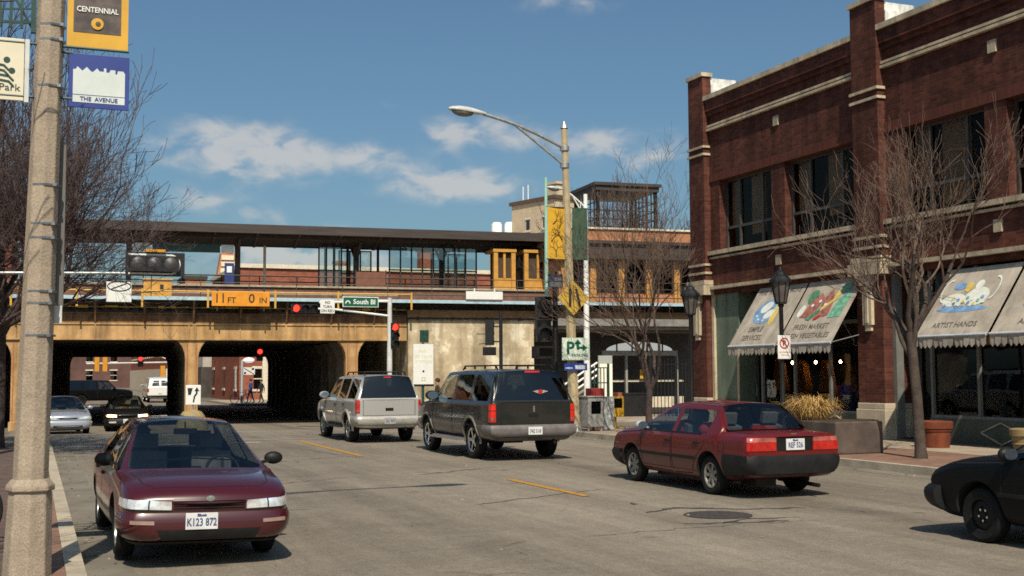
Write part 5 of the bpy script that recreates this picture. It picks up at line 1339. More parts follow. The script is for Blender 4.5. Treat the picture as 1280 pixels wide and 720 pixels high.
    bmesh.ops.recalc_face_normals(bm, faces=bm.faces[:])
    for e in bm.edges:
        ms = {f.material_index for f in e.link_faces}
        if len(ms) > 1: e[cr] = .85
    for side in (0, 1):
        for i_ in (iD, iB, iR, iC): ring[i_][side][7][cv] = .8
        for i_ in [iB, iR, iC]+[k for q in pill for k in (q, q+1)]:
            for j_ in (5, 6): ring[i_][side][j_][cv] = .75
    for i in range(len(sts)-1):
        for side in (0, 1):
            for j, wgt in ((4, .65 if boxy else .4), (5, .6 if boxy else .45), (1, .4), (6, .45 if boxy else .3), (7, .25)):
                e = bm.edges.get((ring[i][side][j], ring[i+1][side][j]))
                if e: e[cr] = max(e[cr], wgt)
    for e_ in sp.get('sharp_ends', ()):
        for side in (0, 1):
            rr = ring[e_][side]
            for j in range(8):
                e = bm.edges.get((rr[j], rr[j+1]))
                if e: e[cr] = max(e[cr], .6)
    me = bpy.data.meshes.new('cage'); bm.to_mesh(me); bm.free()
    for m in mats: me.materials.append(m)
    o = bpy.data.objects.new('cage', me); COL.objects.link(o)
    md = o.modifiers.new('s', 'SUBSURF'); md.levels = lvl; md.render_levels = lvl
    # wheel arches
    ra = sp['ra']; b = MB()
    for x in (xf, xr):
        for s in (-1, 1): b.cyl((x, s*(W-.27), sp['r']+.01), (x, s*(W+.3), sp['r']+.01), ra, n=40)
    cut = b.build('cut', m_liner, None); cut.hide_render = True
    # MB.build recentres a top-level mesh: put it back by its location
    md = o.modifiers.new('b', 'BOOLEAN'); md.operation = 'DIFFERENCE'; md.object = cut; md.solver = 'EXACT'
    dg = bpy.context.evaluated_depsgraph_get(); dg.update()
    ev = bpy.data.meshes.new_from_object(o.evaluated_get(dg))
    cd = cut.data; bpy.data.objects.remove(cut); bpy.data.meshes.remove(cd); bpy.data.objects.remove(o); bpy.data.meshes.remove(me)
    bm = bmesh.new(); bm.from_mesh(ev)
    for f in bm.faces:
        c = f.calc_center_median()
        for x in (xf, xr):
            d = math.hypot(c.x-x, c.z-sp['r']-.01)
            if (d < ra*.995 and abs(c.y) < W-.2 and abs(c.y) > W-.3) or (abs(d-ra) < .012 and abs(f.normal.y) < .6 and abs(c.y) < W-.025 and abs(c.y) > W-.28): f.material_index = 1
    bvh = BVHTree.FromBMesh(bm)
    body = None
    def sub(idx, nm, ml):
        b2 = bm.copy(); bmesh.ops.delete(b2, geom=[f for f in b2.faces if f.material_index not in idx], context='FACES')
        if not b2.faces: b2.free(); return None
        for f in b2.faces: f.material_index = idx.index(f.material_index) if len(ml) > 1 else 0
        m2 = bpy.data.meshes.new(nm); b2.to_mesh(m2); b2.free()
        for m in ml: m2.materials.append(m)
        m2.polygons.foreach_set('use_smooth', [True]*len(m2.polygons)); m2.set_sharp_from_angle(angle=radians(40))
        q = bpy.data.objects.new(nm, m2); COL.objects.link(q); q.parent = t; return q
    body = sub([0, 1], 'body', [pm, m_liner])
    for k in range(2, len(mats)): sub([k], names[k], [mats[k]])
    bm.free(); bpy.data.meshes.remove(ev)
    # ---------- conforming helpers
    c_end = {1: xn-1.0, -1: xt+1.0}
    def radial(end, deg, z):
        d = Vector((end*cos(radians(deg)), sin(radians(deg)), 0)); c = Vector((c_end[end], 0, z))
        h, n, _, _ = bvh.ray_cast(c+d*4, -d)
        return (h if h is not None else c+d*W), d
    def wrap(nm, end, q, m_, off=.012, nx=16, nz=3, bulge=False, parent=None, skirt=.015):
        """patch hugging the body end; q = four (degrees, z): lower start, lower stop, upper stop, upper start"""
        b = MB(); g = []; bk = []
        for k in range(nz+1):
            v = k/nz; row = []; rb = []
            for i in range(nx+1):
                u = i/nx
                a = (q[0][0]*(1-u)+q[1][0]*u)*(1-v)+(q[3][0]*(1-u)+q[2][0]*u)*v
                z = (q[0][1]*(1-u)+q[1][1]*u)*(1-v)+(q[3][1]*(1-u)+q[2][1]*u)*v
                h, d = radial(end, a, z); f_ = off*((1-(2*v-1)**4)*.75+.25 if bulge else 1)
                row.append(b.p(h+d*f_)); rb.append(b.p(h-d*skirt))
            g.append(row); bk.append(rb)
        for k in range(nz):
            for i in range(nx): b.face((g[k][i], g[k][i+1], g[k+1][i+1], g[k+1][i])); b.face((bk[k][i], bk[k+1][i], bk[k+1][i+1], bk[k][i+1]))
        for i in range(nx): b.face((g[0][i], bk[0][i], bk[0][i+1], g[0][i+1])); b.face((g[nz][i], g[nz][i+1], bk[nz][i+1], bk[nz][i]))
        for k in range(nz): b.face((g[k][0], g[k+1][0], bk[k+1][0], bk[k][0])); b.face((g[k][nx], bk[k][nx], bk[k+1][nx], g[k+1][nx]))
        return b.build(nm, m_, parent or t, smooth=40)
    def side_y(x, z, s):
        h, n, _, _ = bvh.ray_cast(Vector((x, s*3, z)), Vector((0, -s, 0)))
        return h.y if h is not None else s*W
    def ribbon(b, pts, w, s, off=.002):
        pl = []
        for (x0, z0), (x1, z1) in zip(pts, pts[1:]):
            n = max(1, int(math.hypot(x1-x0, z1-z0)/.06))
            pl += [(x0+(x1-x0)*k/n, z0+(z1-z0)*k/n) for k in range(n)]
        pl.append(pts[-1]); prev = None
        for k, (x, z) in enumerate(pl):
            a, c = pl[max(0, k-1)], pl[min(len(pl)-1, k+1)]; dx, dz = c[0]-a[0], c[1]-a[1]; l = math.hypot(dx, dz) or 1; nx, nz = -dz/l*w/2, dx/l*w/2
            cur = [b.p((x+nx, side_y(x+nx, z+nz, s)+s*off, z+nz)), b.p((x-nx, side_y(x-nx, z-nz, s)+s*off, z-nz))]
            if prev: b.face((prev[0], cur[0], cur[1], prev[1]))
            prev = cur
    def side_strip(nm, x0, x1, z0, z1, m_, off=.012, parent=None):
        for s in (-1, 1):
            b = MB(); n = 24; g = []
            for k in range(n+1):
                x = x0+(x1-x0)*k/n
                ya, yb = side_y(x, z0, s), side_y(x, z1, s)
                g.append([b.p((x, ya-s*.01, z0)), b.p((x, ya+s*off, z0+.006)), b.p((x, yb+s*off, z1-.006)), b.p((x, yb-s*.01, z1))])
            for a, c in zip(g, g[1:]):
                for j in range(3): b.face((a[j], a[j+1], c[j+1], c[j]))
            for e in (g[0], g[-1]): b.face(e)
            b.build(nm, m_, parent or t)
    # doors: gaps and handles
    for s in (-1, 1):
        b = MB()
        for pts in sp['seams']: ribbon(b, pts, .015, s)
        b.build('door_gap', m_seam, t, recalc=False)
        for (x, z) in sp['handles']:
            b = MB(); y = side_y(x, z, s); b.box(x-.085, x+.085, min(y-s*.01, y+s*.022), max(y-s*.01, y+s*.022), z-.016, z+.016); b.build('door_handle', sp.get('hmat', m_trim), t, bevel=.008)
    # bonnet, boot and roof seams seen from above
    def ribbon_top(b, pts, w, off=.002):
        pl = []
        for (x0, y0), (x1, y1) in zip(pts, pts[1:]):
            n = max(1, int(math.hypot(x1-x0, y1-y0)/.06)); pl += [(x0+(x1-x0)*k/n, y0+(y1-y0)*k/n) for k in range(n)]
        pl.append(pts[-1]); prev = None
        for k, (x, y) in enumerate(pl):
            a, c = pl[max(0, k-1)], pl[min(len(pl)-1, k+1)]; dx, dy = c[0]-a[0], c[1]-a[1]; l = math.hypot(dx, dy) or 1; nx, ny = -dy/l*w/2, dx/l*w/2
            cur = []
            for sg in (1, -1):
                h, n_, _, _ = bvh.ray_cast(Vector((x+nx*sg, y+ny*sg, H+1)), Vector((0, 0, -1)))
                if h is None: break
                cur.append(b.p(h+Vector((0, 0, off))))
            if len(cur) < 2: prev = None; continue
            if prev: b.face((prev[0], cur[0], cur[1], prev[1]))
            prev = cur
    def gap(pts, w): 
        b = MB(); ribbon_top(b, pts, w)
        if b.f: b.build('panel_gap', m_seam, t, recalc=False)
    for s in (-1, 1): gap([(sp['xC']+.16, s*W*.80), (xn-.30, s*W*.72), (xn-.16, s*W*.60)], .010)
    gap([(xn-.16, -W*.60), (xn-.10, 0), (xn-.16, W*.60)], .010)
    if sp['type'] == 'sedan':
        for s in (-1, 1): gap([(sp['xD']-.12, s*W*.76), (xt+.06, s*W*.74)], .010)
        gap([(sp['xD']-.12, -W*.76), (sp['xD']-.16, 0), (sp['xD']-.12, W*.76)], .010)
        for s in (-1, 1): gap([(sp['xR'], s*(yr-.005)), (sp['xB'], s*(yr-.02))], .014)
        fz = belt-.22; b = MB(); ribbon(b, [(xr-.42, fz), (xr-.42, fz+.13), (xr-.27, fz+.13), (xr-.27, fz), (xr-.42, fz)], .009, 1); b.build('fuel_flap_gap', m_seam, t, recalc=False)
    # mirrors
    mxx, mz = sp['mirror']
    for s in (-1, 1):
        y = side_y(mxx, mz-.08, s)
        b = MB(Matrix.Translation((mxx, s*(abs(y)+.11), mz))); k_ = sp.get('msize', 1)
        b.ell((0, 0, 0), (.06*k_, .105*k_, .072*k_), 14, 8); b.M = None; b.bar((mxx+.03, y-s*.03, mz-.05), (mxx+.01, s*(abs(y)+.08), mz-.02), .05, .03)
        mo = b.build('mirror', sp.get('mmat', pm), t, smooth=50)
        b = MB(); b.flat([(s*(abs(y)+.11)+.085*k_*cos(2*pi*k/16), mz+.058*k_*sin(2*pi*k/16)) for k in range(16)], mxx-.062*k_, 'yz'); b.build('mirror_glass', m_chrome, mo)
    # wheels
    r = sp['r']; tw = sp.get('tw', .19); rr = r*sp.get('rimf', .64)
    for x in (xf, xr):
        for s in (-1, 1):
            yc = s*(W-.045-tw/2)
            Mx = Matrix.Translation((x, yc, r)) @ Matrix.Rotation(-s*pi/2, 4, 'X')
            b = MB(); h = tw/2
            b.lathe([(rr, -h*.8), (r*.86, -h), (r*.96, -h*.82), (r, -h*.5), (r, h*.5), (r*.96, h*.82), (r*.86, h), (rr, h*.86), (rr*.97, h*.3), (rr*.6, h*.15), (0, h*.15)], 36, Mx); w = b.build('wheel', m_rubber, t, smooth=35)
            b = MB(Mx); kind = sp.get('rim', 'alloy')
            b.lathe([(rr*1.0, h*.88), (rr*.90, h*.80), (rr*.88, h*.45)], 30)
            if kind == 'alloy':
                ns = sp.get('spokes', 6)
                for k in range(ns):
                    a = 2*pi*k/ns; ca, sa = cos(a), sin(a)
                    def Q(rad, wd, z): return [(rad*ca-wd*sa, rad*sa+wd*ca, z), (rad*ca+wd*sa, rad*sa-wd*ca, z)]
                    i0 = Q(rr*.18, rr*.14, h*.62); i1 = Q(rr*.92, rr*.12, h*.74); j0 = Q(rr*.18, rr*.14, h*.35); j1 = Q(rr*.92, rr*.12, h*.4)
                    b.poly([i0[0], i0[1], i1[1], i1[0]]); b.poly([i0[0], i1[0], j1[0], j0[0]]); b.poly([i0[1], j0[1], j1[1], i1[1]])
                b.lathe([(rr*.27, h*.4), (rr*.27, h*.64), (rr*.2, h*.72), (0, h*.74)], 18)
            else:   # pressed steel wheel
                b.lathe([(rr*.88, h*.45), (rr*.72, h*.62), (rr*.5, h*.66), (rr*.42, h*.40), (rr*.2, h*.42), (rr*.18, h*.6), (0, h*.62)], 30)
            if kind != 'alloy':
                b.cur = 1
                for k in range(5):
                    a = 2*pi*k/5+.3; b.lathe([(0, .012), (.014, .012), (.016, 0)], 8, Matrix.Translation((rr*.33*cos(a), rr*.33*sin(a), h*.46)))
            b.build('rim', [sp.get('rimmat', m_alloy), m_chrome], w, smooth=35)
    # cabin: dash, shelf, seats, steering wheel
    if not sp.get('no_cabin'):
        b = MB(); b.box(sp['xC']-.38, sp['xC']+.05, -W*.82, W*.82, belt-.3, belt-.03); b.box(sp['xD']-.1 if sp['type'] == 'sedan' else xt+.15, sp['xB']+.02 if sp['type'] == 'sedan' else xt+.3, -W*.82, W*.82, belt-.25, belt-.05); b.box(xt+.3, sp['xC'], -W*.85, W*.85, zb+.08, zb+.16)
        b.build('dashboard', m_trim, t, bevel=.03)
        rows = sp['rows']
        for k, x in enumerate(rows):
            for s in (-1, 1):
                b = MB(Matrix.Translation((x, s*W*.43, zb+.12)) @ Matrix.Rotation(radians(-14), 4, 'Y'))
                b.box(-.07, .07, -.23, .23, .12, belt-zb+.02); b.box(0, .48, -.24, .24, .02, .2)
                hz = belt-zb+.06; b.box(-.06, .04, -.13, .13, hz, hz+.17); b.box(-.02, 0, -.05, .05, hz-.08, hz+.05)
                b.build('seat', sp.get('seatmat', m_seat), t, bevel=.04)
        b = MB(Matrix.Translation((sp['xC']-.47, W*.43, belt-.04)) @ Matrix.Rotation(radians(64), 4, 'Y')); n = 24
        b.tube([(.18*cos(2*pi*k/n), .18*sin(2*pi*k/n), 0) for k in range(n+1)], .016, 6, cap=False); b.bar((-.17, 0, 0), (.17, 0, 0), .03); b.bar((0, 0, 0), (0, 0, -.25), .05); b.build('steering_wheel', m_trim, t)
        b = MB(); b.box(sp['xR']+.10, sp['xR']+.13, -.13, .13, H-.19, H-.12); b.bar((sp['xR']+.12, 0, H-.13), (sp['xR']+.05, 0, H-.05), .02); b.build('rear_view_mirror', m_trim, t, bevel=.01)
    # underbody and exhaust
    b = MB(); b.box(xr+.35, xf-.35, -W*.62, W*.62, zb-.06, zb+.06); b.tube([(xr-.1, -W*.4, zb), (xt+.02, -W*.5, zb-.03)], .03, 8); b.tube([(xr, -W+.2, r), (xr, W-.2, r)], .045, 8); b.box(xt+.35, xt+.75, W*.1, W*.5, zb-.04, zb+.1); b.build('underbody', m_exhaust, t)
    A = dict(t=t, wrap=wrap, side_strip=side_strip, radial=radial, ribbon=ribbon, side_y=side_y, bvh=bvh, xt=xt, xn=xn, xf=xf, xr=xr, W=W, sp=sp, body=body)
    return A
def plate(A, end, z, lines, y=0, tilt=0, size=.15, inset=.012, frame=None, top=None):
    h, d = A['radial'](end, math.degrees(math.atan(y)), z); x = h.x+end*inset
    p = MB(); Mx = Matrix.Translation((x, y, z)) @ Matrix.Rotation(radians(90 if end > 0 else -90), 4, 'Z')
    p.M = Mx; p.box(-.155, .155, -.004, .004, -.08, .08); o = p.build('licence_plate', frame or m_plate, A['t'], bevel=.003)
    def tx(s, sz, zz, m_, sx):
        q = text(s, sz, A['t'], (0, 0, 0), m_, rot=Matrix.Rotation(pi/2, 4, 'X'), bold=.002, sx=sx); q.data.transform(Mx @ Matrix.Translation((0, -.0065, zz))); q.parent = o
    tx(lines, .105, -.012, m_plateblue, .70)
    if top: tx(top, .035, .058, m_plateblue, 1)
    return o

SEDAN = dict(type='sedan', wb=2.43, fo=.82, ro=1.00, W=.83, H=1.345, zb=.20, belt=.865, deck=.925, deckn=.91, cowl=.905, nose=.775, xC=.92, xR=.22, xB=-1.14, xD=-1.52, yr=.53, pillars=[(-.20, -.10)], r=.285, ra=.345, tw=.175, boxy=1,
    seams=[[(.86, .86), (.88, .6), (.80, .28), (-.10, .26), (-.12, .86)], [(-.14, .86), (-.16, .26), (-.72, .28), (-.86, .52), (-1.08, .70), (-1.12, .87)], [(.88, .85), (1.6, .80)]],
    handles=[(-.02, .74), (-.90, .74)], mirror=(.70, .95), rows=(-.05, -.85), sharp_ends=(0, 1))
# ---- red saloon, right lane
pm_red = paint('dull_red_paint', (.105, .005, .004), rough=.38, coat=.45, dust=.3)
sp = dict(SEDAN, mmat=mat('mirror_grey', (.30, .33, .36), .35, .1, 4), rim='alloy', spokes=7, rimmat=mat('dull_wheel', (.30, .28, .25), .5, .25, 10, metal=.5))
A = make_car('parked_car', 'dull red boxy saloon car with black bumpers heading away on the right', 'car', (10.02, 16.60, 0), radians(90), sp, pm_red, 3)
A['t'].name = 'saloon_car'
w = A['wrap']
w('bumper', -1, [(-64, .29), (64, .29), (64, .615), (-64, .615)], m_bump, .035, 30, 5, True, skirt=.03); w('valance_panel', -1, [(-55, .25), (55, .25), (55, .292), (-55, .292)], m_trim, .006, 24, 1); w('bumper', 1, [(-60, .24), (60, .26), (60, .52), (-60, .52)], m_bump, .045, 30, 5, True, skirt=.03)
for s in (-1, 1):
    l = w('tail_lamp', -1, [(s*17, .68), (s*38.5, .68), (s*38.5, .80), (s*17, .80)], m_tail, .012, 10, 2); w('tail_lamp', -1, [(s*17, .803), (s*38.5, .803), (s*38.5, .865), (s*17, .865)], mat('tail_lamp_pale', (.40, .10, .08), .15, .3, 12, coat=1), .012, 10, 2)
    w('headlamp', 1, [(s*20, .56), (s*38, .55), (s*38, .68), (s*20, .69)], m_clear, .01, 8, 2)
w('black_panel', -1, [(-16.7, .68), (16.7, .68), (16.7, .86), (-16.7, .86)], m_trim, .008, 12, 2)
plate(A, -1, .765, 'REF 526', inset=.022, top='Illinois')
A['side_strip']('side_moulding', -1.5, 1.45, .485, .54, m_trim, .014); A['side_strip']('sill_panel', -.85, .85, .205, .33, mat('dark_red_sill', (.06, .012, .01), .6, .3, 4), .004)
b = MB()
for s in (-1, 1): A['ribbon'](b, [(-1.0, .872), (.80, .872)], .022, s, .004)
b.build('window_trim', m_trim, A['t'], recalc=False)
b = MB(); b.box(-2.20, -2.17, -.05, .05, .895, .92); b.build('badge', m_chrome, A['t'])
b = MB(); b.box(-1.42, -1.36, -.05, .17, .95, 1.0); b.build('brake_light', m_tail, A['t'])
for q_, r_ in (((-.62, .40, .90), (.17, .2, .13)), ((.12, .38, .90), (.2, .2, .15)), ((-1.30, -.22, .93), (.10, .12, .05))):
    b = MB(); b.ell(q_, r_, 10, 6); b.build('red_cushion', m_seatred, A['t'], smooth=60)

# ---- maroon saloon parked facing the camera
ALT = dict(type='sedan', wb=2.62, fo=.95, ro=1.02, W=.855, H=1.40, zb=.19, belt=.865, deck=.95, deckn=.92, cowl=.865, nose=.735, xC=1.20, xR=.22, xB=-1.05, xD=-1.62, yr=.52, pillars=[(-.22, -.12)], r=.305, ra=.355, tw=.19,
    seams=[[(.95, .86), (.97, .6), (.85, .27), (-.12, .26), (-.14, .86)], [(-.17, .9), (-.19, .26), (-.78, .28), (-.92, .52), (-1.08, .72), (-1.08, .9)]],
    handles=[(-.04, .77), (-.95, .78)], mirror=(.86, .97), rows=(0, -.85), sharp_ends=(0,))
pm_mar = paint('maroon_paint', (.05, .0022, .0045), rough=.32, metal=.0, coat=.8, dust=.2)
A = make_car('saloon_car', 'dark maroon rounded saloon car parked at the left kerb facing the camera', 'car', (1.50, 13.62, .014), radians(-89), dict(ALT, rim='steel', rimmat=m_alloy, mmat=m_trim), pm_mar, 3)
A['t'].rotation_euler = (radians(-1.2), 0, radians(-89)); A['t'].scale = (.95, .94, .94)
w = A['wrap']
w('bumper', 1, [(-52, .25), (52, .25), (52, .535), (-52, .535)], pm_mar, .045, 30, 6, True, skirt=.03)
w('air_intake', 1, [(-24, .27), (24, .27), (26, .375), (-26, .375)], m_trim, .047, 16, 2); w('lip', 1, [(-50, .205), (50, .205), (50, .25), (-50, .25)], m_trim, .03, 24, 2)
for s in (-1, 1):
    hl = w('headlamp', 1, [(s*20, .56), (s*41, .575), (s*41, .665), (s*20, .645)], m_clear, .008, 12, 3)
    w('lamp_divider', 1, [(s*30.0, .565), (s*30.6, .565), (s*30.6, .66), (s*30.0, .66)], m_trim, .010, 1, 3, parent=hl); w('lamp_surround', 1, [(s*19.6, .548), (s*41.2, .565), (s*41.2, .578), (s*19.6, .561)], m_trim, .010, 12, 1, parent=hl)
    w('corner_lamp', 1, [(s*41.4, .575), (s*52, .60), (s*51, .67), (s*41.4, .665)], m_clear, .008, 8, 2)
    w('turn_lamp', 1, [(s*27, .425), (s*37, .435), (s*37, .47), (s*27, .46)], mat('pale_amber_lens', (.34, .22, .18), .25, .2, 9), .054, 8, 1)
    w('tail_lamp', -1, [(s*16, .72), (s*42, .72), (s*42, .86), (s*16, .86)], m_tail, .01, 8, 2)
w('grille', 1, [(-18.8, .558), (18.8, .558), (18.8, .648), (-18.8, .648)], m_seam, .006, 14, 2)
for z_ in (.578, .603, .628): w('grille_bar', 1, [(-18.5, z_), (18.5, z_), (18.5, z_+.009), (-18.5, z_+.009)], pm_mar, .014, 14, 1)
w('hood_edge', 1, [(-19, .65), (19, .65), (19, .672), (-19, .672)], pm_mar, .012, 14, 1)
h, d = A['radial'](1, 0, .665); b = MB(Matrix.Translation((h.x+.014, 0, .672)) @ Matrix.Rotation(pi/2, 4, 'Y')); b.lathe([(0, .006), (.045, .004), (.048, 0)], 18, Matrix.Diagonal((.6, 1, 1, 1))); b.build('badge', m_chrome, A['t'])
plate(A, 1, .455, 'K123 872', y=-.08, inset=.058, top='Illinois')
b = MB()
for s in (-1, 1): b.bar((1.02, s*.50, .955), (.98, s*-.05, .985), .014); 
b.build('wiper', m_trim, A['t'])
# ---- SUVs
SUV = dict(type='suv', wb=3.02, fo=.93, ro=1.22, W=.965, H=1.88, zb=.40, belt=1.20, cowl=1.20, nose=1.06, xC=1.08, xR=.55, xB=-2.48, yr=.70, pillars=[(-1.50, -1.34), (-.42, -.28)], r=.395, ra=.455, tw=.25, boxy=1, privacy=1,
    seams=[[(1.02, 1.18), (1.0, .5), (-.30, .48), (-.34, 1.19)], [(-.38, 1.19), (-.38, .48), (-.98, .50), (-1.08, .75), (-1.36, .98), (-1.40, 1.19)], [(1.06, 1.17), (2.2, 1.06)]],
    handles=[(-.2, 1.04), (-1.22, 1.06)], mirror=(.88, 1.30), msize=1.5, rows=(.1, -.9), sharp_ends=(0,), no_quarter=0)
def suv_rear(A, belt, bump_m, lit, zl0, zl1, zb0, zb1, plate_z, pl, lamp_a=(39.5, 46.5), lowm=None, hatch=True):
    w = A['wrap']; t = A['t']
    w('bumper', -1, [(-58, zb0), (58, zb0), (58, zb1), (-58, zb1)], bump_m, .075, 30, 5, True, skirt=.04)
    for s in (-1, 1):
        w('tail_lamp', -1, [(s*lamp_a[0], zl0), (s*lamp_a[1], zl0), (s*lamp_a[1], zl1), (s*lamp_a[0], zl1)], lit, .014, 8, 4)
        w('reverse_lamp', -1, [(s*(lamp_a[0]+.3), zl0+.03), (s*(lamp_a[1]-.5), zl0+.03), (s*(lamp_a[1]-.5), zl0+(zl1-zl0)*.26), (s*(lamp_a[0]+.3), zl0+(zl1-zl0)*.26)], MATS['lamp_pink'], .019, 6, 2); w('lamp_band', -1, [(s*lamp_a[0], zl0+(zl1-zl0)*.62), (s*lamp_a[1], zl0+(zl1-zl0)*.62), (s*lamp_a[1], zl0+(zl1-zl0)*.66), (s*lamp_a[0], zl0+(zl1-zl0)*.66)], m_seam, .0155, 6, 1)
    b = MB()
    h, d = A['radial'](-1, 0, belt-.08)
    g = w('tailgate_gap', -1, [(-34.5, zb1+.012), (34.5, zb1+.012), (34.5, zb1+.022), (-34.5, zb1+.022)], m_seam, .003, 20, 1)
    for s in (-1, 1): w('tailgate_gap', -1, [(s*34.5, zb1), (s*34.9, zb1), (s*34.9, belt-.02), (s*34.5, belt-.02)], m_seam, .003, 2, 8)
    w('tailgate_handle', -1, [(-6, plate_z+.28), (6, plate_z+.28), (6, plate_z+.35), (-6, plate_z+.35)], m_trim, .012, 6, 1)
def roof_rails(A, x0, x1, y, z):
    b = MB()
    for s in (-1, 1):
        b.tube([(x0-.1, s*y, z-.03), (x0, s*y, z+.05), (x1, s*y, z+.05), (x1+.12, s*y, z-.03)], .018, 6)
        for k in range(4): x = x0+(x1-x0)*k/3; b.bar((x, s*y, z-.02), (x, s*y, z+.05), .03)
    for x in (x0+.3, x1-.4): b.tube([(x, -y, z+.055), (x, y, z+.055)], .014, 6)
    b.build('roof_rack', m_trim, A['t'])
pm_drk = paint('dark_green_black_paint', (.012, .012, .010), rough=.35, coat=.7, dust=.6)
m_gbump = mat('grey_painted_bumper', (.13, .115, .11), .45, .2, 5)
A = make_car('suv', 'big dark green black sport utility car with lit brake lamps waiting in the right lane', 'car', (9.52, 25.45, 0), radians(90), dict(SUV, rimmat=m_chrome, spokes=5, hmat=m_trim, mmat=m_trim), pm_drk, 3)
suv_rear(A, 1.20, m_gbump, m_tailon, .80, 1.16, .50, .74, .62, '')
plate(A, -1, .62, '742 518', inset=.09); roof_rails(A, -2.2, -.3, .62, 1.90)
A['side_strip']('running_board', -1.05, 1.0, .36, .43, m_gbump, .10); A['side_strip']('side_moulding', -2.3, 2.2, .66, .72, m_gbump, .012)
w = A['wrap']
for s in (-1, 1): w('headlamp', 1, [(s*22, .82), (s*40, .82), (s*40, 1.0), (s*22, 1.0)], m_clear, .01, 8, 2)
w('bumper', 1, [(-56, .44), (56, .44), (56, .68), (-56, .68)], m_gbump, .06, 24, 4, True)
def arch_trim(A, m_, grow=.05, thick=.02):
    sp = A['sp']
    for x in (A['xf'], A['xr']):
        for s in (-1, 1):
            b = MB(); g = []
            for k in range(25):
                a = radians(-8+196*k/24); row = []
                for rr_, o_ in ((sp['ra']-.004, -.02), (sp['ra']-.004, thick), (sp['ra']+grow*.7, thick), (sp['ra']+grow, -.01)):
                    xx, zz = x+rr_*cos(a), sp['r']+.01+rr_*sin(a); xs, zs = x+(sp['ra']+grow)*cos(a), sp['r']+.01+(sp['ra']+grow)*sin(a)
                    row.append(b.p((xx, A['side_y'](xs, max(zs, sp['zb']+.06), s)+s*o_, zz)))
                g.append(row)
            for p_, q_ in zip(g, g[1:]):
                for j in range(3): b.face((p_[j], p_[j+1], q_[j+1], q_[j]))
            b.build('wheel_arch_trim', m_, A['t'], smooth=50)
arch_trim(A, mat('pale_arch_trim', (.16, .15, .12), .4, .2, 5))
b = MB(); h, d = A['radial'](-1, 0, 1.05); b.box(h.x-.02, h.x, -.02, .02, 1.0, 1.12); b.build('badge', m_chrome, A['t'])
def on_rear(A, y, z, off=.006):
    h, d = A['radial'](-1, math.degrees(math.atan(y)), z); return Vector((h.x-off, y, z))
# sticker with wings and a cross light in the rear window
b = MB(); p0 = on_rear(A, -.18, 1.40, .02); b.M = Matrix.Translation(p0) @ Matrix.Rotation(radians(-12), 4, 'Y')
b.prism([(-.17, .015), (0, -.04), (.17, .015), (.08, .04), (-.08, .04)], -.002, 0, 'yz'); st_ = b.build('wing_sticker', mat('sticker_pale', (.45, .35, .35), .5, .3, 20), A['t'])
b = MB(); b.M = Matrix.Translation(p0) @ Matrix.Rotation(radians(-12), 4, 'Y'); b.flat([(.05*cos(2*pi*k/12), .01+.05*sin(2*pi*k/12)) for k in range(12)], -.005, 'yz'); b.build('sticker_centre', m_sign_red, A['t']).parent = st_
A['wrap']('high_brake_lamp', -1, [(-15, 1.80), (8, 1.80), (8, 1.835), (-15, 1.835)], m_tail, .01, 8, 1)
pm_sil = paint('silver_paint', (.46, .45, .42), rough=.35, metal=.35, coat=.8)
m_silb = mat('silver_bumper', (.36, .34, .31), .4, .15, 5, metal=.3)
DUR = dict(SUV, wb=2.94, fo=.86, ro=1.02, W=.905, H=1.78, zb=.38, belt=1.13, cowl=1.13, nose=1.0, xC=1.0, xR=.42, xB=-2.22, yr=.62, r=.365, ra=.43, pillars=[(-1.42, -1.28), (-.40, -.28)],
    seams=[[(.95, 1.1), (.94, .48), (-.30, .46), (-.34, 1.12)], [(-.36, 1.12), (-.36, .46), (-.92, .48), (-1.02, .7), (-1.28, .92), (-1.34, 1.12)]], handles=[(-.2, .98), (-1.15, 1.0)], mirror=(.82, 1.22), msize=1.35)
A = make_car('suv', 'silver sport utility car stopped ahead of the dark one at the crossing', 'car', (8.62, 32.75, 0), radians(90), dict(DUR, rimmat=m_alloy, spokes=5, mmat=pm_sil), pm_sil, 3)
suv_rear(A, 1.13, m_silb, m_tail, .78, 1.12, .46, .70, .56, '', (38, 45)); plate(A, -1, .58, '361 907', inset=.09, frame=mat('plate_holder', (.30, .30, .28), .5, .2, 5)); roof_rails(A, -2.0, -.3, .55, 1.79); arch_trim(A, m_silb, .07, .035)
A['side_strip']('running_board', -.95, .95, .36, .42, m_trim, .08); A['wrap']('high_brake_lamp', -1, [(-7, 1.69), (7, 1.69), (7, 1.72), (-7, 1.72)], m_tail, .012, 8, 1)

# ---- dark hatchback entering at the right edge
pm_blk = paint('dull_black_paint', (.0035, .004, .0045), rough=.45, coat=.06, dust=.08)  # near-black is the paint's own colour
A = make_car('hatchback_car', 'black car nosing into view at the right edge', 'car', (9.98, 8.72, 0), radians(90), dict(SEDAN, nose=.74, xC=.86, rim='steel', rimmat=m_trim, mmat=m_trim, belt=.88, H=1.40), pm_blk, 3)
A['t']['label'] = 'black car with dark steel wheels nosing in at the right edge'
w = A['wrap']; w('bumper', 1, [(-47, .27), (47, .27), (47, .55), (-47, .55)], m_trim, .085, 30, 6, True, skirt=.04); w('bumper', -1, [(-60, .36), (60, .36), (60, .62), (-60, .62)], m_bump, .05, 24, 4, True)
for s in (-1, 1): w('headlamp', 1, [(s*22, .58), (s*38, .58), (s*38, .70), (s*22, .71)], m_win, .008, 8, 2)
A['side_strip']('side_moulding', -1.5, 1.4, .50, .55, m_trim, .014)

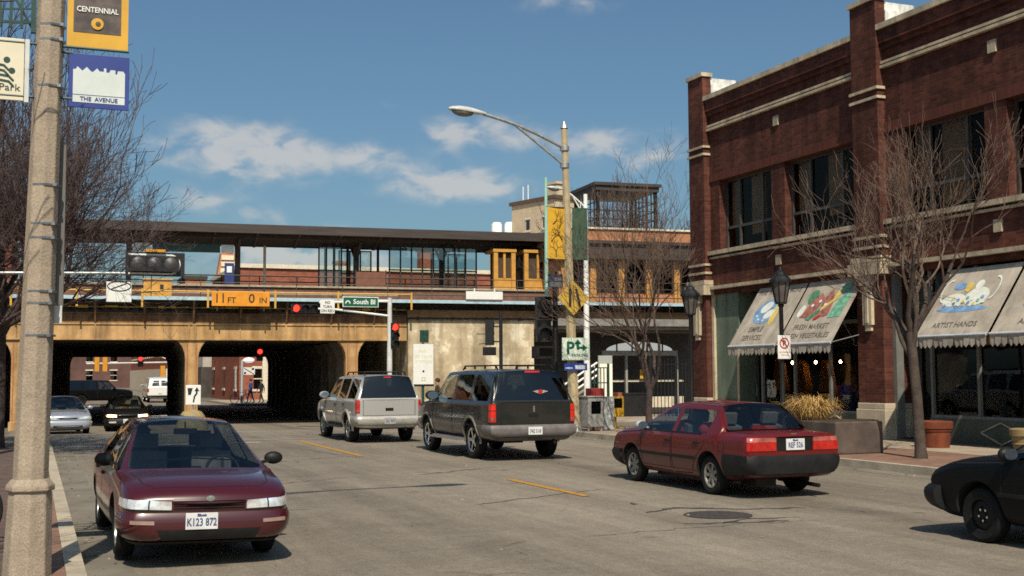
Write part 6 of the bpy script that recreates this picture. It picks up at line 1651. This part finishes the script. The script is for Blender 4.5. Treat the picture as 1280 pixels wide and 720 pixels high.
# ---- cars near and under the viaduct
A = make_car('saloon_car', 'pale silver blue saloon car coming through beside the near lamp post', 'car', (1.05, 48.2, gz(47.5)), radians(-86), dict(ALT, r=.30, rim='steel', rimmat=m_alloy), paint('silver_blue_paint', (.30, .33, .40), rough=.3, metal=.3), 2)
w = A['wrap']; w('bumper', 1, [(-52, .25), (52, .25), (52, .52), (-52, .52)], paint('silver_blue_bumper', (.33, .35, .40), rough=.3, metal=.3), .045, 24, 4, True, skirt=.03); w('air_intake', 1, [(-26, .28), (26, .28), (26, .36), (-26, .36)], m_trim, .05, 12, 1); w('grille', 1, [(-16, .59), (16, .59), (16, .64), (-16, .64)], m_trim, .008, 10, 1)
for s in (-1, 1): w('headlamp', 1, [(s*20, .575), (s*44, .60), (s*44, .70), (s*20, .66)], m_clear, .01, 10, 2)
A = make_car('saloon_car', 'black saloon car with glowing headlamps coming out of the underpass', 'car', (3.55, 51.6, gz(51)), radians(-92), dict(ALT, r=.30, rim='steel', rimmat=m_alloy), pm_blk, 2)
w = A['wrap']; w('bumper', 1, [(-52, .25), (52, .25), (52, .52), (-52, .52)], m_bump, .045, 24, 4, True, skirt=.03)
for s in (-1, 1): w('headlamp', 1, [(s*22, .58), (s*40, .60), (s*40, .69), (s*22, .67)], m_headon, .012, 8, 2); w('fog_lamp', 1, [(s*22, .36), (s*34, .36), (s*34, .42), (s*22, .42)], m_clear, .055, 6, 1); w('turn_lamp', 1, [(s*40.5, .60), (s*48, .62), (s*48, .68), (s*40.5, .69)], m_amblens, .012, 6, 1)
plate(A, 1, .43, '518 224', inset=.06)
A = make_car('suv', 'long black sport utility car crossing beyond the underpass, seen side on', 'car', (4.55, 96, -.42), radians(18), dict(SUV, ro=1.5, xB=-2.7, W=.98, rim='steel', rimmat=m_trim), pm_blk, 2)
suv_rear(A, 1.20, m_bump, m_tail, .80, 1.16, .50, .74, .62, '')
VAN = dict(SUV, wb=3.3, fo=.75, ro=1.3, W=1.0, H=2.10, zb=.36, belt=1.22, cowl=1.2, nose=1.0, xC=1.55, xR=.95, xB=-2.85, yr=.80, r=.36, ra=.42, pillars=[(.02, .12)], noglass=1, privacy=0, seams=[[(1.4, 1.18), (1.4, .5), (.1, .48), (.06, 1.2)]], handles=[(.2, 1.05)], mirror=(1.3, 1.35), rows=(.3,), sharp_ends=(0,))
A = make_car('van', 'white delivery van seen from behind far down the street under the viaduct', 'van', (9.6, 104, -.42), radians(90), dict(VAN, rim='steel', rimmat=m_alloy), paint('white_van_paint', (.74, .73, .70), rough=.4), 2)
w = A['wrap']
for s in (-1, 1): w('rear_window', -1, [(s*5, 1.36), (s*33, 1.36), (s*31, 1.78), (s*5, 1.78)], m_win, .006, 8, 4); w('tail_lamp', -1, [(s*41, .85), (s*47, .85), (s*47, 1.15), (s*41, 1.15)], m_tail, .012, 4, 2)
w('bumper', -1, [(-56, .42), (56, .42), (56, .60), (-56, .60)], m_bump, .08, 20, 3, True); plate(A, -1, .75, '903 115', inset=.012)
# ================================================================ TREES
m_bark = mat('grey_bark', S('#4f433a'), .95, .3, 6, .5, col2=S('#382e28'))
m_bark2 = mat('dark_bark', S('#4d3f38'), .95, .3, 6, .5, col2=S('#33292a'))
m_twig = mat('pale_twig', S('#6d594c'), .9, .25, 5, col2=S('#42332c'))
m_twig2 = mat('dark_twig', S('#55443f'), .9, .25, 5, col2=S('#3a2d2f'))
def tree(label, loc, h, seed, trunk_r, trunk_h, spread, limbs, depth, m1, m2, lean=(0, 0), kids=3, lsc=1, twigl=.5, up=.25, rmin=.006, group=None, wig=.12, name='bare_tree'):
    t = thing(name, label, 'tree', loc, 0, group)
    r = random.Random(seed); tr = MB(); cw = MB()
    def grow(p, d, L_, rad, lev):
        n = 4 if lev < 3 else 3
        path = [p]; rads = [rad]; q = p; dd = d.copy(); r1 = max(rmin, rad*.62)
        kidsp = []
        for k in range(n):
            dd = (dd + Vector((r.gauss(0, wig), r.gauss(0, wig), r.gauss(0, wig)+up*.22))).normalized()
            q = q + dd*(L_/n); path.append(q); rads.append(rad+(r1-rad)*(k+1)/n)
            kidsp.append((q, dd.copy(), rads[-1]))
        (tr if lev <= 1 else cw).tube(path, rads, 7 if lev <= 1 else 4 if lev <= 3 else 3, cap=False)
        if lev >= depth: return
        m = kids + (1 if r.random() < .4 else 0)
        for k in range(m):
            if k == 0: q, dq, rq = kidsp[-1]; ang = r.uniform(.05, .35)
            else: q, dq, rq = kidsp[r.randrange(max(0, n-3), n)]; ang = r.uniform(.35, .85)
            ax = dq.orthogonal().normalized(); ax.rotate(Matrix.Rotation(r.uniform(0, 2*pi), 3, dq))
            nd = dq.copy(); nd.rotate(Matrix.Rotation(ang, 3, ax))
            nd = Vector((nd.x, nd.y, nd.z+up*.5)).normalized()
            grow(q, nd, L_*r.uniform(.58, .82) if lev < depth-1 else twigl*r.uniform(.6, 1.3), max(rmin, rq*r.uniform(.55, .8)), lev+1)
    base = Vector((0, 0, -.1)); top = Vector((lean[0], lean[1], trunk_h))
    pth = [base, base.lerp(top, .12), base.lerp(top, .5)+Vector((r.gauss(0, .04), r.gauss(0, .04), 0)), top]
    tr.tube(pth, [trunk_r*1.35, trunk_r*1.05, trunk_r*.92, trunk_r*.85], 10)
    L0 = (h-trunk_h)*.42*lsc
    for k in range(limbs):
        a = 2*pi*k/limbs+r.uniform(-.3, .3); ti = spread*r.uniform(.45, 1.0)
        d = Vector((cos(a)*sin(ti), sin(a)*sin(ti), cos(ti)))
        grow(top-Vector((0, 0, r.uniform(0, trunk_h*.22))), d, L0*r.uniform(.8, 1.15), trunk_r*r.uniform(.42, .6), 1)
    tr.build('trunk', m1, t, smooth=60, recalc=False); cw.build('crown', m2, t, smooth=60, recalc=False)
    return t
tree('dense dark bare tree behind the near lamp post at the left kerb', (-1.45, 28, .13), 11.2, 3, .17, 2.0, .34, 9, 6, m_bark2, m_twig2, kids=4, twigl=.26, up=.33, rmin=.0034, wig=.24, lsc=.66)
tree('tall sparse bare tree whose thin shoots rise beside the near banners', (-.7, 30.2, .13), 11.6, 52, .12, 3.2, .26, 6, 5, m_bark2, m_twig2, kids=3, twigl=.55, up=.42, rmin=.0065, wig=.16, lsc=.95)
tree('taller bare tree further left along the pavement, mostly out of view', (-3.2, 31, .13), 9.4, 8, .17, 2.4, .55, 8, 6, m_bark2, m_twig2, kids=3, twigl=.4, up=.2, rmin=.008, wig=.15)
tree('bare street tree standing by the terracotta tub before the shop windows', (15.75, 18.5, .13), 7.0, 26, .105, 2.4, .55, 7, 5, m_bark, m_twig, lean=(-.05, .15), kids=3, twigl=.42, up=.27, rmin=.0042, wig=.14, lsc=.84)
tree('bare multi stemmed street tree in front of the station entrance', (15.3, 28.5, .13), 7.2, 33, .10, 1.2, .50, 5, 6, m_bark2, m_twig, kids=3, twigl=.32, up=.27, rmin=.0036, wig=.15, lsc=.85)
tree('bare tree beside the camera whose twig shadows fall on the left pavement', (-2.4, 8.3, .13), 6.6, 17, .11, 2.2, .42, 5, 4, m_bark2, m_twig2, kids=3, twigl=.4, up=.2)
b_ = wp(31.5, 30, GZ); tree('thin tall bare tree behind the lift tower', b_, 15.5, 41, .22, 6, .5, 6, 5, m_bark2, m_twig2, kids=3, twigl=.8, up=.35, rmin=.018)
b_ = wp(39.5, 31, GZ); tree('thin tall bare tree between the lift tower and the shop building', b_, 14.5, 43, .22, 6, .5, 6, 5, m_bark2, m_twig2, kids=3, twigl=.8, up=.35, rmin=.018)

# ================================================================ PEOPLE
m_skin = mat('skin', (.42, .24, .16), .6, .08, 8)
m_hair = mat('dark_hair', (.025, .016, .012), .7, .3, 20)
m_shoe = mat('shoe', (.02, .018, .016), .6, .2, 8)
def person(loc, rz, label, jacket, trousers, height=1.75, stride=.22, arm=.25):
    t = thing('person', label, 'person', loc, rz)
    k = height/1.75
    V = []; E = []; Rd = []
    def add(p, r, par=None):
        V.append((p[0]*k, p[1]*k, p[2]*k)); Rd.append(r*k); i = len(V)-1
        if par is not None: E.append((par, i))
        return i
    pel = add((0, 0, .95), .135); wa = add((0, 0, 1.10), .125, pel); ch = add((.01, 0, 1.30), .15, wa); nk0 = add((0, 0, 1.45), .075, ch); nk = add((.01, 0, 1.52), .055, nk0); hd = add((.02, 0, 1.60), .085, nk); ht = add((.015, 0, 1.68), .08, hd)
    add((.105, 0, 1.60), .016, hd)     # nose
    for s in (-1, 1):
        sh_ = add((0, s*.17, 1.40), .062, ch); el = add((-s*arm*.35-.02, s*.22, 1.13), .045, sh_); wr = add((s*-arm*.8+.07, s*.21, .90), .030, el); pa = add((s*-arm*.8+.09, s*.205, .83), .032, wr)
        for q in range(4): add((s*-arm*.8+.07+.018*q, s*.195, .745-.01*(q in (1, 2))), .009, pa)
        add((s*-arm*.8+.14, s*.185, .80), .010, pa)
        hp = add((0, s*.095, .88), .095, pel); kn = add((s*stride*.55+.03, s*.10, .50), .062, hp); an = add((s*stride-.04, s*.10, .09), .042, kn); add((s*stride+.12, s*.11, .045), .038, an)
    me = bpy.data.meshes.new('b'); me.from_pydata(V, E, [])
    o = bpy.data.objects.new('b', me); COL.objects.link(o)
    md = o.modifiers.new('s', 'SKIN'); o.modifiers.new('d', 'SUBSURF').levels = 2
    sv = me.skin_vertices[0].data
    for i, rr in enumerate(Rd): sv[i].radius = (rr, rr); sv[i].use_root = (i == 0)
    dg = bpy.context.evaluated_depsgraph_get(); dg.update()
    m2 = bpy.data.meshes.new_from_object(o.evaluated_get(dg)); bpy.data.objects.remove(o); bpy.data.meshes.remove(me)
    for m in (jacket, trousers, m_skin, m_shoe): m2.materials.append(m)
    for f in m2.polygons:
        z = f.center.z/k; y = abs(f.center.y)/k
        f.material_index = 3 if z < .10 else 2 if (z > 1.475 or (z < .875 and y > .165)) else 1 if z < .93 else 0
        f.use_smooth = True
    m2.name = 'body'; bo = bpy.data.objects.new('body', m2); COL.objects.link(bo); bo.parent = t
    b = MB(); b.ell((-.005*k, 0, 1.655*k), (.105*k, .092*k, .10*k), 14, 8); b.build('hair', m_hair, t, smooth=60)
    b = MB()
    for s in (-1, 1): b.ell((.098*k, s*.034*k, 1.625*k), (.012, .014, .010), 8, 6)
    b.ell((.098*k, 0, 1.555*k), (.01, .026, .007), 8, 6); b.build('face_features', m_hair, t)
    return t
m_jk1 = mat('olive_jacket', (.05, .05, .04), .9, .25, 6); m_jk2 = mat('dark_jacket', (.025, .025, .03), .9, .25, 6); m_jean = mat('denim', (.03, .045, .09), .9, .25, 8); m_jkb = mat('blue_jacket', (.03, .06, .22), .9, .2, 6)
person((14.45, 48.1, -.24), radians(200), 'person in a dark jacket walking by the wall left of the white notice sign', m_jk2, m_jean, 1.84)
person((15.72, 47.9, -.24), radians(170), 'person in an olive jacket walking by the wall right of the white notice sign', m_jk1, m_jk2, 1.86)
b = MB(); b.prism([(13.6, 87.5), (60, 84), (60, 103), (13.6, 103)], -.6, -.30, 'xy'); o = b.build('far_pavement', m_walk); o['kind'] = 'structure'
person((15.0, 90.0, -.30), radians(150), 'person in a blue jacket beside a bicycle beyond the underpass', m_jkb, m_jean, 1.8)
person((15.9, 90.6, -.30), radians(200), 'person in dark clothes beside the blue jacketed one beyond the underpass', m_jk2, m_jk2, 1.75)
bicycle((14.2, 89.4, -.30), radians(20), 'blue bicycle on the far pavement beyond the underpass', m_sign_blue)
fl = thing('street_lamp', 'pale blue lamp post with globe and striped sign beyond the underpass', 'street lamp', (14.4, 90.3, -.30))
b = MB(); b.tube([(0, 0, 0), (0, 0, 3.2)], [.09, .07], 8); b.build('post', mat('pale_blue_paint', (.38, .5, .55), .5, .1, 3), fl)
b = MB(); b.ell((.5, 0, 3.18), (.42, .42, .2), 12, 8); b.bar((0, 0, 3.15), (.5, 0, 3.3), .05); b.build('globe', mat('globe_white', (.75, .78, .72), .4, .05, 3, emit=(1, 1, .9), es=.6), fl, smooth=60)
b = MB(); b.box(.1, .95, -.03, .03, 2.1, 2.65); o = b.build('sign_panel', m_sign_white, fl); b = MB(); b.bar((.15, -.035, 2.6), (.9, -.035, 2.15), .09, .01); b.box(.15, .3, -.036, -.031, 2.15, 2.3); b.box(.72, .88, -.036, -.031, 2.45, 2.6); b.build('stripes', m_sign_black, o)
# signals far along the street, seen under the viaduct
fs = thing('mast_arm_signal', 'distant mast arm with red lamp and amber heads seen under the viaduct', 'traffic signal', (12.0, 116, -.42))
b = MB(); b.tube([(0, 0, 0), (0, 0, 4.2)], [.14, .1], 8); b.tube([(0, 0, 3.42), (-7.5, 0, 3.3)], .08, 6); b.build('pole', m_alu, fs)
h_ = signal_head(fs, -2.8, -.1, 3.75, 2, .5, 0)
for x in (-6.6, -5.9): 
    b = MB(); b.box(x-.2, x+.2, -.2, .2, 2.6, 4.1); b.build('amber_head', m_amber, fs)
b = MB(); b.box(-1.0, -.6, -.2, .2, 1.9, 3.1); b.build('amber_head', m_amber, fs)
for k, (x, y, z, lab) in enumerate([(13.2, 124, 0, 'distant lamp post with curved arm among the far shop fronts')]):
    t = thing('street_lamp', lab, 'street lamp', (x, y, -.42)); b = MB(); b.tube([(0, 0, 0), (0, 0, 5.2)], [.12, .08], 8); b.build('post', m_white, t); cobra(t, (0, 0, 3.4), (-1.3, 0, 4.0), 3.4, 0, m_white, .9)
rs = thing('traffic_signal', 'small signal with a red lamp on a viaduct column in the underpass', 'traffic signal', wp(3.4, 6.0, 2.3), BR)
signal_head(rs, 0, 0, .6, 2, .3, 0); b = MB(); b.bar((0, .1, .6), (0, .1, 1.5), .06); b.build('hanger', m_dksteel, rs)
# ================================================================ CAMERA, LIGHT, SKY
cd = bpy.data.cameras.new('camera'); cam = bpy.data.objects.new('camera', cd); COL.objects.link(cam)
cd.sensor_width = 36; cd.lens = 36*1500/1280; cd.clip_end = 3000; cd.clip_start = .1
cam.location = (0, 0, 1.78)
cam.rotation_euler = (Matrix.Rotation(-math.atan(598/1500), 3, 'Z') @ Matrix.Rotation(pi/2+math.atan(107/1500), 3, 'X') @ Matrix.Rotation(radians(-.3), 3, 'Z')).to_euler()
scene.camera = cam
SA, SE = radians(15), radians(49)
sl = bpy.data.lights.new('sun', 'SUN'); sl.energy = 5.0; sl.angle = radians(.5); sl.color = (1, .90, .74)
so = bpy.data.objects.new('sun', sl); COL.objects.link(so)
so.rotation_euler = Vector((sin(SA)*cos(SE), cos(SA)*cos(SE), -sin(SE))).to_track_quat('-Z', 'Y').to_euler(); so.location = (-20, -30, 40)
wd = bpy.data.worlds.new('World'); scene.world = wd; wd.use_nodes = True
nt = wd.node_tree; N, L = nt.nodes, nt.links
bg = N['Background']; bg.inputs['Strength'].default_value = .084
sk = N.new('ShaderNodeTexSky'); sk.sky_type = 'NISHITA'; sk.sun_disc = False; sk.sun_elevation = SE; sk.sun_rotation = radians(180)+SA
sk.air_density = 1.0; sk.dust_density = 2.4; sk.ozone_density = 1.0
tc = N.new('ShaderNodeTexCoord'); sp3 = N.new('ShaderNodeSeparateXYZ'); L.new(tc.outputs['Generated'], sp3.inputs[0])
def mth(op, a, b_=None, c=None):
    n = N.new('ShaderNodeMath'); n.operation = op
    for i, x in enumerate((a, b_, c)):
        if x is None: continue
        if isinstance(x, (int, float)): n.inputs[i].default_value = x
        else: L.new(x, n.inputs[i])
    return n.outputs[0]
az = mth('ARCTAN2', sp3.outputs['X'], sp3.outputs['Y']); el = mth('ARCSINE', sp3.outputs['Z'])
CL = [(0.1547, 0.1820, 0.0360, 0.0170, 0.66), (0.1260, 0.1860, 0.0480, 0.0150, 0.34), (0.1935, 0.1767, 0.0333, 0.0120, 0.55), (0.2606, 0.1814, 0.0213, 0.0080, 0.50), (0.3281, 0.1998, 0.0160, 0.0087, 0.70), (0.3679, 0.2005, 0.0240, 0.0100, 0.60),
 (0.3194, 0.1617, 0.0367, 0.0107, 0.75), (0.3516, 0.1525, 0.0320, 0.0067, 0.75), (0.4840, 0.1839, 0.0300, 0.0120, 0.70), (0.4352, 0.1920, 0.0267, 0.0087, 0.40), (0.4282, 0.3024, 0.0300, 0.0073, 0.50), (0.1266, 0.1405, 0.0227, 0.0067, 0.50), (0.1648, 0.1306, 0.0147, 0.0047, 0.40),
 (0.1974, 0.0939, 0.0500, 0.0173, 0.85), (0.2791, 0.2228, 0.0167, 0.0060, 0.25), (0.2333, 0.0877, 0.0400, 0.0107, 0.50), (-0.0100, 0.1664, 0.0400, 0.0167, 0.40),
 (-.5, .2, .12, .03, .6), (.9, .2, .1, .03, .6), (-1.2, .3, .2, .06, .6), (2.2, .3, .3, .08, .6), (-2.4, .4, .3, .1, .5)]
tot = None
for a0, e0, sa, se, k in CL:
    da = mth('MULTIPLY', mth('SUBTRACT', az, a0), 1/sa); de = mth('MULTIPLY', mth('SUBTRACT', el, e0), 1/se)
    d2 = mth('ADD', mth('MULTIPLY', da, da), mth('MULTIPLY', de, de))
    g = mth('MULTIPLY', mth('EXPONENT', mth('MULTIPLY', d2, -.40)), k)
    tot = g if tot is None else mth('ADD', tot, g)
cb = N.new('ShaderNodeCombineXYZ'); L.new(az, cb.inputs[0]); L.new(mth('MULTIPLY', el, 1.8), cb.inputs[1])
cn = N.new('ShaderNodeTexNoise'); cn.inputs['Scale'].default_value = 30; cn.inputs['Detail'].default_value = 8; cn.inputs['Roughness'].default_value = .52; cn.inputs['Distortion'].default_value = .35
L.new(cb.outputs[0], cn.inputs['Vector'])
nn = mth('MULTIPLY', mth('SUBTRACT', cn.outputs['Fac'], .27), 3.2)
mk = N.new('ShaderNodeMapRange'); mk.interpolation_type = 'SMOOTHERSTEP'; mk.inputs['From Min'].default_value = .06; mk.inputs['From Max'].default_value = .95; mk.inputs['To Max'].default_value = .62
L.new(mth('MULTIPLY', tot, nn), mk.inputs['Value'])
mx = N.new('ShaderNodeMix'); mx.data_type = 'RGBA'; L.new(mk.outputs['Result'], mx.inputs[0]); tn = N.new('ShaderNodeMix'); tn.data_type = 'RGBA'; tn.blend_type = 'MULTIPLY'; tn.inputs[0].default_value = 1; tn.inputs[7].default_value = (.76, 1.0, 1.08, 1); L.new(sk.outputs['Color'], tn.inputs[6]); L.new(tn.outputs[2], mx.inputs[6])
mx.inputs[7].default_value = (8.2, 7.7, 7.1, 1)
L.new(mx.outputs[2], bg.inputs['Color'])
vs = scene.view_settings; scene.display_settings.display_device = 'sRGB'
vs.view_transform = 'Standard'; vs.look = 'None'; vs.exposure = 0; vs.gamma = 1; vs.use_curve_mapping = False
scene.cycles.filter_width = 1.65
scene.cycles.max_bounces = 8; scene.cycles.transparent_max_bounces = 16
scene.cycles.use_denoising = False; scene.cycles.sample_clamp_indirect = 3.0
